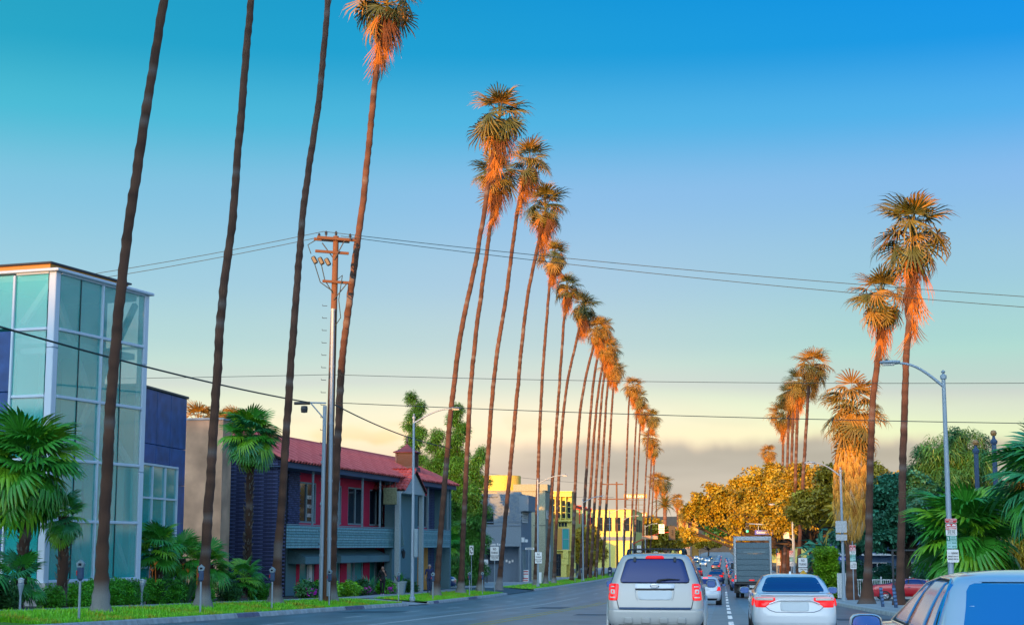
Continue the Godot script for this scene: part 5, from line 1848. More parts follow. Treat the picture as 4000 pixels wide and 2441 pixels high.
func build_trees() -> void:
	# street trees whose golden crowns arch over the road on the right
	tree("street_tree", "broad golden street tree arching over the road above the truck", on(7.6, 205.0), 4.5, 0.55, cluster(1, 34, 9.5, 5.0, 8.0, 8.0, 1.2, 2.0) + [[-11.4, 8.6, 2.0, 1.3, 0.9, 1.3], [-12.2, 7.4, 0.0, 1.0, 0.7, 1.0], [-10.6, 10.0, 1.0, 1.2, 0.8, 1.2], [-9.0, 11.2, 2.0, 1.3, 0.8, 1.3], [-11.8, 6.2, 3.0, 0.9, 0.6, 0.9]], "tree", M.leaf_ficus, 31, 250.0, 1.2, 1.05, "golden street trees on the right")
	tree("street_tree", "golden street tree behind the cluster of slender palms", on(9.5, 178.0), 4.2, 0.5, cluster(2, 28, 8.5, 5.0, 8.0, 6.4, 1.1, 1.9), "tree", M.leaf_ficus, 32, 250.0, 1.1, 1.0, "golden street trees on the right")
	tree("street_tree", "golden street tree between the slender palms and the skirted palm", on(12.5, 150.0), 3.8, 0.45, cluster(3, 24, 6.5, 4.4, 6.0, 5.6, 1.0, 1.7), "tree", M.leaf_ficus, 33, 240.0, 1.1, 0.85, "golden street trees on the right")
	tree("street_tree", "darker street tree hanging low over the far lanes", on(6.8, 250.0), 5.5, 0.28, shifted(cluster(4, 16, 4.2, 3.4, 5.0, 7.4, 1.2, 1.9), -5.4), "tree", M.leaf_dark, 34, 220.0, 1.5, 0.7, "golden street trees on the right")  # dark leaf colour paints shade onto a sunlit crown
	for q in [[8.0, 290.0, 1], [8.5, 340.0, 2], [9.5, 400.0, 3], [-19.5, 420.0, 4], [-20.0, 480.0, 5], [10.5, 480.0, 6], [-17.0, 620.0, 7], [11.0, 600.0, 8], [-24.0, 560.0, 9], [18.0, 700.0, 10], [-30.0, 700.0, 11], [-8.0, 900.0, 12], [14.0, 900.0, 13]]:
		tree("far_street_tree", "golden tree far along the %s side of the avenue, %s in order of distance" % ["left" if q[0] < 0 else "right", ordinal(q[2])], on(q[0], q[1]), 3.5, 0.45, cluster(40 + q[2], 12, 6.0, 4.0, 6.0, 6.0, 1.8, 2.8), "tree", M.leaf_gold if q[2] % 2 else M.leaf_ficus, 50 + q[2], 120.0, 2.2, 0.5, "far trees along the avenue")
	# dark tree and its willowy neighbour behind the right lamp
	tree("dark_tree", "dark small leaved tree behind the two tall palms on the right", on(11.6, 106.0), 3.0, 0.3, cluster(5, 18, 3.3, 2.8, 2.6, 3.9, 1.0, 1.5), "round", M.leaf_teal, 61, 900.0, 1.5, 0.7)
	tree("willowy_tree", "airy narrow leaved tree rising behind the near street lamp", on(15.3, 110.0), 4.0, 0.25, cluster(6, 16, 3.4, 4.6, 3.0, 4.6, 0.9, 1.5), "willow", M.leaf_dark, 62, 560.0, 1.2, 0.85)
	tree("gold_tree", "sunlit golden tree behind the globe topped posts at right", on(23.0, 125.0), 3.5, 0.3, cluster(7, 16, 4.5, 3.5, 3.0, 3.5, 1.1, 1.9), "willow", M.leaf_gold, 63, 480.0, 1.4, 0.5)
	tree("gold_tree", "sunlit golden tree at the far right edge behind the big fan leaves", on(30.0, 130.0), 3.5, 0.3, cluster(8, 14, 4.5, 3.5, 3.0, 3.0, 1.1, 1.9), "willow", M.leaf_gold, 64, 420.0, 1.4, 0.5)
	# column shaped evergreens beyond the motel
	for q in [[-29.8, 152.0, 18.0, 1.35, "tall narrow evergreen with gold lit top, nearest the cupola"], [-26.8, 148.0, 14.0, 1.7, "broad dark evergreen between the two tall narrow ones"], [-24.6, 146.0, 16.2, 1.35, "tall narrow evergreen with gold lit top beside the palm trunks"], [-22.3, 143.0, 12.0, 1.3, "leaning evergreen behind the driveway, lowest of its row"], [-23.6, 136.0, 5.0, 1.6, "bushy evergreen at the foot of the palm trunks by the driveway"]]:
		var bl := []
		var n := int(q[2] / 0.85)
		for i in n:
			var u := (i + 0.5) / n
			var w: float = q[3] * (0.45 + 0.75 * sin(PI * clampf(0.25 + 0.72 * u, 0.0, 1.0)))
			bl.append([sin(i * 2.1) * 0.35 * q[3] + u * 0.5, 0.4 + q[2] * u, cos(i * 2.1) * 0.35 * q[3], w * 0.75, 0.75, w * 0.75])
		var t := thing("column_tree", q[4], "tree", on(q[0], q[1]), 0.0, "narrow evergreens beyond the motel")
		var mb := MB.new()
		mb.tube([Vector3(0, -0.3, 0), Vector3(0.3, q[2] * 0.5, 0), Vector3(0.5, q[2], 0)], [0.18, 0.12, 0.03], 7)
		part(t, "trunk", mb, M.bark)
		leafy(t, "crown", bl, 420.0, SP.long, M.leaf_bamboo, int(q[1]), 1.0, 0.1)
	tree("round_tree", "round green tree rising behind the red tiled roof", on(-31.0, 132.0), 5.0, 0.3, cluster(9, 14, 3.2, 2.6, 2.6, 6.6, 1.1, 1.7), "tree", M.leaf_hedge, 71, 420.0, 1.2, 0.2)
	tree("sparse_tree", "thin branched amber tree beside the roof cupola", on(-29.5, 160.0), 7.0, 0.16, [[-0.8, 11.0, 0, 0.9, 0.8, 0.9], [0.9, 11.6, 0, 0.9, 0.5, 0.8], [-1.6, 9.4, 0, 0.8, 0.4, 0.8], [-1.2, 8.2, 0, 0.9, 0.5, 0.8]], "tree", M.leaf_gold, 72, 160.0, 1.0, 0.5)
	for q in [[-21.5, 236.0, "leafy street tree before the yellow pergola building, nearer"], [-21.0, 252.0, "leafy street tree before the yellow pergola building, farther"]]:
		tree("small_tree", q[2], on(q[0], q[1]), 2.4, 0.2, cluster(int(q[1]), 12, 2.0, 3.0, 4.0, 3.0, 0.9, 1.5), "tree", M.leaf_gold, int(q[1]), 260.0, 1.1, 0.7, "street trees at the pergola building")  # gold leaves paint sunlight on trees that stand in shade
	# right bank of planting
	tree("banana_tree", "banana like plant with golden paddle leaves behind the ivy hedge", on(10.0, 135.0), 4.6, 0.16, [[0.0, 5.6, 0, 0.9, 0.7, 0.9]], "banana", M.leaf_gold, 81, 55.0, 1.1, 0.0)
	bush("banana_clump", "big blue green paddle leaved clump between the signs and the ivy hedge", "plant", on(9.0, 138.0, 0.2), [[0, 1.6, 0, 1.2, 1.3, 1.2], [-0.9, 2.8, 0.4, 1.0, 1.0, 1.0], [0.9, 3.2, 0, 1.0, 1.0, 1.0]], "banana", M.leaf_teal, 82, 34.0, "", 0.8)
	bush("leafy_mass", "dark leafy shrub rising behind the ivy hedge", "shrub", on(9.6, 128.0, 0.2), [[0, 2.4, 0, 1.5, 2.2, 1.5], [1.6, 3.4, 0, 1.4, 1.6, 1.4], [2.2, 1.6, 0.5, 1.3, 1.4, 1.3]], "tree", M.leaf_dark, 83, 330.0)
	bush("ivy_hedge", "square cut ivy hedge glowing yellow green beside the white gate", "hedge", on(6.45, 104.0, 0.0), [[-0.35, 0.5, 0, 0.4, 0.6, 0.9], [0.35, 0.5, 0, 0.4, 0.6, 0.9], [-0.35, 1.3, 0, 0.4, 0.6, 0.9], [0.35, 1.3, 0, 0.4, 0.6, 0.9], [-0.35, 2.1, 0, 0.4, 0.6, 0.9], [0.35, 2.1, 0, 0.4, 0.6, 0.9], [-0.35, 2.85, 0, 0.4, 0.45, 0.9], [0.35, 2.85, 0, 0.4, 0.45, 0.9]], "round", M.leaf_ivy, 84, 900.0)
	bush("plum_shrub", "small plum leaved shrub with pink flowers left of the ivy hedge", "shrub", on(6.6, 112.0, 0.2), [[0, 1.4, 0, 0.6, 0.9, 0.6], [0.3, 0.6, 0.4, 0.5, 0.5, 0.5]], "round", M.leaf_plum, 85, 420.0)
	for q in [[8.2, 106.0, 1.2, "rounded dark shrub behind the skirted palm"], [10.6, 109.0, 1.0, "grey green shrub before the blue house"], [13.4, 104.0, 1.4, "dark shrub beside the right fence"], [9.6, 102.5, 0.5, "low ferny shrub behind the white fence"]]:
		var s: float = q[2]
		bush("garden_shrub", q[3], "shrub", on(q[0], q[1], 0.25), [[0, s, 0, s, s, s], [s * 0.7, s * 0.6, 0, s * 0.7, s * 0.6, s * 0.8], [-s * 0.6, s * 0.7, 0.2, s * 0.7, s * 0.7, s * 0.7]], "round", M.leaf_teal, int(q[1] * 3), 560.0, "shrubs before the blue house")
	# near fan palms on the right
	garden_palm("fan_palm", "large bright green fan palm behind the near parking sign pole", P(8.75, -0.9, 60.0), 2.7, 2.3, 54, 21, [M.fan_green, M.fan_bright, M.fan_green], true, -1.0, "big fan palms on the right")
	garden_palm("fan_palm", "large blue green fan palm cut by the right edge of view", P(11.3, -0.7, 57.0), 4.4, 2.4, 52, 22, [M.fan_blue, M.fan_green, M.fan_blue], true, -1.2, "big fan palms on the right")
	garden_palm("fan_palm", "second fan palm at the right edge, behind the blue green one", P(13.2, -0.8, 62.0), 5.2, 2.2, 36, 23, [M.fan_blue, M.fan_green], false, -1.0, "big fan palms on the right")

# ------------------------------------------------------------------ far end of the street
func build_far_town() -> void:
	var t := thing("office_tower", "tall ribbed office tower with dark side wing standing far at the end of the street", "building")
	var d := 900.0
	block(t, "wall", M.cream_wall, -24.6, -19.0, -5.0, 21.0, d, d + 20.0)
	block(t, "side_wall", M.plum_tile, -18.98, -17.6, -5.0, 20.4, d + 3.0, d + 20.0)
	block(t, "wall", M.bay_orange, -17.58, -13.5, -5.0, 20.8, d + 6.0, d + 20.0)
	for k in 8:
		block(t, "window_strip", M.window_dark, -24.3 + k * 0.66, -24.0 + k * 0.66, 1.0, 20.0, d - 0.3, d - 0.01)
	var lab := ["bright cream shop building beyond the junction, left of the date palm", "cream shop with a dark doorway below the roof sign", "low cream building behind the date palm trunk", "white walled shop near the oncoming traffic", "ochre building under the office tower", "pale three storey building below the office tower", "cream wall far down the right side", "ochre wall at the far right bend"]
	var bs := [[-45.0, -19.5, 8.0, 430.0], [-40.0, -19.0, 5.0, 480.0], [-36.0, -18.5, 6.5, 530.0], [-34.0, -18.0, 4.0, 600.0], [-40.0, -17.5, 9.0, 690.0], [-36.0, -16.0, 11.0, 800.0], [9.0, 34.0, 6.0, 520.0], [10.0, 34.0, 8.0, 640.0]]
	for i in bs.size():
		var q: Array = bs[i]
		var b := thing("far_shop", lab[i], "building", Vector3.ZERO, 0.0, "far buildings along the avenue")
		block(b, "wall", [M.cream_wall, M.cream_bright, M.tan_stucco][i % 3], q[0], q[1], -5.0, q[2] - 2.0, q[3], q[3] + 40.0)
		coping(b, M.bay_orange if i % 2 else M.concrete, q[0], q[1], q[2] - 2.0, q[3], q[3] + 40.0)
		for k in 4:
			var x: float = (q[1] - 2.4 - k * 3.2) if q[0] < 0 else (q[0] + 1.2 + k * 3.2)
			front_window(b, x, x + 1.4, q[2] - 6.2, q[2] - 3.6, q[3], 2, 1)
	# roof sign on a steel frame
	var s := thing("roof_sign", "two line yellow roof sign on an open steel frame above the far shops", "sign", P(-23.0, 0, 432.0))
	for k in 2:
		var mb := MB.new()
		mb.cbox(Vector3(0, 14.6 - k * 4.9, 0), Vector3(6.2, 1.1, 0.4), 0.05)
		part(s, "sign_board", mb, M.bay_orange)
		lettering(s, ["Bossons", "Cucinetto's"][k], Vector3(0, 14.6 - k * 4.9, 0.21), 0.8, M.white_sheet, 5.6)
	for k in 4:
		var mb := MB.new()
		mb.box(Vector3(-2.6 + k * 1.7, 10.2, -0.3), Vector3(0.22, 8.4, 0.22))
		part(s, "frame_post", mb, M.dark_metal)
	for k in 3:
		var mb := MB.new()
		mb.box(Vector3(0, 11.0 + k * 1.3, -0.3), Vector3(5.4, 0.14, 0.14))
		part(s, "frame_rail", mb, M.dark_metal)
	var bn := thing("shop_banner", "small blue and white banner hung on a pole beyond the corner building", "banner", on(-19.0, 425.0))
	var bm := MB.new()
	bm.box(Vector3(0.5, 5.6, 0), Vector3(0.9, 2.0, 0.05))
	part(bn, "banner", bm, M.house_blue)
	var bp := MB.new()
	bp.tube([Vector3(0, -0.1, 0), Vector3(0, 6.8, 0)], [0.07, 0.05], 8)
	part(bn, "pole", bp, M.dark_metal)

func build_right_side() -> void:
	var h := thing("blue_house", "blue stucco cottage with slate blue shingle roof behind shrubs on the right", "house")
	block(h, "wall", M.house_blue, 8.6, 17.0, -2.2, 0.9, 120.0, 130.0)
	var rf := MB.new()
	rf.quad(Vector3(8.0, 0.9, -119.2), Vector3(17.6, 0.9, -119.2), Vector3(16.6, 3.4, -125.0), Vector3(9.0, 3.4, -125.0))
	rf.quad(Vector3(17.6, 0.9, -130.8), Vector3(8.0, 0.9, -130.8), Vector3(9.0, 3.4, -125.0), Vector3(16.6, 3.4, -125.0))
	rf.tri(Vector3(8.0, 0.9, -130.8), Vector3(8.0, 0.9, -119.2), Vector3(9.0, 3.4, -125.0))
	rf.tri(Vector3(17.6, 0.9, -119.2), Vector3(17.6, 0.9, -130.8), Vector3(16.6, 3.4, -125.0))
	part(h, "roof", rf, M.roof_slate)
	var ev := MB.new()
	ev.cbox(Vector3(12.8, 0.86, -119.2), Vector3(9.7, 0.16, 0.12), 0.02)
	part(h, "eave_board", ev, M.white_paint)
	front_window(h, 10.4, 11.8, -1.0, 0.3, 120.0, 2, 2, M.white_paint)
	front_window(h, 13.4, 14.8, -1.0, 0.3, 120.0, 2, 2, M.white_paint)
	# white picket fence, every picket a piece of its own
	var f := thing("picket_fence", "white metal picket fence between the skirted palm and the near lamp", "fence", on(7.75, 100.0))
	var pk := MB.new()
	pk.cbox(Vector3(0, 0.6, 0), Vector3(0.035, 0.95, 0.035), 0.006)
	var pm := pk.mesh()
	for i in 40:
		part(f, "picket", pm, M.white_paint, Transform3D(Basis.IDENTITY, Vector3(0.08 + i * 0.125, 0.2, 0)))
	for y in [0.32, 1.26]:
		var mb := MB.new()
		mb.cbox(Vector3(2.5, y, 0), Vector3(5.1, 0.05, 0.05), 0.01)
		part(f, "rail", mb, M.white_paint)
	for x in [0.0, 1.7, 3.4, 5.1]:
		var mb := MB.new()
		mb.cbox(Vector3(x, 0.7, 0), Vector3(0.08, 1.5, 0.08), 0.01)
		part(f, "post", mb, M.white_paint)
	var wl := MB.new()
	wl.cbox(Vector3(2.5, 0.12, 0), Vector3(5.4, 0.36, 0.2), 0.03)
	part(f, "base_wall", wl, M.concrete)
	var g := thing("garden_gate", "pale blue white boarded gate between the ivy hedge and the skirted palm", "gate", on(6.85, 100.2))
	for i in 5:
		var mb := MB.new()
		mb.cbox(Vector3(0.06 + i * 0.12, 0.9, 0), Vector3(0.11, 1.5, 0.04), 0.01)
		part(g, "board", mb, M.white_paint)
	var w := thing("garden_wall", "low pale garden wall running away beside the ivy hedge", "wall")
	var wm := MB.new()
	for k in 8:
		var d := 100.5 + k * 2.2
		wm.cbox(Vector3(6.25, land(d) + 0.35, -d), Vector3(0.25, 0.6, 2.18), 0.03)
	part(w, "wall", wm, M.pier_pale)
	# posts by the kerb
	var bl := [[6.85, 72.0, 0.85, "short leaning dark bollard at the foot of the golden palm, left of two"], [7.15, 69.5, 0.95, "short leaning dark bollard covered in stickers, right of two"]]
	for q in bl:
		var t := thing("bollard", q[3], "bollard", on(q[0], q[1], 0.14))
		var mb := MB.new()
		mb.tube([Vector3(0, -0.05, 0), Vector3(-0.08, q[2], 0)], [0.075, 0.07], 10)
		part(t, "post", mb, M.fascia_blue)
		var st := MB.new()
		for k in 5:
			st.tube([Vector3(-0.01 - 0.014 * k, 0.15 + k * 0.15, 0), Vector3(-0.016 - 0.014 * k, 0.23 + k * 0.15, 0)], [0.078, 0.077], 8)
		part(t, "sticker", st, M.house_blue, Transform3D.IDENTITY, "stuff")
	var sp := thing("square_post", "tall thin dark square post with top rail beside the right fence", "post", on(8.35, 82.0, 0.16))
	var sm := MB.new()
	sm.cbox(Vector3(0, 1.3, 0), Vector3(0.1, 2.7, 0.1), 0.01)
	sm.cbox(Vector3(0.9, 2.62, 0), Vector3(1.75, 0.08, 0.08), 0.01)
	sm.cbox(Vector3(1.8, 1.3, 0), Vector3(0.1, 2.7, 0.1), 0.01)
	part(sp, "post", sm, M.dark_metal)
	for q in [[10.18, 62.0, 5.78, "globe topped dark post, taller of two behind the fan palms"], [9.74, 63.5, 5.52, "globe topped dark post, shorter of two behind the fan palms"]]:
		var t := thing("globe_post", q[3], "lamp post", on(q[0], q[1], 0.2))
		var H: float = q[2] - land(q[1]) - 0.2
		var mb := MB.new()
		mb.cbox(Vector3(0, (H - 0.5) / 2, 0), Vector3(0.16, H - 0.5, 0.16), 0.02)
		mb.lathe([Vector2(0.12, 0), Vector2(0.14, 0.1), Vector2(0.06, 0.2), Vector2(0.05, 0.3)], Vector3(0, H - 0.5, 0), 10)
		part(t, "post", mb, M.fascia_blue)
		var gl := MB.new()
		gl.lathe([Vector2(0.0, 0), Vector2(0.09, 0.03), Vector2(0.125, 0.12), Vector2(0.09, 0.21), Vector2(0.0, 0.24)], Vector3(0, H - 0.22, 0), 12)
		part(t, "globe", gl, mat("globe_amber", 0.35, 0.18, 0.06, 0.3))
	# far phone post with an orange notice seen through the leaves
	var ph := thing("notice_post", "blue steel post pair with an orange notice behind the right fan palms", "post", on(10.6, 75.0, 0.2))
	for x in [0.0, 0.62]:
		var mb := MB.new()
		mb.tube([Vector3(x, -0.1, 0), Vector3(x, 2.9, 0)], [0.08, 0.08], 8)
		part(ph, "post", mb, M.steel_pole)
	var nt := MB.new()
	nt.box(Vector3(0.3, 2.3, 0.02), Vector3(0.22, 0.6, 0.03))
	part(ph, "notice", nt, M.sign_yellow)

# ------------------------------------------------------------------ poles and wires
func wire(a: Vector3, b: Vector3, sag: float, r: float, label: String, group := "", m: Material = null) -> void:
	var pts := []
	var ra := []
	for i in 25:
		var u := i / 24.0
		pts.append(a.lerp(b, u) - Vector3(0, sag * 4.0 * u * (1.0 - u), 0))
		ra.append(r)
	var mb := MB.new()
	mb.tube(pts, ra, 5)
	single("power_line", mb, m if m else M.cable, label, "cable", group)

func build_poles_and_wires() -> void:
	var d := 68.5
	var t := thing("utility_pole", "wooden utility pole with cross arms, cables and pale conduit beside the motel", "utility pole", P(-17.05, -0.95, d))
	var pm := MB.new()
	pm.tube([Vector3(0, -0.2, 0), Vector3(0.08, 8.0, 0), Vector3(0.18, 16.1, 0)], [0.19, 0.165, 0.125], 12)
	part(t, "pole", pm, M.wood_pole)
	var dir := Vector3(0.92, -0.03, -0.38).normalized()
	for q in [[Vector3(0.25, 15.95, 0.16), 1.75, 0.13], [Vector3(-0.05, 15.95, -0.16), 1.6, 0.13], [Vector3(0.05, 15.35, 0.16), 1.5, 0.12], [Vector3(0.3, 14.0, 0.16), 1.3, 0.12]]:
		var mb := MB.new()
		var bs := Basis(dir, Vector3.UP, dir.cross(Vector3.UP)).orthonormalized()
		mb.cbox(q[0], Vector3(q[1], q[2], 0.10), 0.01, bs)
		part(t, "cross_arm", mb, M.wood_pole)
	for q in [[-0.62, 16.1, -0.1], [-0.25, 16.15, 0.1], [0.18, 16.15, 0.0], [0.85, 16.0, 0.1]]:
		var mb := MB.new()
		mb.lathe([Vector2(0.03, 0), Vector2(0.03, 0.1), Vector2(0.07, 0.12), Vector2(0.05, 0.18), Vector2(0.07, 0.2), Vector2(0.03, 0.28), Vector2(0, 0.29)], Vector3(q[0], q[1] - 0.1, q[2]), 8)
		part(t, "insulator", mb, M.dark_metal)
	for s in [[Vector3(0.15, 15.0, 0.14), Vector3(0.62, 15.85, 0.2)], [Vector3(0.14, 15.0, -0.14), Vector3(-0.5, 15.85, -0.2)], [Vector3(0.15, 13.2, 0.14), Vector3(0.75, 13.95, 0.1)]]:
		var mb := MB.new()
		mb.tube([s[0], s[1]], [0.025, 0.025], 5)
		part(t, "arm_brace", mb, M.dark_metal)
	for k in 3:
		var mb := MB.new()
		mb.cbox(Vector3(-0.72 + k * 0.3, 15.0 - 0.05 * k, 0.25), Vector3(0.2, 0.36, 0.16), 0.04, Basis(Vector3(0, 0, 1), 0.5))
		part(t, "cutout_switch", mb, M.dark_metal)
	for q in [[Vector3(-0.72, 14.85, 0.25), Vector3(-0.45, 14.0, 0.2), Vector3(0.1, 13.6, 0.16)], [Vector3(-0.42, 14.85, 0.25), Vector3(-0.25, 14.1, 0.2), Vector3(0.12, 13.5, 0.16)], [Vector3(0.2, 14.0, 0.2), Vector3(0.55, 14.3, 0.2), Vector3(0.4, 13.2, 0.2), Vector3(0.5, 12.4, 0.2), Vector3(0.15, 11.9, 0.16)], [Vector3(-0.6, 16.0, 0.1), Vector3(-1.05, 15.7, 0.2), Vector3(-0.9, 15.3, 0.2)]]:
		var mb := MB.new()
		var ra := []
		for p in q: ra.append(0.022)
		mb.tube(q, ra, 5)
		part(t, "jumper_cable", mb, M.cable)
	for k in 5:
		var mb := MB.new()
		mb.tube([Vector3(0.15 + 0.0, 0.3 + k * 2.5, 0.22), Vector3(0.15, 2.77 + k * 2.5, 0.22)], [0.085, 0.085], 10)
		mb.tube([Vector3(0.15, 2.68 + k * 2.5, 0.22), Vector3(0.15, 2.8 + k * 2.5, 0.22)], [0.1, 0.1], 10)
		part(t, "conduit", mb, M.steel_pole)
	for k in 20:
		var mb := MB.new()
		mb.tube([Vector3(-0.14, 2.5 + k * 0.55, 0.1), Vector3(-0.34, 2.5 + k * 0.55, 0.16), Vector3(-0.34, 2.56 + k * 0.55, 0.16)], [0.014, 0.014, 0.014], 4)
		part(t, "step_bolt", mb, M.dark_metal)
	var s := thing("service_mast", "blue grey steel service mast with bracket and cable splice strapped beside the utility pole", "pole", P(-17.22, -0.95, 68.2))
	var mm := MB.new()
	mm.tube([Vector3(0, -0.2, 0), Vector3(0.05, 8.5, 0)], [0.09, 0.085], 10)
	for y in [2.0, 4.2, 6.0]:
		mm.tube([Vector3(0.01, y, 0), Vector3(0.01, y + 0.1, 0)], [0.105, 0.105], 10)
	part(s, "mast", mm, M.steel_pole)
	var br := MB.new()
	br.tube([Vector3(0.05, 7.9, 0), Vector3(-0.55, 8.6, 0.1)], [0.03, 0.03], 6)
	br.tube([Vector3(0.1, 8.62, 0), Vector3(-1.0, 8.65, 0.1)], [0.035, 0.035], 6)
	part(s, "bracket", br, M.steel_pole)
	var bx := MB.new()
	bx.lathe([Vector2(0, -0.16), Vector2(0.14, -0.14), Vector2(0.16, 0.02), Vector2(0.14, 0.14), Vector2(0, 0.16)], Vector3(-0.85, 8.35, 0.1), 10)
	bx.tube([Vector3(-1.3, 8.62, 0.1), Vector3(-0.6, 8.62, 0.1)], [0.07, 0.07], 7)
	part(s, "splice_box", bx, M.dark_metal)
	# lines: over the street to the right, away behind the glass building, along the pavement
	var top := P(-16.95, 15.3, d)
	wire(top + Vector3(-0.5, 0.08, 0), P(30.0, 9.6, 63.0), 0.5, 0.014, "upper thin power line crossing the street from the pole top", "paired power lines")
	wire(top + Vector3(0.3, -0.15, 0), P(30.0, 9.0, 62.5), 0.55, 0.014, "lower thin power line crossing the street from the pole top", "paired power lines")
	wire(top + Vector3(-0.5, 0.08, 0), P(-60.0, 12.6, 70.0), 1.2, 0.014, "upper thin power line running left behind the glass building", "paired power lines")
	wire(top + Vector3(-0.8, -0.2, 0), P(-60.0, 12.2, 69.5), 1.2, 0.014, "lower thin power line running left behind the glass building", "paired power lines")
	wire(P(-17.0, 8.95, d), P(40.0, 7.6, 60.0), 0.5, 0.012, "thin line with two small clamps crossing the street at mid height")
	wire(P(-17.0, 8.95, d), P(-60.0, 9.6, d + 2.0), 0.2, 0.012, "thin line running left from mid height of the pole")
	wire(P(-17.0, 7.72, d), P(40.0, 5.6, 60.0), 0.45, 0.017, "lowest line crossing the street under the mid height one")
	wire(P(-17.9, 7.72, d), P(-18.9, 7.3, 24.0), 0.35, 0.03, "thick bundled cable running along the pavement towards the glass building")
	wire(P(-17.0, 7.72, d), P(-16.9, 7.6, 100.0), 0.3, 0.03, "short hanging cable end beside the pole")
	# second pole far down the left row
	var u := thing("utility_pole", "distant wooden utility pole with two cross arms among the far palm trunks", "utility pole", on(-17.0, 262.0))
	var um := MB.new()
	um.tube([Vector3(0, -0.2, 0), Vector3(0, 15.0, 0)], [0.2, 0.14], 9)
	part(u, "pole", um, M.wood_pole)
	for q in [[14.6, 3.4], [12.2, 5.0]]:
		var mb := MB.new()
		mb.cbox(Vector3(-0.6, q[0], 0.2), Vector3(q[1], 0.18, 0.14), 0.02)
		part(u, "cross_arm", mb, M.wood_pole)
	for k in 2:
		wire(P(-19.0 + k * 1.5, land(262.0) + 14.7 - k * 2.2, 262.0), P(-34.0, 11.0 - k * 2.5, 190.0), 0.4, 0.02, "faint %s far line slanting from the distant pole over the yellow building" % ["upper", "lower"][k], "faint far power lines")

# ------------------------------------------------------------------ lamps
func street_lamp(label: String, x: float, d: float, h: float, arm: float, side: float, m: Material, group: String) -> void:
	var t := thing("street_lamp", label, "street lamp", on(x, d, 0.24 if x < 0 else 0.15), 0.0, group)
	var mb := MB.new()
	mb.lathe([Vector2(0.16, -0.1), Vector2(0.16, 0.1), Vector2(0.11, 0.16), Vector2(0.095, 0.5), Vector2(0.06, h - 0.12), Vector2(0.10, h - 0.1), Vector2(0.10, h), Vector2(0.03, h + 0.05), Vector2(0.07, h + 0.12), Vector2(0, h + 0.18)], Vector3.ZERO, 12)
	part(t, "pole", mb, m)
	var pts := []
	var ra := []
	for i in 9:
		var u := i / 8.0
		pts.append(Vector3(side * arm * u, h - 0.35 + 0.75 * sin(u * PI / 2), 0))
		ra.append(lerpf(0.05, 0.035, u))
	var am := MB.new()
	am.tube(pts, ra, 7)
	part(t, "arm", am, m)
	var hd := MB.new()
	var rows := []
	for i in 7:
		var u := i / 6.0
		var w := 0.14 * sqrt(maxf(0.0, 1.0 - pow(absf(u * 2.0 - 0.9) / 1.12, 3.0))) + 0.012
		var c := Vector3(side * (arm + u * 0.62), h + 0.42, 0)
		var ring := []
		for k in 10:
			var f := TAU * k / 10.0
			ring.append(c + Vector3(0, sin(f) * w * 0.36 + (0.02 if sin(f) > 0 else 0.0), cos(f) * w * side))
		rows.append(ring)
	hd.grid(rows, true, true)
	var hp := part(t, "lamp_head", hd, m)
	var gl := MB.new()
	gl.cbox(Vector3(side * (arm + 0.34), h + 0.36, 0), Vector3(0.36, 0.05, 0.18), 0.02)
	part(hp, "lens", gl, M.lens_clear)
	var pc := MB.new()
	pc.tube([Vector3(side * (arm + 0.4), h + 0.44, 0), Vector3(side * (arm + 0.4), h + 0.54, 0)], [0.04, 0.04], 8)
	part(hp, "photo_cell", pc, M.dark_metal)

func build_lamps() -> void:
	var lg := "street lamps along the left kerb"
	street_lamp("street lamp on the left kerb before the motel entrance, arm towards the road", -16.4, 84.7, 9.7, 1.95, 1.0, M.steel_pole, lg)
	street_lamp("street lamp beside the driveway and the second no turns sign", -16.4, 143.5, 9.4, 2.1, 1.0, M.steel_pole, lg)
	street_lamp("lit street lamp among the palms before the yellow windowed building", -16.4, 190.4, 9.4, 2.1, 1.0, M.steel_pole, lg)
	street_lamp("sunlit street lamp before the red pergola", -16.4, 236.0, 9.3, 2.1, 1.0, M.steel_pole, lg)
	street_lamp("sunlit street lamp beside the long cream corner building", -16.4, 268.0, 9.0, 2.1, 1.0, M.steel_pole, lg)
	street_lamp("far street lamp behind the overhanging traffic signal", -16.4, 345.0, 9.0, 2.1, 1.0, M.steel_pole, lg)
	street_lamp("dark far street lamp below the roof sign", -17.5, 425.0, 8.6, 3.2, 1.0, M.dark_metal, lg)
	var rg := "street lamps along the right kerb"
	street_lamp("near street lamp on the right carrying the stack of parking signs", 6.86, 50.5, 7.35, 1.3, -1.0, M.steel_pole, rg)
	street_lamp("slanting street lamp beside the skirted palm with sign backs on it", 6.72, 93.0, 7.3, 1.4, -1.0, M.steel_pole, rg)
	street_lamp("far street lamp before the golden street trees, nearer of two", 7.0, 165.0, 7.6, 1.7, -1.0, M.steel_pole, rg)
	street_lamp("far street lamp before the golden street trees, farther of two", 7.0, 215.0, 7.8, 1.7, -1.0, M.steel_pole, rg)
	# long narrow box strapped to the first left lamp
	var b := thing("lamp_box", "slim grey equipment box strapped to the street lamp before the motel", "equipment box", on(-16.2, 84.62, 0.0))
	var mb := MB.new()
	mb.cbox(Vector3(0, 3.2, 0), Vector3(0.2, 1.5, 0.2), 0.02)
	part(b, "box", mb, M.slate_trim)

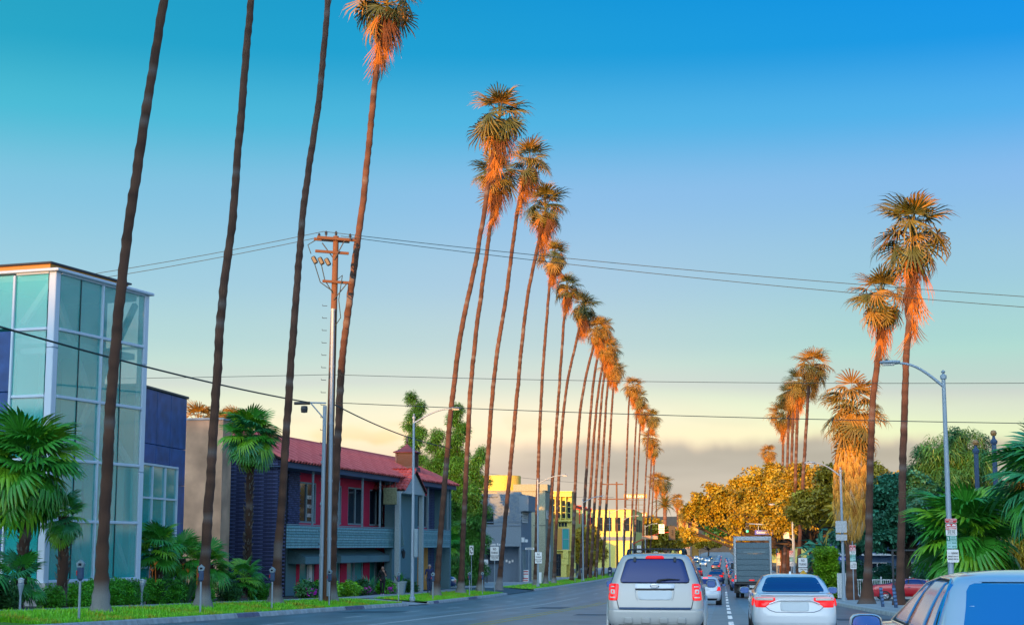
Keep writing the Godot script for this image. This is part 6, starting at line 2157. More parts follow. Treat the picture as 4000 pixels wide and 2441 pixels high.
func build_meters() -> void:
	var proto: Node3D
	var where := [[39.0, "silver parking meter with red tag on the grass before the glass building"], [48.5, "parking meter standing against the second palm trunk"], [56.5, "parking meter beside the third palm trunk at the brick corner"], [65.0, "parking meter beside the palm at the utility pole"], [79.3, "parking meter on the grass before the pale planter"], [88.9, "parking meter in front of the man behind the palm"], [102.0, "parking meter between two palms before the parked dark car"], [107.6, "parking meter beside the palm near the arrow sign"], [176.0, "parking meter at the foot of a dark palm before the stacked boxes, nearer"], [184.0, "parking meter at the foot of a dark palm before the stacked boxes, farther"], [206.0, "parking meter catching sun among the orange trunks, nearer"], [216.0, "parking meter catching sun among the orange trunks, farther"]]
	for i in where.size():
		var d: float = where[i][0]
		var at := on(-16.05, d, 0.18)
		if i > 0:
			dup(proto, at, 0.2 * sin(i * 2.0), where[i][1])
			continue
		proto = thing("parking_meter", where[i][1], "parking meter", at, 0.0, "parking meters along the left kerb")
		var pm := MB.new()
		pm.tube([Vector3(0, -0.1, 0), Vector3(0, 1.02, 0)], [0.033, 0.03], 10)
		part(proto, "post", pm, M.steel_pole)
		var bd := MB.new()
		bd.cbox(Vector3(0, 1.16, 0), Vector3(0.15, 0.30, 0.13), 0.025)
		bd.lathe([Vector2(0.03, 0), Vector2(0.075, 0.06), Vector2(0.06, 0.07)], Vector3(0, 0.97, 0), 10)
		part(proto, "body", bd, M.fascia_blue)
		var tg := MB.new()
		tg.cbox(Vector3(-0.078, 1.17, 0.03), Vector3(0.02, 0.12, 0.08), 0.005)
		part(proto, "tag", tg, M.sign_red)
		var hd := MB.new()
		hd.prism(PackedVector2Array([Vector2(-0.08, 1.31), Vector2(0.08, 1.31), Vector2(0.105, 1.41), Vector2(0.0, 1.50), Vector2(-0.105, 1.41)]), -0.055, 0.055)
		var hp := part(proto, "head", hd, M.slate_trim)
		var wd := MB.new()
		wd.box(Vector3(0, 1.38, 0.058), Vector3(0.08, 0.06, 0.008))
		part(hp, "display", wd, M.window_dark)

# ------------------------------------------------------------------ signs
func plate(parent: Node, cx: float, cy: float, w: float, h: float, z: float, m: Material, called := "sign_plate", r := 0.03) -> MeshInstance3D:
	var poly := PackedVector2Array()
	for q in [[1, 1, 0.0], [-1, 1, PI / 2], [-1, -1, PI], [1, -1, PI * 1.5]]:
		for k in 4:
			var a: float = q[2] + PI / 2 * k / 3.0
			poly.append(Vector2(cx + q[0] * (w / 2 - r) + cos(a) * r, cy + q[1] * (h / 2 - r) + sin(a) * r))
	var mb := MB.new()
	mb.prism(poly, z - 0.006, z)
	return part(parent, called, mb, m)

func no_turns(label: String, at: Vector3, y: float, pole := true, sc := 1.0) -> Node3D:
	var t := thing("no_turns_sign", label, "sign", at, 0.0, "no turns signs")
	if pole:
		var mb := MB.new()
		mb.tube([Vector3(0, -0.1, -0.04), Vector3(0, y + 0.4 * sc, -0.04)], [0.032, 0.032], 8)
		part(t, "post", mb, M.steel_pole)
	plate(t, 0, y, 0.66 * sc, 0.68 * sc, -0.003, M.sign_black)
	var p := plate(t, 0, y, 0.62 * sc, 0.64 * sc, 0.004, M.white_sheet)
	lettering(t, "NO", Vector3(0, y + 0.13 * sc, 0.008), 0.17 * sc, M.sign_black, 0.25 * sc)
	lettering(t, "TURNS", Vector3(0, y - 0.13 * sc, 0.008), 0.15 * sc, M.sign_black, 0.50 * sc)
	plate(t, 0, y - 0.52 * sc, 0.62 * sc, 0.30 * sc, 0.004, M.white_sheet)
	lettering(t, "11PM-7AM", Vector3(0, y - 0.48 * sc, 0.008), 0.105 * sc, M.sign_black, 0.52 * sc)
	lettering(t, "NIGHTLY", Vector3(0, y - 0.61 * sc, 0.008), 0.045 * sc, M.sign_black)
	return t

func parking_stack(label: String, at: Vector3, pole: bool, sc := 1.0) -> void:
	var t := thing("parking_sign", label, "sign", at, 0.0, "stacked parking signs on the right kerb")
	if pole:
		var mb := MB.new()
		mb.tube([Vector3(0, -0.1, -0.05), Vector3(0, 3.3, -0.05)], [0.03, 0.03], 8)
		part(t, "post", mb, M.steel_pole)
	var z := 0.0
	plate(t, 0, 3.02, 0.35, 0.13, z - 0.004, M.white_sheet)
	plate(t, 0, 3.02, 0.335, 0.115, z + 0.004, M.sign_red)
	lettering(t, "ANTI-GRIDLOCK", Vector3(0, 3.045, z + 0.008), 0.034, M.white_sheet, 0.28)
	lettering(t, "ZONE", Vector3(0, 2.99, z + 0.008), 0.034, M.white_sheet)
	plate(t, 0, 2.75, 0.33, 0.37, z, M.white_sheet)
	plate(t, 0, 2.885, 0.31, 0.085, z + 0.006, M.sign_red)
	# tow away picture: two small cars
	for s in [-0.075, 0.085]:
		var cp := MB.new()
		cp.prism(PackedVector2Array([Vector2(s - 0.06, 2.865), Vector2(s + 0.06, 2.865), Vector2(s + 0.058, 2.888), Vector2(s + 0.03, 2.892), Vector2(s + 0.015, 2.912), Vector2(s - 0.03, 2.912), Vector2(s - 0.045, 2.89), Vector2(s - 0.06, 2.886)]), z + 0.006, z + 0.010)
		part(t, "car_symbol", cp, M.white_sheet)
	plate(t, -0.105, 2.79, 0.10, 0.09, z + 0.005, M.sign_red, "sign_plate", 0.005)
	lettering(t, "NO", Vector3(-0.105, 2.79, z + 0.008), 0.06, M.white_sheet, 0.085)
	lettering(t, "STOPPING", Vector3(0.055, 2.79, z + 0.003), 0.06, M.sign_red, 0.20)
	lettering(t, "7AM-9AM", Vector3(0, 2.715, z + 0.003), 0.045, M.sign_black, 0.23)
	lettering(t, "4PM-7PM", Vector3(0, 2.655, z + 0.003), 0.045, M.sign_black, 0.23)
	lettering(t, "EXCEPT SATURDAY & SUNDAY", Vector3(0, 2.60, z + 0.003), 0.02, M.sign_black, 0.26)
	plate(t, 0.0, 2.37, 0.31, 0.38, z, M.sign_green)
	plate(t, 0.0, 2.295, 0.295, 0.215, z + 0.004, mat("sign_mint", 0.36, 0.62, 0.60, 0.4), "sign_plate", 0.01)
	plate(t, 0.05, 2.48, 0.19, 0.14, z + 0.004, M.sign_mint, "sign_plate", 0.01)
	lettering(t, "1", Vector3(-0.105, 2.48, z + 0.003), 0.09, M.white_sheet)
	lettering(t, "HOUR", Vector3(0.05, 2.515, z + 0.007), 0.035, M.sign_green, 0.12)
	lettering(t, "PARKING", Vector3(0.05, 2.455, z + 0.007), 0.055, M.sign_green, 0.175)
	lettering(t, "8AM", Vector3(0.07, 2.35, z + 0.007), 0.045, M.sign_green)
	lettering(t, "9PM", Vector3(0.07, 2.24, z + 0.007), 0.045, M.sign_green)
	lettering(t, "MON", Vector3(-0.075, 2.35, z + 0.007), 0.03, M.sign_green)
	lettering(t, "SAT", Vector3(-0.075, 2.25, z + 0.007), 0.03, M.sign_green)
	plate(t, 0.02, 1.96, 0.345, 0.385, z + 0.002, M.white_sheet)
	lettering(t, "NO", Vector3(-0.09, 2.04, z + 0.006), 0.06, mat("sign_faded", 0.55, 0.52, 0.53, 0.4), 0.09)
	lettering(t, "PARKING", Vector3(0.075, 2.04, z + 0.006), 0.06, M.sign_black, 0.20)
	lettering(t, "12MDNITE-7AM SAT", Vector3(0.02, 1.945, z + 0.006), 0.045, M.sign_black, 0.31)
	lettering(t, "12MDNITE-7AM SUN", Vector3(0.02, 1.865, z + 0.006), 0.045, M.sign_black, 0.31)
	if sc != 1.0: t.scale = Vector3(sc, sc, sc)

func signal_head(parent: Node, at: Vector3, lit: int, face := true) -> void:
	var mb := MB.new()
	mb.cbox(at, Vector3(0.34, 1.05, 0.24), 0.03)
	var h := part(parent, "signal_head", mb, M.dark_metal)
	if not face: return
	for k in 3:
		var ln := MB.new()
		ln.lathe([Vector2(0.125, 0), Vector2(0.10, 0.03), Vector2(0, 0.045)], at + Vector3(0, 0.33 - 0.33 * k, 0.12), 14, Basis(Vector3.RIGHT, PI / 2))
		part(h, "signal_lens", ln, M.green_signal if k == lit else M.black)
		var vs := MB.new()
		var rows := []
		for i in 2:
			var ring := []
			for j in 9:
				var f := PI * (j / 8.0) * 1.2 - 0.3
				ring.append(at + Vector3(cos(f) * 0.14, 0.33 - 0.33 * k + sin(f) * 0.14, 0.12 + i * 0.2))
			rows.append(ring)
		vs.grid(rows, false, false)
		part(h, "visor", vs, M.black)

func build_signs() -> void:
	no_turns("no turns sign on a thin post before the leaning palm at the driveway", on(-16.27, 114.9, 0.2), 2.92)
	no_turns("no turns sign half hidden behind the palm next to the A frame sign", on(-16.3, 143.0, 0.2), 2.72)
	no_turns("no turns sign at the right kerb above the white sedan", on(6.4, 133.0, 0.15), 2.2, true, 1.15)
	var y := thing("warning_sign", "yellow diamond warning sign just showing over the white sedan roof", "sign", on(6.35, 131.5, 0.15))
	var ym := MB.new()
	ym.prism(PackedVector2Array([Vector2(0, 0.65), Vector2(0.48, 1.13), Vector2(0, 1.61), Vector2(-0.48, 1.13)]), -0.01, 0.0)
	part(y, "sign_plate", ym, M.sign_yellow)
	var ya := MB.new()
	ya.box(Vector3(0.05, 1.2, 0.006), Vector3(0.5, 0.07, 0.006), Basis(Vector3(0, 0, 1), 0.4))
	ya.box(Vector3(-0.05, 1.05, 0.006), Vector3(0.4, 0.07, 0.006), Basis(Vector3(0, 0, 1), 0.4))
	part(y, "symbol", ya, M.sign_black)
	var yp := MB.new()
	yp.tube([Vector3(0, -0.1, -0.05), Vector3(0, 1.5, -0.05)], [0.03, 0.03], 8)
	part(y, "post", yp, M.steel_pole)
	# no stopping arrow sign left
	var a := thing("arrow_sign", "narrow white sign with a black curved double arrow before the palm trunks", "sign", on(-17.95, 114.9, 0.3))
	var am := MB.new()
	am.tube([Vector3(0, -0.1, -0.04), Vector3(0, 3.2, -0.04)], [0.028, 0.028], 8)
	part(a, "post", am, M.steel_pole)
	plate(a, 0, 2.88, 0.3, 0.66, 0.0, M.white_sheet)
	for s in [1.0, -1.0]:
		var mb := MB.new()
		var pts := []
		for i in 7:
			var f := lerpf(-0.3, 2.6, i / 6.0)
			pts.append(Vector3(cos(f) * 0.09 * s, 2.88 + s * 0.04 + sin(f) * 0.16 * s, 0.006))
		var q := [0.025, 0.025, 0.025, 0.025, 0.04, 0.04, 0.005]
		mb.tube(pts, q, 5)
		part(a, "arrow", mb, M.sign_black)
	# street name blade near the shop
	var n := thing("street_name_sign", "small white street name blade beside the grey shop corner", "sign", on(-19.2, 160.0, 0.2))
	var nm := MB.new()
	nm.tube([Vector3(0, -0.1, -0.04), Vector3(0, 3.6, -0.04)], [0.03, 0.03], 8)
	part(n, "post", nm, M.steel_pole)
	plate(n, 0.1, 3.5, 0.9, 0.2, 0.0, M.white_sheet)
	lettering(n, "OGDEN", Vector3(0.1, 3.5, 0.004), 0.13, M.sign_black, 0.7)
	# A frame board
	var f := thing("a_frame_sign", "white folding A frame sign with red stripes and a red arrow on the driveway edge", "sign", on(-20.75, 170.0, 0.3))
	for s in [1, -1]:
		var mb := MB.new()
		mb.cbox(Vector3(0, 0.62, s * 0.26), Vector3(0.72, 1.28, 0.03), 0.01, Basis(Vector3.RIGHT, -s * 0.28))
		part(f, "board", mb, M.white_sheet)
	for q in [[1.08, 0.11, 0.6], [0.82, 0.10, 0.62], [0.14, 0.10, 0.6]]:
		var mb := MB.new()
		mb.box(Vector3(0, q[0], 0.448 - q[0] * 0.28), Vector3(q[2], q[1], 0.012), Basis(Vector3.RIGHT, -0.28))
		part(f, "stripe", mb, M.sign_red)
	var ar := MB.new()
	ar.prism(PackedVector2Array([Vector2(-0.3, 0.36), Vector2(-0.12, 0.24), Vector2(-0.12, 0.31), Vector2(0.3, 0.31), Vector2(0.3, 0.41), Vector2(-0.12, 0.41), Vector2(-0.12, 0.48)]), 0.0, 0.012, Transform3D(Basis(Vector3.RIGHT, -0.28), Vector3(0, 0.01, 0.45)))
	part(f, "arrow", ar, M.sign_red)
	var f2 := thing("a_frame_sign", "second white folding board half hidden between two palm feet", "sign", on(-18.1, 158.0, 0.3))
	var fm := MB.new()
	fm.cbox(Vector3(0, 0.55, 0.2), Vector3(0.8, 1.1, 0.03), 0.01, Basis(Vector3.RIGHT, -0.25))
	fm.cbox(Vector3(0, 0.55, -0.2), Vector3(0.8, 1.1, 0.03), 0.01, Basis(Vector3.RIGHT, 0.25))
	part(f2, "board", fm, M.white_sheet)
	# pale kiosk pole among the palms
	var k := thing("kiosk_post", "slim pale blue square post with rounded cap between two palms", "post", on(-18.5, 172.0, 0.3))
	var km := MB.new()
	km.cbox(Vector3(0, 2.9, 0), Vector3(0.42, 1.6, 0.25), 0.04)
	km.cbox(Vector3(0, 1.0, 0), Vector3(0.22, 2.2, 0.18), 0.02)
	km.lathe([Vector2(0.21, 0), Vector2(0.21, 0.12), Vector2(0.0, 0.2)], Vector3(0, 3.7, 0), 12)
	part(k, "post", km, M.steel_pole)
	# parking signs on the right
	parking_stack("stack of parking signs on the near right street lamp, red on top", P(6.9, -0.77, 50.36), false)
	parking_stack("stack of parking signs on a thin post before the skirted palm", P(7.15, -1.55, 91.5), true)
	parking_stack("stack of parking signs on a blue pole before the slender palms", on(6.2, 150.0, 0.15), true, 1.06)
	parking_stack("stack of parking signs just right of the truck, farthest of the four", on(6.4, 190.0, 0.15), true, 1.06)
	# sign backs on the slanting lamp
	var sb := thing("sign_backs", "grey backs of two square signs on the slanting street lamp", "sign", on(6.65, 92.6, 0.15))
	for q in [[4.1, 0.62, 0.66], [3.5, 0.62, 0.34]]:
		plate(sb, 0, q[0], q[1], q[2], -0.12, M.truck_frame)
	var bl := thing("street_name_sign", "small blue street name blade behind the parking signs and skirted palm", "sign", on(7.1, 97.5, 0.15))
	plate(bl, 0, 2.35, 0.62, 0.2, 0.0, M.sign_blue)
	lettering(bl, "Ogden Dr", Vector3(0, 2.35, 0.004), 0.11, M.white_sheet, 0.5)
	var bp := MB.new()
	bp.tube([Vector3(0, -0.1, -0.05), Vector3(0, 2.45, -0.05)], [0.03, 0.03], 8)
	part(bl, "post", bp, M.steel_pole)
	# letter box
	var mb2 := thing("mailbox", "rounded dark blue street mailbox with white emblem beside the left kerb", "mailbox", on(-16.4, 236.1, 0.25))
	var poly := PackedVector2Array([Vector2(-0.3, 0.3), Vector2(0.3, 0.3), Vector2(0.3, 1.0)])
	for i in 9:
		var a2 := PI * i / 8.0
		poly.append(Vector2(cos(a2) * 0.3, 1.0 + sin(a2) * 0.3))
	var mx := MB.new()
	mx.prism(poly, -0.3, 0.3)
	part(mb2, "body", mx, mat("mailbox_blue", 0.015, 0.03, 0.09, 0.4))
	for sx in [-1, 1]:
		for sz in [-1, 1]:
			var lg := MB.new()
			lg.box(Vector3(sx * 0.24, 0.14, sz * 0.24), Vector3(0.08, 0.36, 0.08))
			part(mb2, "leg", lg, M.mailbox_blue)
	var em := MB.new()
	em.prism(PackedVector2Array([Vector2(-0.16, 0.62), Vector2(0.12, 0.62), Vector2(0.18, 0.82), Vector2(0.0, 0.74), Vector2(-0.12, 0.82)]), 0.3, 0.306)
	part(mb2, "emblem", em, M.white_sheet)
	# traffic signals: mast arm on the left
	var s := thing("traffic_signal", "mast arm traffic signal reaching over the road from the left palm row", "traffic signal", on(-16.6, 300.0, 0.25))
	var sm := MB.new()
	sm.tube([Vector3(0, -0.1, 0), Vector3(0, 5.2, 0)], [0.14, 0.12], 10)
	part(s, "pole", sm, M.steel_pole)
	var sa := MB.new()
	sa.tube([Vector3(0, 4.9, 0), Vector3(2.2, 6.0, 0), Vector3(5.0, 6.9, 0), Vector3(7.4, 7.2, 0)], [0.11, 0.095, 0.08, 0.06], 8)
	part(s, "mast_arm", sa, M.rust_red)
	signal_head(s, Vector3(7.3, 7.0, 0.25), 9, true)
	signal_head(s, Vector3(1.6, 3.3, 0.2), 2)
	var bd := MB.new()
	bd.box(Vector3(7.3, 7.0, 0.1), Vector3(1.2, 2.6, 0.02))
	part(s, "backplate", bd, M.black)
	var nb := MB.new()
	nb.cbox(Vector3(3.2, 6.15, 0.15), Vector3(3.0, 0.62, 0.05), 0.02)
	part(s, "name_board", nb, M.tan_stucco)
	no_turns("sunlit no turns sign hung on the mast arm of the traffic signal", on(-11.2, 299.6, 0.25), 8.0, false, 1.7)
	no_turns("sunlit yellow tinted no turns sign on a post below the mast arm", on(-15.0, 292.0, 0.2), 4.3, true, 1.25)
	no_turns("small far no turns sign before the cream corner building", on(-16.5, 400.0, 0.2), 3.0, true, 1.6)
	var w := thing("walk_signal", "black pedestrian signal showing a white walking figure on a short post", "pedestrian signal", on(-14.6, 236.0, 0.15))
	var wp := MB.new()
	wp.tube([Vector3(0, -0.1, 0), Vector3(0, 2.2, 0)], [0.06, 0.06], 8)
	part(w, "post", wp, M.dark_metal)
	var wb := MB.new()
	wb.cbox(Vector3(0, 2.3, 0.05), Vector3(0.5, 0.5, 0.2), 0.03)
	part(w, "housing", wb, M.black)
	var wf := MB.new()
	wf.lathe([Vector2(0, -0.04), Vector2(0.04, 0), Vector2(0, 0.04)], Vector3(0.02, 2.44, 0.17), 8)
	for q in [[Vector3(0.01, 2.4, 0.17), Vector3(-0.02, 2.26, 0.17)], [Vector3(-0.02, 2.26, 0.17), Vector3(0.07, 2.13, 0.17)], [Vector3(-0.02, 2.26, 0.17), Vector3(-0.1, 2.13, 0.17)], [Vector3(0.0, 2.37, 0.17), Vector3(0.1, 2.29, 0.17)], [Vector3(0.0, 2.37, 0.17), Vector3(-0.1, 2.31, 0.17)]]:
		wf.tube(q, [0.025, 0.022], 5)
	part(w, "walking_figure", wf, M.walk_glow)
	# signal on the right above the truck
	var r := thing("traffic_signal", "traffic signal with curved mast arm above the truck roof, showing green", "traffic signal", on(7.3, 170.0, 0.15))
	var rm := MB.new()
	rm.tube([Vector3(0, -0.1, 0), Vector3(0, 6.4, 0)], [0.13, 0.10], 10)
	part(r, "pole", rm, M.steel_pole)
	var ra := MB.new()
	ra.tube([Vector3(0, 4.4, 0), Vector3(-1.4, 5.4, 0), Vector3(-3.0, 6.1, 0), Vector3(-4.8, 6.2, 0)], [0.09, 0.08, 0.07, 0.05], 8)
	part(r, "mast_arm", ra, M.steel_pole)
	signal_head(r, Vector3(-4.75, 5.75, 0.2), 2)
	signal_head(r, Vector3(-0.3, 2.6, 0.25), 9)
	for x in [-3.6, -2.6]:
		var hg := MB.new()
		hg.box(Vector3(x, 5.72, 0.05), Vector3(0.05, 0.5, 0.05))
		part(r, "hanger", hg, M.steel_pole)
	plate(r, -3.0, 5.3, 1.95, 0.46, 0.1, M.sign_blue, "name_plate", 0.05)
	lettering(r, "Genesee Av", Vector3(-3.0, 5.3, 0.105), 0.24, M.white_sheet, 1.6)
	plate(r, -0.75, 5.0, 0.62, 0.7, 0.12, M.white_sheet)
	var g2 := thing("traffic_signal", "second green traffic signal left of the truck box", "traffic signal", on(6.9, 262.0, 0.15))
	var gm := MB.new()
	gm.tube([Vector3(0, -0.1, 0), Vector3(0, 5.9, 0)], [0.12, 0.1], 8)
	gm.tube([Vector3(0, 5.6, 0), Vector3(-3.8, 6.6, 0)], [0.09, 0.06], 8)
	part(g2, "pole", gm, M.steel_pole)
	signal_head(g2, Vector3(-3.8, 6.0, 0.2), 2)

# ------------------------------------------------------------------ vehicles
# a body is a stack of rounded outlines: [height, half width, set back at rear, set back at front, rear corner, front corner]
func car_slice(s: Dictionary, y: float) -> Array:
	var R: Array = s.rows
	if y <= R[0][0]: return R[0]
	for i in R.size() - 1:
		if y <= R[i + 1][0]:
			var t: float = (y - R[i][0]) / maxf(R[i + 1][0] - R[i][0], 1e-5)
			var o := []
			for k in 6: o.append(lerpf(R[i][k], R[i + 1][k], t))
			return o
	return R[R.size() - 1]

func car_taper(s: Dictionary, z: float) -> float:
	return 1.0 - s.taper * pow(absf(z) / (s.L / 2.0), 3.0)

func car_ring(s: Dictionary, r: Array) -> Array:
	var L: float = s.L
	var w: float = r[1]
	var zR: float = L / 2 - r[2]
	var zF: float = -L / 2 + r[3]
	var a: float = minf(r[4], w * 0.95)
	var b: float = minf(r[5], w * 0.95)
	var half := []
	for k in 5:
		var t := PI / 2 * k / 4.0
		half.append(Vector2(w - a + a * sin(t), zR - a + a * cos(t)))
	for k in range(1, 9):
		half.append(Vector2(w, lerpf(zR - a, zF + b, k / 9.0)))
	for k in 5:
		var t := PI / 2 * k / 4.0
		half.append(Vector2(w - b + b * cos(t), zF + b - b * sin(t)))
	var out := []
	for p in half: out.append(p)
	for k in range(1, 4): out.append(Vector2(lerpf(w - b, -(w - b), k / 4.0), zF))
	for i in range(half.size() - 1, -1, -1): out.append(Vector2(-half[i].x, half[i].y))
	for k in range(1, 8): out.append(Vector2(lerpf(-(w - a), w - a, k / 8.0), zR))
	var ring := []
	for p in out:
		var bow: float = s.bow * pow(p.x / 0.9, 2.0)
		ring.append(Vector3(p.x * car_taper(s, p.y), r[0], p.y - bow * signf(p.y)))
	return ring

func car_body(s: Dictionary) -> MB:
	var mb := MB.new()
	var rows := []
	for i in s.rows.size():
		rows.append(car_ring(s, s.rows[i]))
		if s.sharp.has(i):
			mb.grid(rows, true)
			rows = [rows[rows.size() - 1]]
	mb.grid(rows, true)
	var base: Array = car_ring(s, s.rows[0])
	for i in base.size():
		mb.tri(Vector3(0, base[0].y, 0), base[(i + 1) % base.size()], base[i])
	return mb

func end_pt(s: Dictionary, x: float, y: float, off: float, front := false) -> Vector3:
	var r := car_slice(s, y)
	var w: float = r[1] * (1.0 - s.taper)
	var a: float = minf(r[5] if front else r[4], w * 0.95)
	var z: float = s.L / 2 - (r[3] if front else r[2])
	var e := absf(x) - (w - a)
	if e > 0.0: z -= a - sqrt(maxf(a * a - e * e, 0.0))
	z -= s.bow * pow(x / 0.9, 2.0)
	z += off
	return Vector3(x, y + off * 0.35, -z if front else z)

func side_pt(s: Dictionary, side: int, z: float, y: float, off: float) -> Vector3:
	var r := car_slice(s, y)
	var w: float = r[1]
	var zR: float = s.L / 2 - r[2]
	var zF: float = -s.L / 2 + r[3]
	var x := w
	var e: float = z - (zR - r[4])
	if e > 0.0: x = w - (r[4] - sqrt(maxf(r[4] * r[4] - e * e, 0.0)))
	var f: float = (zF + r[5]) - z
	if f > 0.0: x = w - (r[5] - sqrt(maxf(r[5] * r[5] - f * f, 0.0)))
	x = x * car_taper(s, z) + off
	return Vector3(side * x, y + off * 0.35, z)

# panel lying on the body: lines [y, from, to] bottom to top; kind 0 rear, 2 front, 1 right side, -1 left side
func car_patch(s: Dictionary, kind: int, lines: Array, off: float, nx := 8) -> MB:
	var rows := []
	for i in range(-1, lines.size() + 1):
		var l: Array = lines[clampi(i, 0, lines.size() - 1)]
		var edge := i < 0 or i == lines.size()
		var row := []
		for j in range(-1, nx + 2):
			var u := clampf(float(j) / nx, 0.0, 1.0)
			var rim := edge or j < 0 or j > nx
			var o := -0.012 if rim else off
			var q := lerpf(l[1], l[2], u)
			if kind == 0: row.append(end_pt(s, q, l[0], o))
			elif kind == 2: row.append(end_pt(s, -q, l[0], o, true))
			else: row.append(side_pt(s, kind, lerpf(l[1], l[2], u) if kind > 0 else lerpf(l[2], l[1], u), l[0], o))
		rows.append(row)
	var mb := MB.new()
	mb.grid(rows)
	return mb

# lines of a panel with rounded corners
func rounded(y0: float, y1: float, a0: float, a1: float, b0: float, b1: float, r: float, n := 8) -> Array:
	var out := []
	for i in n + 1:
		var t := 0.5 - 0.5 * cos(PI * i / n)
		var y := lerpf(y0, y1, t)
		var lo := lerpf(a0, b0, t)
		var hi := lerpf(a1, b1, t)
		var d := minf(y - y0, y1 - y)
		var cut := 0.0
		if d < r: cut = r - sqrt(maxf(r * r - (r - d) * (r - d), 0.0))
		var sg := 1.0 if hi > lo else -1.0
		out.append([y, lo + cut * sg, hi - cut * sg])
	return out

func wheels(t: Node3D, s: Dictionary, R: float, zs: Array, fine := true) -> void:
	for z in zs:
		for side in [1, -1]:
			var w: float = car_slice(s, 0.5)[1] * car_taper(s, z)
			var bs := Basis(Vector3(0, 0, 1), -side * PI / 2)
			var mb := MB.new()
			mb.lathe([Vector2(R * 0.62, -0.2), Vector2(R * 0.93, -0.2), Vector2(R, -0.15), Vector2(R, -0.04), Vector2(R * 0.94, 0.0), Vector2(R * 0.66, 0.005), Vector2(R * 0.62, -0.03)], Vector3(side * (w + 0.008), R, z), 24, bs)
			var ty := part(t, "wheel", mb, M.rubber)
			if not fine: continue
			var rim := MB.new()
			rim.lathe([Vector2(R * 0.66, -0.1), Vector2(R * 0.64, -0.005), Vector2(R * 0.56, -0.03), Vector2(R * 0.2, -0.025), Vector2(0, -0.01)], Vector3(side * (w + 0.006), R, z), 20, bs)
			part(ty, "rim", rim, M.alloy)
			for k in 5:
				var sp := MB.new()
				var a := TAU * k / 5.0
				sp.box(Vector3(side * (w - 0.002), R + sin(a) * R * 0.38, z + cos(a) * R * 0.38), Vector3(0.02, R * 0.36, R * 0.1), Basis(Vector3.RIGHT, -a + PI / 2))
				part(ty, "spoke", sp, M.black)
			var ar := MB.new()
			ar.lathe([Vector2(R * 1.13, -0.3), Vector2(R * 1.13, 0.0), Vector2(R * 0.9, -0.02)], Vector3(side * (w - 0.002), R + 0.02, z), 24, bs)
			part(t, "wheel_arch", ar, M.black)

func mirrors(t: Node3D, s: Dictionary, z: float, y: float, m: Material, wide := 0.20) -> void:
	for side in [1, -1]:
		var w: float = side_pt(s, 1, z, y, 0.0).x
		var mb := MB.new()
		var rows := []
		for i in 5:
			var u := i / 4.0
			var ring := []
			var k: float = [0.45, 0.85, 1.0, 0.98, 0.9][i]
			for j in 14:
				var f := TAU * j / 14.0
				var cx := signf(cos(f)) * pow(absf(cos(f)), 0.6) * wide * 0.5 * k
				var cy := signf(sin(f)) * pow(absf(sin(f)), 0.6) * 0.075 * k
				ring.append(Vector3(side * (w + 0.06 + wide * 0.5) + cx, y + cy, z - 0.12 + u * 0.14))
			rows.append(ring)
		mb.grid(rows, true)
		mb.box(Vector3(side * (w + 0.03), y - 0.03, z - 0.05), Vector3(0.16, 0.05, 0.07))
		var o := part(t, "mirror", mb, m)
		var gl := MB.new()
		var g := []
		for i in 2:
			var ring := []
			for j in 14:
				var f := TAU * j / 14.0
				var k := 0.82 if i == 0 else 0.02
				ring.append(Vector3(side * (w + 0.06 + wide * 0.5) + signf(cos(f)) * pow(absf(cos(f)), 0.6) * wide * 0.5 * k, y + signf(sin(f)) * pow(absf(sin(f)), 0.6) * 0.075 * k, z + 0.022))
			g.append(ring)
		gl.grid(g, true)
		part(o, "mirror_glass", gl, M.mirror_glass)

const SUV_ROWS := [[0.34, 0.78, 0.12, 0.15, 0.16, 0.2], [0.42, 0.85, 0.04, 0.06, 0.16, 0.25], [0.50, 0.895, 0.005, 0.0, 0.16, 0.3], [0.60, 0.905, 0.0, 0.0, 0.16, 0.3], [0.69, 0.90, 0.01, 0.0, 0.16, 0.32], [0.71, 0.895, 0.055, 0.02, 0.14, 0.3], [0.90, 0.90, 0.07, 0.1, 0.14, 0.3], [1.02, 0.885, 0.085, 0.28, 0.14, 0.3], [1.07, 0.865, 0.095, 1.2, 0.14, 0.25], [1.18, 0.835, 0.115, 1.42, 0.14, 0.22], [1.42, 0.745, 0.20, 1.82, 0.13, 0.2], [1.58, 0.675, 0.275, 2.05, 0.12, 0.18], [1.65, 0.635, 0.32, 2.14, 0.12, 0.16], [1.69, 0.575, 0.40, 2.25, 0.12, 0.16], [1.71, 0.47, 0.62, 2.35, 0.12, 0.16], [1.72, 0.30, 0.95, 2.45, 0.1, 0.1], [1.723, 0.02, 1.90, 2.48, 0.01, 0.01]]
const SEDAN_ROWS := [[0.26, 0.78, 0.16, 0.12, 0.2, 0.3], [0.33, 0.86, 0.05, 0.04, 0.2, 0.34], [0.48, 0.90, 0.01, 0.0, 0.2, 0.36], [0.62, 0.91, 0.0, 0.0, 0.2, 0.36], [0.74, 0.91, 0.03, 0.02, 0.22, 0.36], [0.90, 0.90, 0.06, 0.10, 0.24, 0.34], [1.00, 0.875, 0.055, 0.30, 0.24, 0.3], [1.055, 0.85, 0.05, 0.6, 0.26, 0.3], [1.075, 0.81, 0.16, 0.95, 0.26, 0.26], [1.085, 0.785, 0.58, 1.15, 0.2, 0.25], [1.14, 0.765, 0.80, 1.40, 0.16, 0.22], [1.27, 0.695, 1.12, 1.84, 0.14, 0.2], [1.37, 0.625, 1.42, 2.14, 0.13, 0.18], [1.42, 0.565, 1.62, 2.32, 0.12, 0.16], [1.445, 0.47, 1.85, 2.44, 0.12, 0.15], [1.46, 0.28, 2.10, 2.54, 0.1, 0.1], [1.463, 0.02, 2.26, 2.57, 0.01, 0.01]]
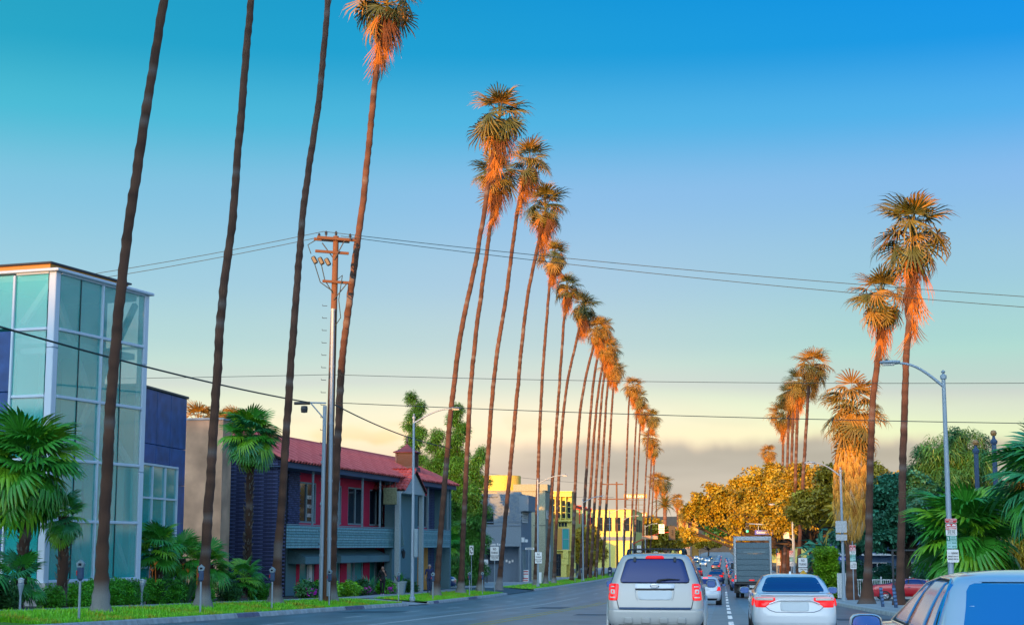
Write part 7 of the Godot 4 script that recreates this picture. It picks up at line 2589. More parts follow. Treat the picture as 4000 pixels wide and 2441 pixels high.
const HATCH_ROWS := [[0.26, 0.74, 0.12, 0.12, 0.18, 0.25], [0.34, 0.80, 0.03, 0.05, 0.18, 0.3], [0.50, 0.835, 0.0, 0.0, 0.18, 0.32], [0.64, 0.845, 0.02, 0.0, 0.18, 0.32], [0.68, 0.84, 0.05, 0.02, 0.18, 0.32], [0.90, 0.835, 0.10, 0.16, 0.18, 0.3], [1.00, 0.815, 0.12, 0.7, 0.18, 0.25], [1.08, 0.79, 0.15, 0.95, 0.16, 0.22], [1.26, 0.70, 0.27, 1.35, 0.15, 0.2], [1.40, 0.625, 0.38, 1.72, 0.14, 0.18], [1.46, 0.56, 0.46, 1.9, 0.13, 0.15], [1.49, 0.44, 0.62, 2.05, 0.12, 0.12], [1.50, 0.25, 0.95, 2.15, 0.1, 0.1], [1.503, 0.02, 1.6, 2.2, 0.01, 0.01]]

func spec_suv() -> Dictionary:
	return {"rows": SUV_ROWS, "sharp": [4, 5, 7, 8], "L": 4.44, "taper": 0.03, "bow": 0.05}
func spec_sedan() -> Dictionary:
	return {"rows": SEDAN_ROWS, "sharp": [2, 7, 9], "L": 4.85, "taper": 0.05, "bow": 0.09}
func spec_hatch() -> Dictionary:
	return {"rows": HATCH_ROWS, "sharp": [3, 4, 7], "L": 3.9, "taper": 0.04, "bow": 0.07}

func make_suv(label: String, at: Vector3, turn: float) -> Node3D:
	var s := spec_suv()
	var t := thing("suv", label, "suv", at, turn)
	part(t, "body", car_body(s), M.paint_champagne)
	# glass and its black border
	var rim := part(t, "rear_window", car_patch(s, 0, rounded(1.175, 1.625, -0.66, 0.66, -0.525, 0.525, 0.07), 0.004, 12), M.black)
	part(rim, "pane", car_patch(s, 0, rounded(1.19, 1.612, -0.645, 0.645, -0.512, 0.512, 0.06), 0.010, 12), M.glass_car)
	for side in [1, -1]:
		part(t, "side_window", car_patch(s, side, rounded(1.14, 1.56, 1.98, 0.95, 1.82, 0.95, 0.06), 0.006), M.glass_car)
		part(t, "side_window", car_patch(s, side, rounded(1.13, 1.57, 0.88, -0.02, 0.88, 0.0, 0.04), 0.006), M.glass_car)
		part(t, "side_window", car_patch(s, side, rounded(1.13, 1.57, -0.10, -1.02, -0.10, -0.52, 0.04), 0.006), M.glass_car)
	part(t, "windscreen", car_patch(s, 2, rounded(1.10, 1.62, -0.68, 0.68, -0.55, 0.55, 0.05), 0.006), M.glass_car)
	# tail lamps: red lens with clear inserts
	for side in [1, -1]:
		var a: float = 0.69 * side
		var b: float = 0.862 * side
		var lo := minf(a, b)
		var hi := maxf(a, b)
		var l := part(t, "tail_lamp", car_patch(s, 0, rounded(0.865, 1.165, lo, hi, lo - 0.01 * side, hi - 0.03 * side, 0.03), 0.012, 5), M.lens_red)
		part(l, "reverse_lens", car_patch(s, 0, rounded(0.975, 1.06, lo + 0.045, hi - 0.045, lo + 0.045, hi - 0.05, 0.015, 4), 0.018, 4), M.lens_clear)
		part(l, "red_centre", car_patch(s, 0, rounded(0.995, 1.042, lo + 0.07, hi - 0.07, lo + 0.07, hi - 0.075, 0.01, 3), 0.021, 3), M.lens_red)
		part(l, "reflector", car_patch(s, 0, rounded(0.905, 0.925, lo + 0.03, hi - 0.035, lo + 0.03, hi - 0.035, 0.008, 3), 0.016, 4), M.lens_clear)
		part(l, "reflector", car_patch(s, 0, rounded(1.10, 1.12, lo + 0.03, hi - 0.055, lo + 0.03, hi - 0.06, 0.008, 3), 0.016, 4), M.lens_clear)
	# high brake lamp
	var hb := part(t, "brake_lamp", car_patch(s, 0, rounded(1.622, 1.668, -0.18, 0.18, -0.15, 0.15, 0.02, 4), 0.03, 6), M.lens_red)
	for k in 8:
		var d := MB.new()
		d.cbox(end_pt(s, -0.09 + k * 0.026, 1.645, 0.034), Vector3(0.015, 0.012, 0.01), 0.002)
		part(hb, "lamp_dot", d, M.brake_glow)
	# hinges, wiper
	for x in [-0.37, 0.37]:
		var h := MB.new()
		h.cbox(end_pt(s, x, 1.60, 0.02), Vector3(0.05, 0.10, 0.03), 0.01, Basis(Vector3.RIGHT, -0.44))
		part(t, "hinge", h, M.dark_metal)
	var wp := MB.new()
	wp.tube([end_pt(s, 0.06, 1.215, 0.03), end_pt(s, 0.25, 1.24, 0.035), end_pt(s, 0.46, 1.235, 0.03)], [0.022, 0.014, 0.006], 6)
	wp.cbox(end_pt(s, 0.07, 1.20, 0.03), Vector3(0.07, 0.04, 0.04), 0.01)
	part(t, "wiper", wp, M.black)
	# handle bar, emblem, plate hollow
	part(t, "handle_bar", car_patch(s, 0, rounded(1.075, 1.165, -0.36, 0.36, -0.365, 0.365, 0.01, 5), 0.018, 8), M.paint_silver)
	part(t, "handle_shadow_gap", car_patch(s, 0, rounded(1.05, 1.08, -0.355, 0.355, -0.36, 0.36, 0.005, 3), 0.010, 8), M.black)
	var em := MB.new()
	em.lathe([Vector2(0.085, 0), Vector2(0.085, 0.012), Vector2(0.07, 0.02), Vector2(0.066, 0.016), Vector2(0, 0.016)], end_pt(s, 0, 1.12, 0.018), 24, Basis(Vector3.RIGHT, PI / 2).scaled_local(Vector3(1, 1, 0.45)))
	part(t, "emblem", em, M.chrome)
	part(t, "plate", car_patch(s, 0, rounded(0.875, 1.04, -0.30, 0.30, -0.33, 0.33, 0.05), 0.009, 8), M.plate)
	for x in [-0.36, 0.355]:
		var gp := MB.new()
		gp.tube([end_pt(s, x, 1.06, 0.006), end_pt(s, x * 0.97, 0.93, 0.006), end_pt(s, x * 0.86, 0.86, 0.006)], [0.006, 0.006, 0.005], 5)
		part(t, "panel_line", gp, M.truck_frame)
	# gate edges
	for side in [-1, 1]:
		var ge := MB.new()
		ge.tube([end_pt(s, side * 0.70, 1.165, 0.002), end_pt(s, side * 0.70, 0.86, 0.002), end_pt(s, side * 0.665, 0.715, 0.002)], [0.007, 0.007, 0.007], 5)
		part(t, "gate_gap", ge, M.black)
	part(t, "gate_gap", car_patch(s, 0, rounded(0.700, 0.735, -0.655, 0.655, -0.66, 0.66, 0.008, 3), 0.02, 12), M.fascia_blue)
	# bumper: pads and dark lower skirt
	for k in 4:
		var x := -0.49 + k * 0.325
		part(t, "bumper_pad", car_patch(s, 0, rounded(0.445, 0.555, x - 0.085, x + 0.085, x - 0.08, x + 0.08, 0.02, 5), 0.022, 5), M.paint_champagne)
	part(t, "lower_skirt", car_patch(s, 0, rounded(0.345, 0.425, -0.76, 0.76, -0.80, 0.80, 0.03, 4), 0.012, 12), M.black)
	var ex := MB.new()
	ex.tube([Vector3(0.55, 0.36, 1.9), Vector3(0.55, 0.34, 2.2)], [0.03, 0.03], 10)
	part(t, "exhaust", ex, M.chrome)
	# roof rails and cross bars
	for side in [1, -1]:
		var rl := MB.new()
		rl.tube([Vector3(side * 0.52, 1.70, 1.62), Vector3(side * 0.515, 1.775, 1.50), Vector3(side * 0.51, 1.785, 0.4), Vector3(side * 0.51, 1.77, -0.7), Vector3(side * 0.52, 1.70, -0.82)], [0.028, 0.022, 0.02, 0.02, 0.026], 7)
		part(t, "roof_rail", rl, M.black)
	for z in [1.2, 0.1, -0.5]:
		var cb := MB.new()
		cb.tube([Vector3(-0.51, 1.785, z), Vector3(0, 1.80, z), Vector3(0.51, 1.785, z)], [0.016, 0.018, 0.016], 6)
		part(t, "cross_bar", cb, M.black)
	mirrors(t, s, -0.75, 1.10, M.paint_champagne, 0.20)
	var an := MB.new()
	an.tube([Vector3(0.80, 1.05, -1.1), Vector3(0.80, 1.75, -1.2)], [0.006, 0.003], 5)
	part(t, "antenna", an, M.black)
	wheels(t, s, 0.36, [1.32, -1.30])
	for side in [1, -1]:
		for z in [1.32, -1.30]:
			var fl := MB.new()
			var pts := []
			var ra := []
			for i in 13:
				var a := PI * i / 12.0
				pts.append(Vector3(side * 0.895, 0.38 + sin(a) * 0.45, z + cos(a) * 0.45))
				ra.append(0.035)
			fl.tube(pts, ra, 6)
			part(t, "wheel_flare", fl, M.paint_champagne)
	return t

func make_sedan(label: String, at: Vector3, turn: float, body: Material, glass: Material, fine := true, called := "sedan", group := "") -> Node3D:
	var s := spec_sedan()
	var t := thing(called, label, "sedan", at, turn, group)
	part(t, "body", car_body(s), body)
	var rim := part(t, "rear_window", car_patch(s, 0, rounded(1.095, 1.40, -0.69, 0.69, -0.545, 0.545, 0.05), 0.004, 10), M.black)
	part(rim, "pane", car_patch(s, 0, rounded(1.105, 1.39, -0.675, 0.675, -0.532, 0.532, 0.045), 0.010, 10), glass)
	for side in [1, -1]:
		var trim := part(t, "side_window", car_patch(s, side, rounded(1.09, 1.405, 1.35, -0.95, 0.70, 0.10, 0.05), 0.005, 10), M.black)
		if not fine: continue
		part(trim, "pane", car_patch(s, side, rounded(1.105, 1.385, 1.22, 0.86, 0.86, 0.70, 0.03), 0.010, 5), glass)
		part(trim, "pane", car_patch(s, side, rounded(1.105, 1.39, 0.80, 0.02, 0.66, 0.06, 0.03), 0.010, 6), glass)
		part(trim, "pane", car_patch(s, side, rounded(1.105, 1.39, -0.06, -0.82, -0.02, 0.02, 0.03), 0.010, 6), glass)
		if fine:
			var ch := MB.new()
			ch.tube([side_pt(s, side, 1.36, 1.085, 0.012), side_pt(s, side, 0.2, 1.085, 0.012), side_pt(s, side, -0.95, 1.085, 0.012)], [0.010, 0.010, 0.008], 5)
			ch.tube([side_pt(s, side, 1.36, 1.085, 0.012), side_pt(s, side, 1.05, 1.30, 0.012), side_pt(s, side, 0.70, 1.405, 0.012), side_pt(s, side, 0.2, 1.41, 0.012), side_pt(s, side, -0.1, 1.37, 0.012), side_pt(s, side, -0.95, 1.085, 0.012)], [0.008, 0.009, 0.009, 0.009, 0.009, 0.008], 5)
			part(t, "window_trim", ch, M.chrome)
	part(t, "windscreen", car_patch(s, 2, rounded(1.10, 1.39, -0.68, 0.68, -0.53, 0.53, 0.05), 0.006), M.glass_car)
	for side in [1, -1]:
		# wedge shaped lamp: tall outside, pointed towards the middle
		var lines := []
		for i in 7:
			var u := i / 6.0
			var y := lerpf(0.80, 0.995, u)
			var inner: float = lerpf(0.60, 0.40, smoothstep(0.0, 0.75, u))
			var outer: float = lerpf(0.81, 0.845, u)
			lines.append([y, inner, outer] if side > 0 else [y, -outer, -inner])
		var l := part(t, "tail_lamp", car_patch(s, 0, lines, 0.012, 8), M.lens_red)
		if fine:
			var w := []
			for i in 4:
				var u := i / 3.0
				var y := lerpf(0.935, 0.985, u)
				w.append([y, 0.44, 0.80 + 0.02 * u] if side > 0 else [y, -0.80 - 0.02 * u, -0.44])
			part(l, "clear_lens", car_patch(s, 0, w, 0.017, 6), M.lens_clear)
			var wr := []
			for i in 4:
				var y := lerpf(0.82, 0.985, i / 3.0)
				wr.append([y, 1.98, 2.20] if side > 0 else [y, 1.98, 2.20])
			part(l, "side_lens", car_patch(s, side, [[0.83, 2.16, 2.02], [0.90, 2.17, 1.96], [0.98, 2.17, 1.90]], 0.008, 3), M.lens_red)
		part(t, "head_lamp", car_patch(s, 2, rounded(0.66, 0.80, side * 0.62 - 0.16, side * 0.62 + 0.16, side * 0.62 - 0.16, side * 0.62 + 0.16, 0.05, 5), 0.012, 5), M.lens_clear)
	if fine:
		var bar := MB.new()
		var pts := []
		var ra := []
		for i in 11:
			var u := i / 10.0
			var x := lerpf(-0.52, 0.52, u)
			pts.append(end_pt(s, x, 0.865 + 0.075 * smoothstep(1.0, 0.62, absf(u * 2.0 - 1.0)), 0.02))
			ra.append(0.014)
		bar.tube(pts, ra, 6)
		part(t, "trim_bar", bar, M.chrome)
		part(t, "plate", car_patch(s, 0, rounded(0.72, 0.915, -0.30, 0.30, -0.30, 0.30, 0.06), 0.008, 8), M.plate)
		var lid := MB.new()
		lid.tube([end_pt(s, -0.74, 1.04, 0.003), end_pt(s, -0.66, 0.86, 0.003), end_pt(s, -0.52, 0.74, 0.003), end_pt(s, -0.4, 0.70, 0.003), end_pt(s, 0, 0.69, 0.003), end_pt(s, 0.4, 0.70, 0.003), end_pt(s, 0.52, 0.74, 0.003), end_pt(s, 0.66, 0.86, 0.003), end_pt(s, 0.74, 1.04, 0.003)], [0.006, 0.006, 0.006, 0.006, 0.006, 0.006, 0.006, 0.006, 0.006], 5)
		part(t, "lid_gap", lid, M.fascia_blue)
		part(t, "spoiler", car_patch(s, 0, rounded(1.03, 1.066, -0.70, 0.70, -0.68, 0.68, 0.015, 4), 0.035, 10), body)
		part(t, "lower_skirt", car_patch(s, 0, rounded(0.29, 0.42, -0.66, 0.66, -0.72, 0.72, 0.05, 4), 0.010, 10), M.fascia_blue)
		var fin := MB.new()
		fin.prism(PackedVector2Array([Vector2(-0.08, 0), Vector2(0.10, 0), Vector2(-0.04, 0.06)]), -0.02, 0.02, Transform3D(Basis(Vector3.UP, PI / 2), Vector3(0, 1.45, 0.35)))
		part(t, "antenna_fin", fin, body)
		for side in [1, -1]:
			for z in [0.0, 1.0]:
				var h := MB.new()
				h.cbox(side_pt(s, side, z, 0.88, 0.02), Vector3(0.04, 0.035, 0.18), 0.012)
				part(t, "door_handle", h, M.chrome)
		mirrors(t, s, -0.72, 1.07, body, 0.23)
	wheels(t, s, 0.33, [1.38, -1.40], fine)
	return t

func make_hatch(label: String, at: Vector3, turn: float, body: Material) -> Node3D:
	var s := spec_hatch()
	var t := thing("hatchback", label, "hatchback", at, turn)
	part(t, "body", car_body(s), body)
	var rim := part(t, "rear_window", car_patch(s, 0, rounded(1.04, 1.38, -0.62, 0.62, -0.52, 0.52, 0.06), 0.004, 8), M.black)
	part(rim, "pane", car_patch(s, 0, rounded(1.055, 1.37, -0.605, 0.605, -0.505, 0.505, 0.05), 0.010, 8), M.glass_car)
	for side in [1, -1]:
		part(t, "side_window", car_patch(s, side, rounded(1.02, 1.38, 1.35, 0.5, 1.1, 0.5, 0.04), 0.006), M.glass_car)
		part(t, "side_window", car_patch(s, side, rounded(1.02, 1.38, 0.42, -0.9, 0.42, -0.2, 0.04), 0.006), M.glass_car)
		var lines := []
		for i in 5:
			var u := i / 4.0
			var y := lerpf(0.78, 0.98, u)
			lines.append([y, lerpf(0.58, 0.66, u), 0.79] if side > 0 else [y, -0.79, -lerpf(0.58, 0.66, u)])
		part(t, "tail_lamp", car_patch(s, 0, lines, 0.014, 5), M.lens_red)
	part(t, "windscreen", car_patch(s, 2, rounded(1.02, 1.38, -0.64, 0.64, -0.52, 0.52, 0.05), 0.006), M.glass_car)
	part(t, "brake_lamp", car_patch(s, 0, rounded(1.42, 1.45, -0.13, 0.13, -0.12, 0.12, 0.01, 3), 0.02, 4), M.brake_glow)
	part(t, "plate", car_patch(s, 0, rounded(0.80, 0.93, -0.17, 0.17, -0.17, 0.17, 0.01, 3), 0.012, 4), M.plate)
	part(t, "lower_skirt", car_patch(s, 0, rounded(0.28, 0.38, -0.70, 0.70, -0.74, 0.74, 0.03, 4), 0.010, 10), M.black)
	var gp := MB.new()
	gp.tube([end_pt(s, -0.62, 1.03, 0.003), end_pt(s, -0.60, 0.76, 0.003), end_pt(s, -0.4, 0.72, 0.003), end_pt(s, 0.4, 0.72, 0.003), end_pt(s, 0.60, 0.76, 0.003), end_pt(s, 0.62, 1.03, 0.003)], [0.008, 0.008, 0.008, 0.008, 0.008, 0.008], 5)
	part(t, "gate_gap", gp, M.fascia_blue)
	mirrors(t, s, -0.55, 1.02, M.black, 0.2)
	wheels(t, s, 0.30, [1.22, -1.25])
	return t

func make_truck(label: String, at: Vector3) -> void:
	var t := thing("box_truck", label, "truck", at)
	var W := 2.45
	var y0 := 1.05
	var y1 := 3.95
	var L := 6.5
	# origin under the rear edge, box runs forward along -z
	for side in [1, -1]:
		var mb := MB.new()
		mb.box(Vector3(side * (W / 2 - 0.02), (y0 + y1) / 2, -L / 2 - 0.06), Vector3(0.05, y1 - y0, L - 0.1))
		part(t, "side_panel", mb, M.truck_frame)
		var fr := MB.new()
		fr.cbox(Vector3(side * (W / 2 - 0.07), (y0 + y1) / 2, -0.03), Vector3(0.14, y1 - y0, 0.12), 0.02)
		part(t, "door_frame", fr, M.truck_frame)
		for k in 3:
			var lp := MB.new()
			lp.cbox(Vector3(side * (W / 2 - 0.07), y0 + 0.25 + k * 0.14, 0.04), Vector3(0.09, 0.09, 0.03), 0.01)
			part(t, "tail_lamp", lp, M.lens_red if k < 2 else M.lens_clear)
	var top := MB.new()
	top.cbox(Vector3(0, y1 + 0.03, -L / 2), Vector3(W + 0.02, 0.08, L), 0.02)
	top.cbox(Vector3(0, y1 - 0.09, -0.03), Vector3(W - 0.3, 0.22, 0.12), 0.02)
	part(t, "roof", top, M.truck_frame)
	for k in 7:
		var sl := MB.new()
		sl.cbox(Vector3(0, y0 + 0.20 + k * 0.365, -0.07), Vector3(W - 0.28, 0.355, 0.05), 0.018)
		part(t, "door_slat", sl, M.truck_door)
	var hd := MB.new()
	hd.cbox(Vector3(-0.1, y0 + 0.12, -0.03), Vector3(0.35, 0.08, 0.04), 0.01)
	part(t, "door_handle", hd, M.lens_red)
	lettering(t, "DELIVERING ACROSS TOWN", Vector3(0.1, y0 + 1.95, -0.04), 0.09, mat("faded_print", 0.26, 0.34, 0.36, 0.6), 1.4)
	var fl := MB.new()
	fl.box(Vector3(0, y0 - 0.05, -L / 2), Vector3(W, 0.14, L - 0.06))
	fl.box(Vector3(0.5, 0.75, -L / 2), Vector3(0.2, 0.3, L))
	fl.box(Vector3(-0.5, 0.75, -L / 2), Vector3(0.2, 0.3, L))
	part(t, "chassis", fl, M.black)
	var bp := MB.new()
	bp.cbox(Vector3(0, 0.55, -0.05), Vector3(2.1, 0.16, 0.14), 0.02)
	bp.cbox(Vector3(0.9, 0.8, -0.1), Vector3(0.1, 0.45, 0.1), 0.01)
	bp.cbox(Vector3(-0.9, 0.8, -0.1), Vector3(0.1, 0.45, 0.1), 0.01)
	bp.cbox(Vector3(0, y0 - 0.1, 0.06), Vector3(2.3, 0.1, 0.2), 0.02)
	part(t, "bumper", bp, M.dark_metal)
	var pl := MB.new()
	pl.cbox(Vector3(-0.05, 0.78, 0.0), Vector3(0.42, 0.2, 0.03), 0.005)
	part(t, "plate", pl, M.plate)
	for x in [-1.02, -0.72, 0.72, 1.02]:
		var mb := MB.new()
		mb.lathe([Vector2(0.25, -0.13), Vector2(0.46, -0.12), Vector2(0.48, -0.08), Vector2(0.48, 0.08), Vector2(0.46, 0.12), Vector2(0.25, 0.13)], Vector3(x, 0.48, -1.5), 20, Basis(Vector3(0, 0, 1), PI / 2))
		part(t, "wheel", mb, M.rubber)
	for x in [-0.95, 0.95]:
		var mb := MB.new()
		mb.lathe([Vector2(0.0, -0.13), Vector2(0.46, -0.12), Vector2(0.48, -0.08), Vector2(0.48, 0.08), Vector2(0.46, 0.12), Vector2(0.0, 0.13)], Vector3(x, 0.48, -7.0), 20, Basis(Vector3(0, 0, 1), PI / 2))
		part(t, "wheel", mb, M.rubber)
		var fp := MB.new()
		fp.box(Vector3(x, 0.62, -0.75), Vector3(0.62, 0.6, 0.015))
		part(t, "mud_flap", fp, M.black)
	var cb := MB.new()
	cb.cbox(Vector3(0, 1.65, -7.3), Vector3(2.1, 1.9, 1.5), 0.12)
	part(t, "cab", cb, M.white_paint)
	for x in [-1.32, 1.32]:
		var mr := MB.new()
		mr.cbox(Vector3(x, 2.0, -7.4), Vector3(0.2, 0.42, 0.08), 0.02)
		part(t, "mirror", mr, M.dark_metal)

func build_traffic() -> void:
	var mg := mat("mirror_glass", 0.03, 0.12, 0.40, 0.06)  # non-metal blue paints the sky that the mirror would reflect
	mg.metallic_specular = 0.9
	var sky_glass := mat("glass_sky_blue", 0.02, 0.16, 0.42, 0.09)  # blue in the colour stands in for reflected sky
	sky_glass.metallic_specular = 1.0
	# near cars; the road falls away a little to the right
	make_suv("champagne suv with roof rails ahead in the left lane, brake lamp lit", P(-1.26, land(32.2), 32.1), 0.0)
	make_sedan("white sedan with wedge tail lamps ahead in the right lane", P(1.47, land(36.9) - 0.1, 36.9), 0.0, M.paint_white, M.glass_car)
	make_sedan("silver blue sedan close at the right edge of view, cut off", P(1.98, land(10.5) - 0.04, 10.9), 0.0, M.paint_silver, M.glass_sky_blue, true)
	make_hatch("small silver hatchback half hidden right of the suv", P(-0.95, land(88.0), 88.0), 0.0, M.paint_silver)
	make_truck("tall box truck with grey roll up door ahead of the white sedan", P(1.95, land(108.0), 107.6))
	# red low coupe in the driveway on the right
	var rc := make_sedan("low red coupe parked across the driveway behind the golden palm", on(10.1, 92.0, 0.2), PI / 2, M.paint_red, M.glass_car, true, "coupe")
	rc.scale = Vector3(1.0, 0.82, 0.92)
	# dark car parked in the side street
	make_sedan("dark blue sedan parked nose out between two palm trunks on the side street", on(-22.6, 121.5, 0.28), -PI / 2, M.paint_blue, M.glass_car, true, "parked_sedan")
	# queue ahead
	var q := "cars queued far ahead"
	make_sedan("dark blue sedan beyond the silver hatchback", P(-0.85, land(180.0), 180.0), 0.0, M.paint_blue, M.glass_car, false, "queued_sedan", q)
	make_sedan("dark red sedan queued beyond the dark blue one", P(-0.75, land(216.0), 216.0), 0.0, M.paint_maroon, M.glass_car, false, "queued_sedan", q)
	make_sedan("bright red sedan in the turning lane beside the dark red one", P(-3.9, land(240.0), 240.0), 0.0, M.paint_red, M.glass_car, false, "queued_sedan", q)
	var proto := make_sedan("black car queued with its brake lamps lit, ahead of the red sedans", P(-1.5, land(330.0), 330.0), 0.0, M.paint_black, M.glass_car, false, "queued_car", q)
	var cols := [M.paint_black, M.paint_white, M.paint_silver, M.paint_maroon, M.paint_blue, M.paint_grey, M.paint_red]
	var names := ["black", "white", "silver", "dark red", "dark blue", "grey", "red"]
	var n := 0
	for lane in [[-1.6, 370.0, 26, "left lane"], [1.6, 140.0, 30, "right lane beyond the truck"]]:
		var d: float = lane[1]
		for i in lane[2]:
			var x: float = lane[0] + rr(-0.25, 0.25)
			var k: int = (n * 5 + i * 3) % 7
			var c := dup(proto, P(x, land(d), d), rr(-0.02, 0.02), "%s car, %s in the far queue of the %s" % [names[k], ordinal(i + 1), lane[3]], "cars queued in the %s" % lane[3])
			for ch in c.get_children():
				if String(ch.name) == "body": ch.material_override = cols[k]
			d += rr(9.0, 16.0) * (1.0 + maxf(d - 300.0, 0.0) / 700.0)
			n += 1
	# oncoming cars with lit lamps
	var oc := make_sedan("dark oncoming car with both headlamps lit at the far junction", P(-8.3, land(330.0), 330.0), PI, M.paint_grey, M.glass_car, false, "oncoming_car", "oncoming cars")
	for ch in oc.get_children():
		if String(ch.name).begins_with("head_lamp"): ch.material_override = M.headlamp_glow
	for i in 9:
		var d := 372.0 + i * 38.0
		var k: int = [1, 2, 1, 5, 1, 6, 2, 0, 1][i]
		var c := dup(oc, P([-8.2, -5.0, -11.0][i % 3], land(d), d), PI, "%s oncoming car, %s behind the one with lit headlamps" % [names[k], ordinal(i + 1)], "oncoming cars")
		for ch in c.get_children():
			if String(ch.name) == "body": ch.material_override = cols[k]
	for i in 7:
		var d := 150.0 + i * 21.0
		if i < 3: continue
		var c := dup(proto, P(4.75, land(d) - 0.05, d), 0.0, "%s car parked along the right kerb far ahead" % names[i % 7], "cars parked along the right kerb")
		for ch in c.get_children():
			if String(ch.name) == "body": ch.material_override = cols[i % 7]

# ------------------------------------------------------------------ people
# bones: [from, to, radius, radius, colour]; their smooth union is meshed with surface nets
func flesh(mb: MB, bones: Array, cell: float, k: float) -> void:
	var lo := Vector3.INF
	var hi := -Vector3.INF
	for b in bones:
		for e in 2:
			var r: float = b[2 + e] + cell * 3.0
			lo = lo.min(b[e] - Vector3(r, r, r))
			hi = hi.max(b[e] + Vector3(r, r, r))
	var n := Vector3i(((hi - lo) / cell).ceil()) + Vector3i.ONE
	var f := PackedFloat32Array()
	f.resize(n.x * n.y * n.z)
	f.fill(9.0)
	var who := PackedInt32Array()
	who.resize(f.size())
	var best := PackedFloat32Array()
	best.resize(f.size())
	best.fill(9.0)
	for bi in bones.size():
		var b: Array = bones[bi]
		var a: Vector3 = b[0]
		var ab: Vector3 = b[1] - a
		var ll := maxf(ab.length_squared(), 1e-9)
		var m: float = maxf(b[2], b[3]) + maxf(k, cell * 2.5)
		var mn := Vector3i(((a.min(b[1]) - Vector3(m, m, m) - lo) / cell).floor()).clamp(Vector3i.ZERO, n - Vector3i.ONE)
		var mx := Vector3i(((a.max(b[1]) + Vector3(m, m, m) - lo) / cell).ceil()).clamp(Vector3i.ZERO, n - Vector3i.ONE)
		for z in range(mn.z, mx.z + 1):
			for y in range(mn.y, mx.y + 1):
				for x in range(mn.x, mx.x + 1):
					var p := lo + Vector3(x, y, z) * cell
					var t := clampf((p - a).dot(ab) / ll, 0.0, 1.0)
					var d := p.distance_to(a + ab * t) - lerpf(b[2], b[3], t)
					var i := x + n.x * (y + n.y * z)
					var o := f[i]
					var h := maxf(k - absf(o - d), 0.0) / k
					f[i] = minf(o, d) - h * h * k * 0.25
					if d < best[i]:
						best[i] = d
						who[i] = bi
	var id := {}
	var vs := []
	var ns := []
	var cs := []
	var corner := [0, 1, n.x, n.x + 1, n.x * n.y, n.x * n.y + 1, n.x * n.y + n.x, n.x * n.y + n.x + 1]
	for z in n.z - 1:
		for y in n.y - 1:
			for x in n.x - 1:
				var i := x + n.x * (y + n.y * z)
				var neg := 0
				for c in corner:
					if f[i + c] < 0.0: neg += 1
				if neg == 0 or neg == 8: continue
				var s := Vector3.ZERO
				var cnt := 0
				for e in [[0, 1], [2, 3], [4, 5], [6, 7], [0, 2], [1, 3], [4, 6], [5, 7], [0, 4], [1, 5], [2, 6], [3, 7]]:
					var fa := f[i + corner[e[0]]]
					var fb := f[i + corner[e[1]]]
					if (fa < 0.0) == (fb < 0.0): continue
					var t := fa / (fa - fb)
					var pa := Vector3(e[0] & 1, (e[0] >> 1) & 1, e[0] >> 2)
					var pb := Vector3(e[1] & 1, (e[1] >> 1) & 1, e[1] >> 2)
					s += pa.lerp(pb, t)
					cnt += 1
				id[i] = vs.size()
				vs.append(lo + (Vector3(x, y, z) + s / cnt) * cell)
				ns.append(Vector3(f[i + 1] - f[i] + f[i + corner[7]] - f[i + corner[6]], f[i + corner[2]] - f[i] + f[i + corner[7]] - f[i + corner[5]], f[i + corner[4]] - f[i] + f[i + corner[7]] - f[i + corner[3]]).normalized())
				cs.append(bones[who[i]][4])
	var st := [1, n.x, n.x * n.y]
	for i in id:
		var x: int = i % n.x
		var y: int = (i / n.x) % n.y
		var z: int = i / (n.x * n.y)
		var at := [x, y, z]
		for ax in 3:
			var u := (ax + 1) % 3
			var w := (ax + 2) % 3
			if at[u] == 0 or at[w] == 0: continue
			var fa := f[i]
			var fb := f[i + st[ax]]
			if (fa < 0.0) == (fb < 0.0): continue
			var q := [i, i - st[u], i - st[u] - st[w], i - st[w]]
			var ok := true
			for g in q:
				if not id.has(g): ok = false
			if not ok: continue
			var o := [id[q[0]], id[q[1]], id[q[2]], id[q[3]]]
			if fa < 0.0: o.reverse()
			for tr in [[0, 1, 2], [0, 2, 3]]:
				for v in [tr[0], tr[2], tr[1]] if false else [tr[0], tr[1], tr[2]]:
					mb.col = cs[o[v]]
					mb.vert(vs[o[v]], ns[o[v]])

func hand_bones(wrist: Vector3, dir: Vector3, palm: Vector3, curl: float, thumb: float, c: Color) -> Array:
	dir = dir.normalized()
	var across := dir.cross(palm).normalized()
	palm = across.cross(dir).normalized()
	var out := [[wrist, wrist + dir * 0.03, 0.024, 0.026, c]]
	for i in 4:
		var off := across * (-0.030 + 0.020 * i)
		out.append([wrist + dir * 0.02 + off * 0.7, wrist + dir * 0.085 + off, 0.014, 0.0115, c])
		var a := wrist + dir * 0.088 + off
		var l: float = [0.028, 0.034, 0.036, 0.031][i]
		var d1 := (dir * cos(curl) + palm * sin(curl)).normalized()
		var b := a + d1 * l
		var d2 := (dir * cos(curl * 2.0) + palm * sin(curl * 2.0)).normalized()
		var e := b + d2 * l * 0.8
		var d3 := (dir * cos(curl * 2.7) + palm * sin(curl * 2.7)).normalized()
		out.append([a, b, 0.0095, 0.009, c])
		out.append([b, e, 0.009, 0.0085, c])
		out.append([e, e + d3 * l * 0.55, 0.0085, 0.0075, c])
	var tb := wrist + dir * 0.025 + across * 0.03 * thumb
	var tm := tb + (dir * 0.75 + across * thumb * 0.65 + palm * 0.35) * 0.04
	out.append([tb, tm, 0.013, 0.0105, c])
	out.append([tm, tm + (dir * 0.85 + across * thumb * 0.1 + palm * 0.5) * 0.034, 0.0105, 0.0085, c])
	return out

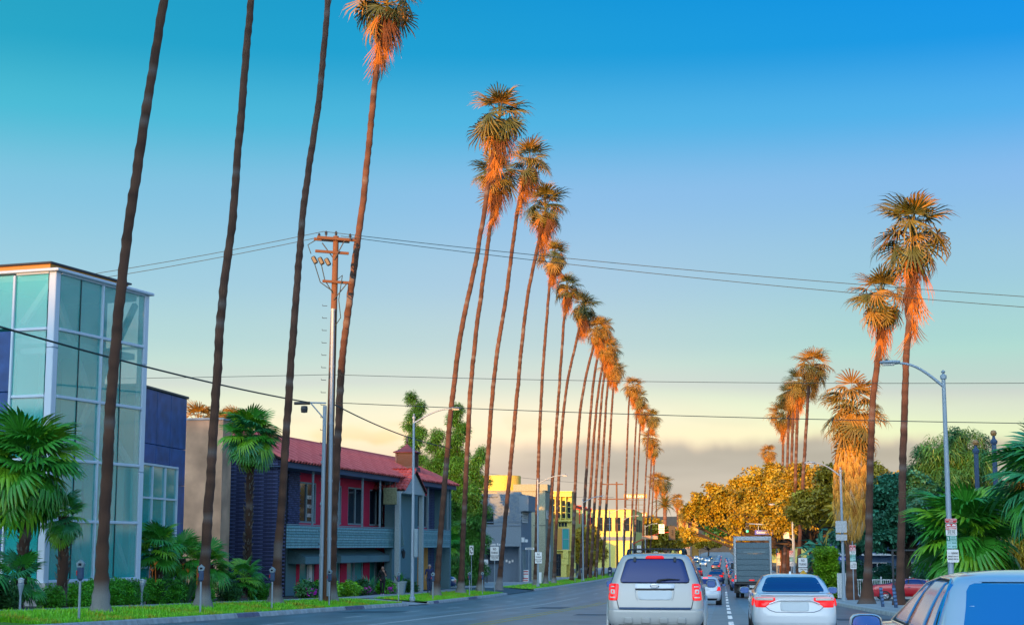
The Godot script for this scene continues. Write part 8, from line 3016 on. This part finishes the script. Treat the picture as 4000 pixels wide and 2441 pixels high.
func head_mesh(mb: MB, c: Vector3, skin: Color, lip: Color, turn: float) -> void:
	var b := Basis(Vector3.UP, turn)
	var q := func(x: float, y: float, z: float) -> Vector3: return c + b * Vector3(x, y, z)
	var bones := [[q.call(0, 0.035, -0.012), q.call(0, 0.03, 0.012), 0.083, 0.078, skin], [q.call(0, -0.03, 0.015), q.call(0, -0.06, 0.035), 0.064, 0.046, skin], [q.call(0, -0.088, 0.052), q.call(0, -0.088, 0.055), 0.026, 0.024, skin],
		[q.call(0, 0.015, 0.09), q.call(0, -0.022, 0.108), 0.010, 0.014, skin], [q.call(-0.05, -0.005, 0.055), q.call(0.05, -0.005, 0.055), 0.03, 0.03, skin], [q.call(-0.022, -0.052, 0.083), q.call(0.022, -0.052, 0.083), 0.0085, 0.0085, lip],
		[q.call(-0.032, 0.014, 0.081), q.call(-0.032, 0.014, 0.083), 0.010, 0.010, Color(0.03, 0.02, 0.02)], [q.call(0.032, 0.014, 0.081), q.call(0.032, 0.014, 0.083), 0.010, 0.010, Color(0.03, 0.02, 0.02)],
		[q.call(-0.048, 0.036, 0.078), q.call(-0.02, 0.040, 0.086), 0.006, 0.006, Color(0.05, 0.03, 0.02)], [q.call(0.048, 0.036, 0.078), q.call(0.02, 0.040, 0.086), 0.006, 0.006, Color(0.05, 0.03, 0.02)],
		[q.call(-0.083, 0.01, 0.0), q.call(-0.086, -0.025, 0.004), 0.014, 0.010, skin], [q.call(0.083, 0.01, 0.0), q.call(0.086, -0.025, 0.004), 0.014, 0.010, skin]]
	flesh(mb, bones, 0.006, 0.018)

func build_people() -> void:
	var bodym := mat("person_skin_cloth", 1, 1, 1, 0.85)
	bodym.vertex_color_use_as_albedo = true
	# woman walking towards the camera, one hand at her mouth, the other on her hip
	var at := on(-20.1, 94.5, 0.345)
	var t := thing("person", "person in black top and trousers walking on the pavement, hand raised to the mouth", "person", at, 0.1)
	var top := Color(0.012, 0.012, 0.016)
	var leg := Color(0.010, 0.010, 0.014)
	var skin := Color(0.36, 0.20, 0.14)
	var shoe := Color(0.16, 0.02, 0.14)
	var sole := Color(0.6, 0.6, 0.62)
	var B := [
		[Vector3(0, 0.90, 0), Vector3(0, 1.06, 0), 0.135, 0.115, top], [Vector3(-0.055, 0.90, 0), Vector3(0.055, 0.90, 0), 0.125, 0.125, leg], [Vector3(0, 1.06, 0), Vector3(0, 1.27, 0.01), 0.115, 0.13, top],
		[Vector3(-0.07, 1.25, 0.04), Vector3(0.07, 1.25, 0.04), 0.085, 0.085, top], [Vector3(-0.15, 1.355, 0), Vector3(0.15, 1.355, 0), 0.055, 0.055, top], [Vector3(0, 1.36, 0), Vector3(0, 1.46, 0.01), 0.052, 0.047, skin],
		[Vector3(-0.09, 0.86, 0), Vector3(-0.085, 0.47, 0.04), 0.098, 0.058, leg], [Vector3(-0.085, 0.47, 0.04), Vector3(-0.08, 0.10, -0.07), 0.06, 0.036, leg],
		[Vector3(0.09, 0.86, 0), Vector3(0.085, 0.48, 0.12), 0.098, 0.058, leg], [Vector3(0.085, 0.48, 0.12), Vector3(0.08, 0.10, 0.20), 0.06, 0.036, leg],
		[Vector3(-0.08, 0.06, -0.09), Vector3(-0.085, 0.04, 0.07), 0.04, 0.036, shoe], [Vector3(0.08, 0.06, 0.18), Vector3(0.09, 0.045, 0.34), 0.04, 0.036, shoe], [Vector3(-0.08, 0.02, -0.09), Vector3(-0.085, 0.02, 0.09), 0.03, 0.03, sole], [Vector3(0.08, 0.025, 0.18), Vector3(0.09, 0.025, 0.36), 0.03, 0.03, sole],
		[Vector3(-0.175, 1.35, 0), Vector3(-0.27, 1.10, -0.05), 0.052, 0.042, top], [Vector3(-0.27, 1.10, -0.05), Vector3(-0.17, 0.93, 0.08), 0.042, 0.028, top],
		[Vector3(0.175, 1.35, 0), Vector3(0.22, 1.10, 0.07), 0.052, 0.042, top], [Vector3(0.22, 1.10, 0.07), Vector3(0.10, 1.33, 0.18), 0.041, 0.026, skin]]
	var mb := MB.new()
	mb.tinted = true
	flesh(mb, B, 0.014, 0.035)
	head_mesh(mb, Vector3(0.0, 1.535, 0.02), skin, Color(0.30, 0.09, 0.08), 0.15)
	flesh(mb, hand_bones(Vector3(-0.17, 0.93, 0.08), Vector3(0.5, -0.75, 0.3), Vector3(0.8, 0.4, -0.3), 0.35, 1.0, skin), 0.0055, 0.008)
	flesh(mb, hand_bones(Vector3(0.10, 1.33, 0.18), Vector3(-0.35, 0.9, -0.1), Vector3(-0.4, -0.1, -0.9), 0.55, -1.0, skin), 0.0055, 0.008)
	part(t, "body", mb, bodym)
	var hair := MB.new()
	hair.tinted = true
	var hc := Color(0.025, 0.016, 0.012)
	flesh(hair, [[Vector3(0, 1.585, -0.02), Vector3(0, 1.575, 0.0), 0.094, 0.088, hc], [Vector3(-0.075, 1.56, 0.0), Vector3(-0.10, 1.30, 0.02), 0.042, 0.035, hc], [Vector3(0.075, 1.56, 0.0), Vector3(0.10, 1.32, 0.02), 0.042, 0.032, hc], [Vector3(0, 1.54, -0.06), Vector3(0, 1.25, -0.10), 0.085, 0.06, hc]], 0.012, 0.03)
	part(t, "hair", hair, bodym)
	# man behind the palm, only his head and shoulder in view
	var t2 := thing("person", "grey haired person in a navy shirt standing behind the meter and palm trunk", "person", on(-18.55, 101.5, 0.34), 0.2)
	var navy := Color(0.02, 0.03, 0.10)
	var jean := Color(0.03, 0.05, 0.10)
	var sk := Color(0.42, 0.24, 0.17)
	var C := [[Vector3(0, 0.95, 0), Vector3(0, 1.15, 0), 0.15, 0.145, navy], [Vector3(-0.05, 0.93, 0), Vector3(0.05, 0.93, 0), 0.135, 0.135, jean], [Vector3(0, 1.15, 0), Vector3(0, 1.36, 0.01), 0.145, 0.15, navy], [Vector3(-0.18, 1.46, 0), Vector3(0.18, 1.46, 0), 0.062, 0.062, navy], [Vector3(0, 1.47, 0), Vector3(0, 1.58, 0.01), 0.06, 0.055, sk],
		[Vector3(-0.10, 0.90, 0), Vector3(-0.10, 0.50, 0.02), 0.10, 0.062, jean], [Vector3(-0.10, 0.50, 0.02), Vector3(-0.10, 0.10, -0.01), 0.062, 0.04, jean], [Vector3(0.10, 0.90, 0), Vector3(0.10, 0.50, 0.02), 0.10, 0.062, jean], [Vector3(0.10, 0.50, 0.02), Vector3(0.10, 0.10, -0.01), 0.062, 0.04, jean],
		[Vector3(-0.10, 0.05, -0.03), Vector3(-0.11, 0.04, 0.15), 0.045, 0.04, Color(0.03, 0.03, 0.03)], [Vector3(0.10, 0.05, -0.03), Vector3(0.11, 0.04, 0.15), 0.045, 0.04, Color(0.03, 0.03, 0.03)],
		[Vector3(-0.21, 1.45, 0), Vector3(-0.27, 1.17, -0.02), 0.06, 0.045, navy], [Vector3(-0.27, 1.17, -0.02), Vector3(-0.25, 0.92, 0.06), 0.042, 0.03, sk], [Vector3(0.21, 1.45, 0), Vector3(0.27, 1.17, -0.02), 0.06, 0.045, navy], [Vector3(0.27, 1.17, -0.02), Vector3(0.25, 0.92, 0.06), 0.042, 0.03, sk]]
	var m2 := MB.new()
	m2.tinted = true
	flesh(m2, C, 0.015, 0.035)
	head_mesh(m2, Vector3(0, 1.66, 0.02), sk, Color(0.34, 0.13, 0.11), -0.1)
	flesh(m2, hand_bones(Vector3(-0.25, 0.92, 0.06), Vector3(0.05, -1, 0.15), Vector3(0.6, 0, -0.5), 0.3, -1.0, sk), 0.0055, 0.008)
	flesh(m2, hand_bones(Vector3(0.25, 0.92, 0.06), Vector3(-0.05, -1, 0.15), Vector3(-0.6, 0, -0.5), 0.3, 1.0, sk), 0.0055, 0.008)
	part(t2, "body", m2, bodym)
	var h2 := MB.new()
	h2.tinted = true
	var gc := Color(0.42, 0.40, 0.38)
	flesh(h2, [[Vector3(0, 1.715, -0.015), Vector3(0, 1.705, 0.0), 0.090, 0.082, gc], [Vector3(0, 1.68, -0.05), Vector3(0, 1.63, -0.05), 0.07, 0.05, gc]], 0.012, 0.02)
	part(t2, "hair", h2, bodym)
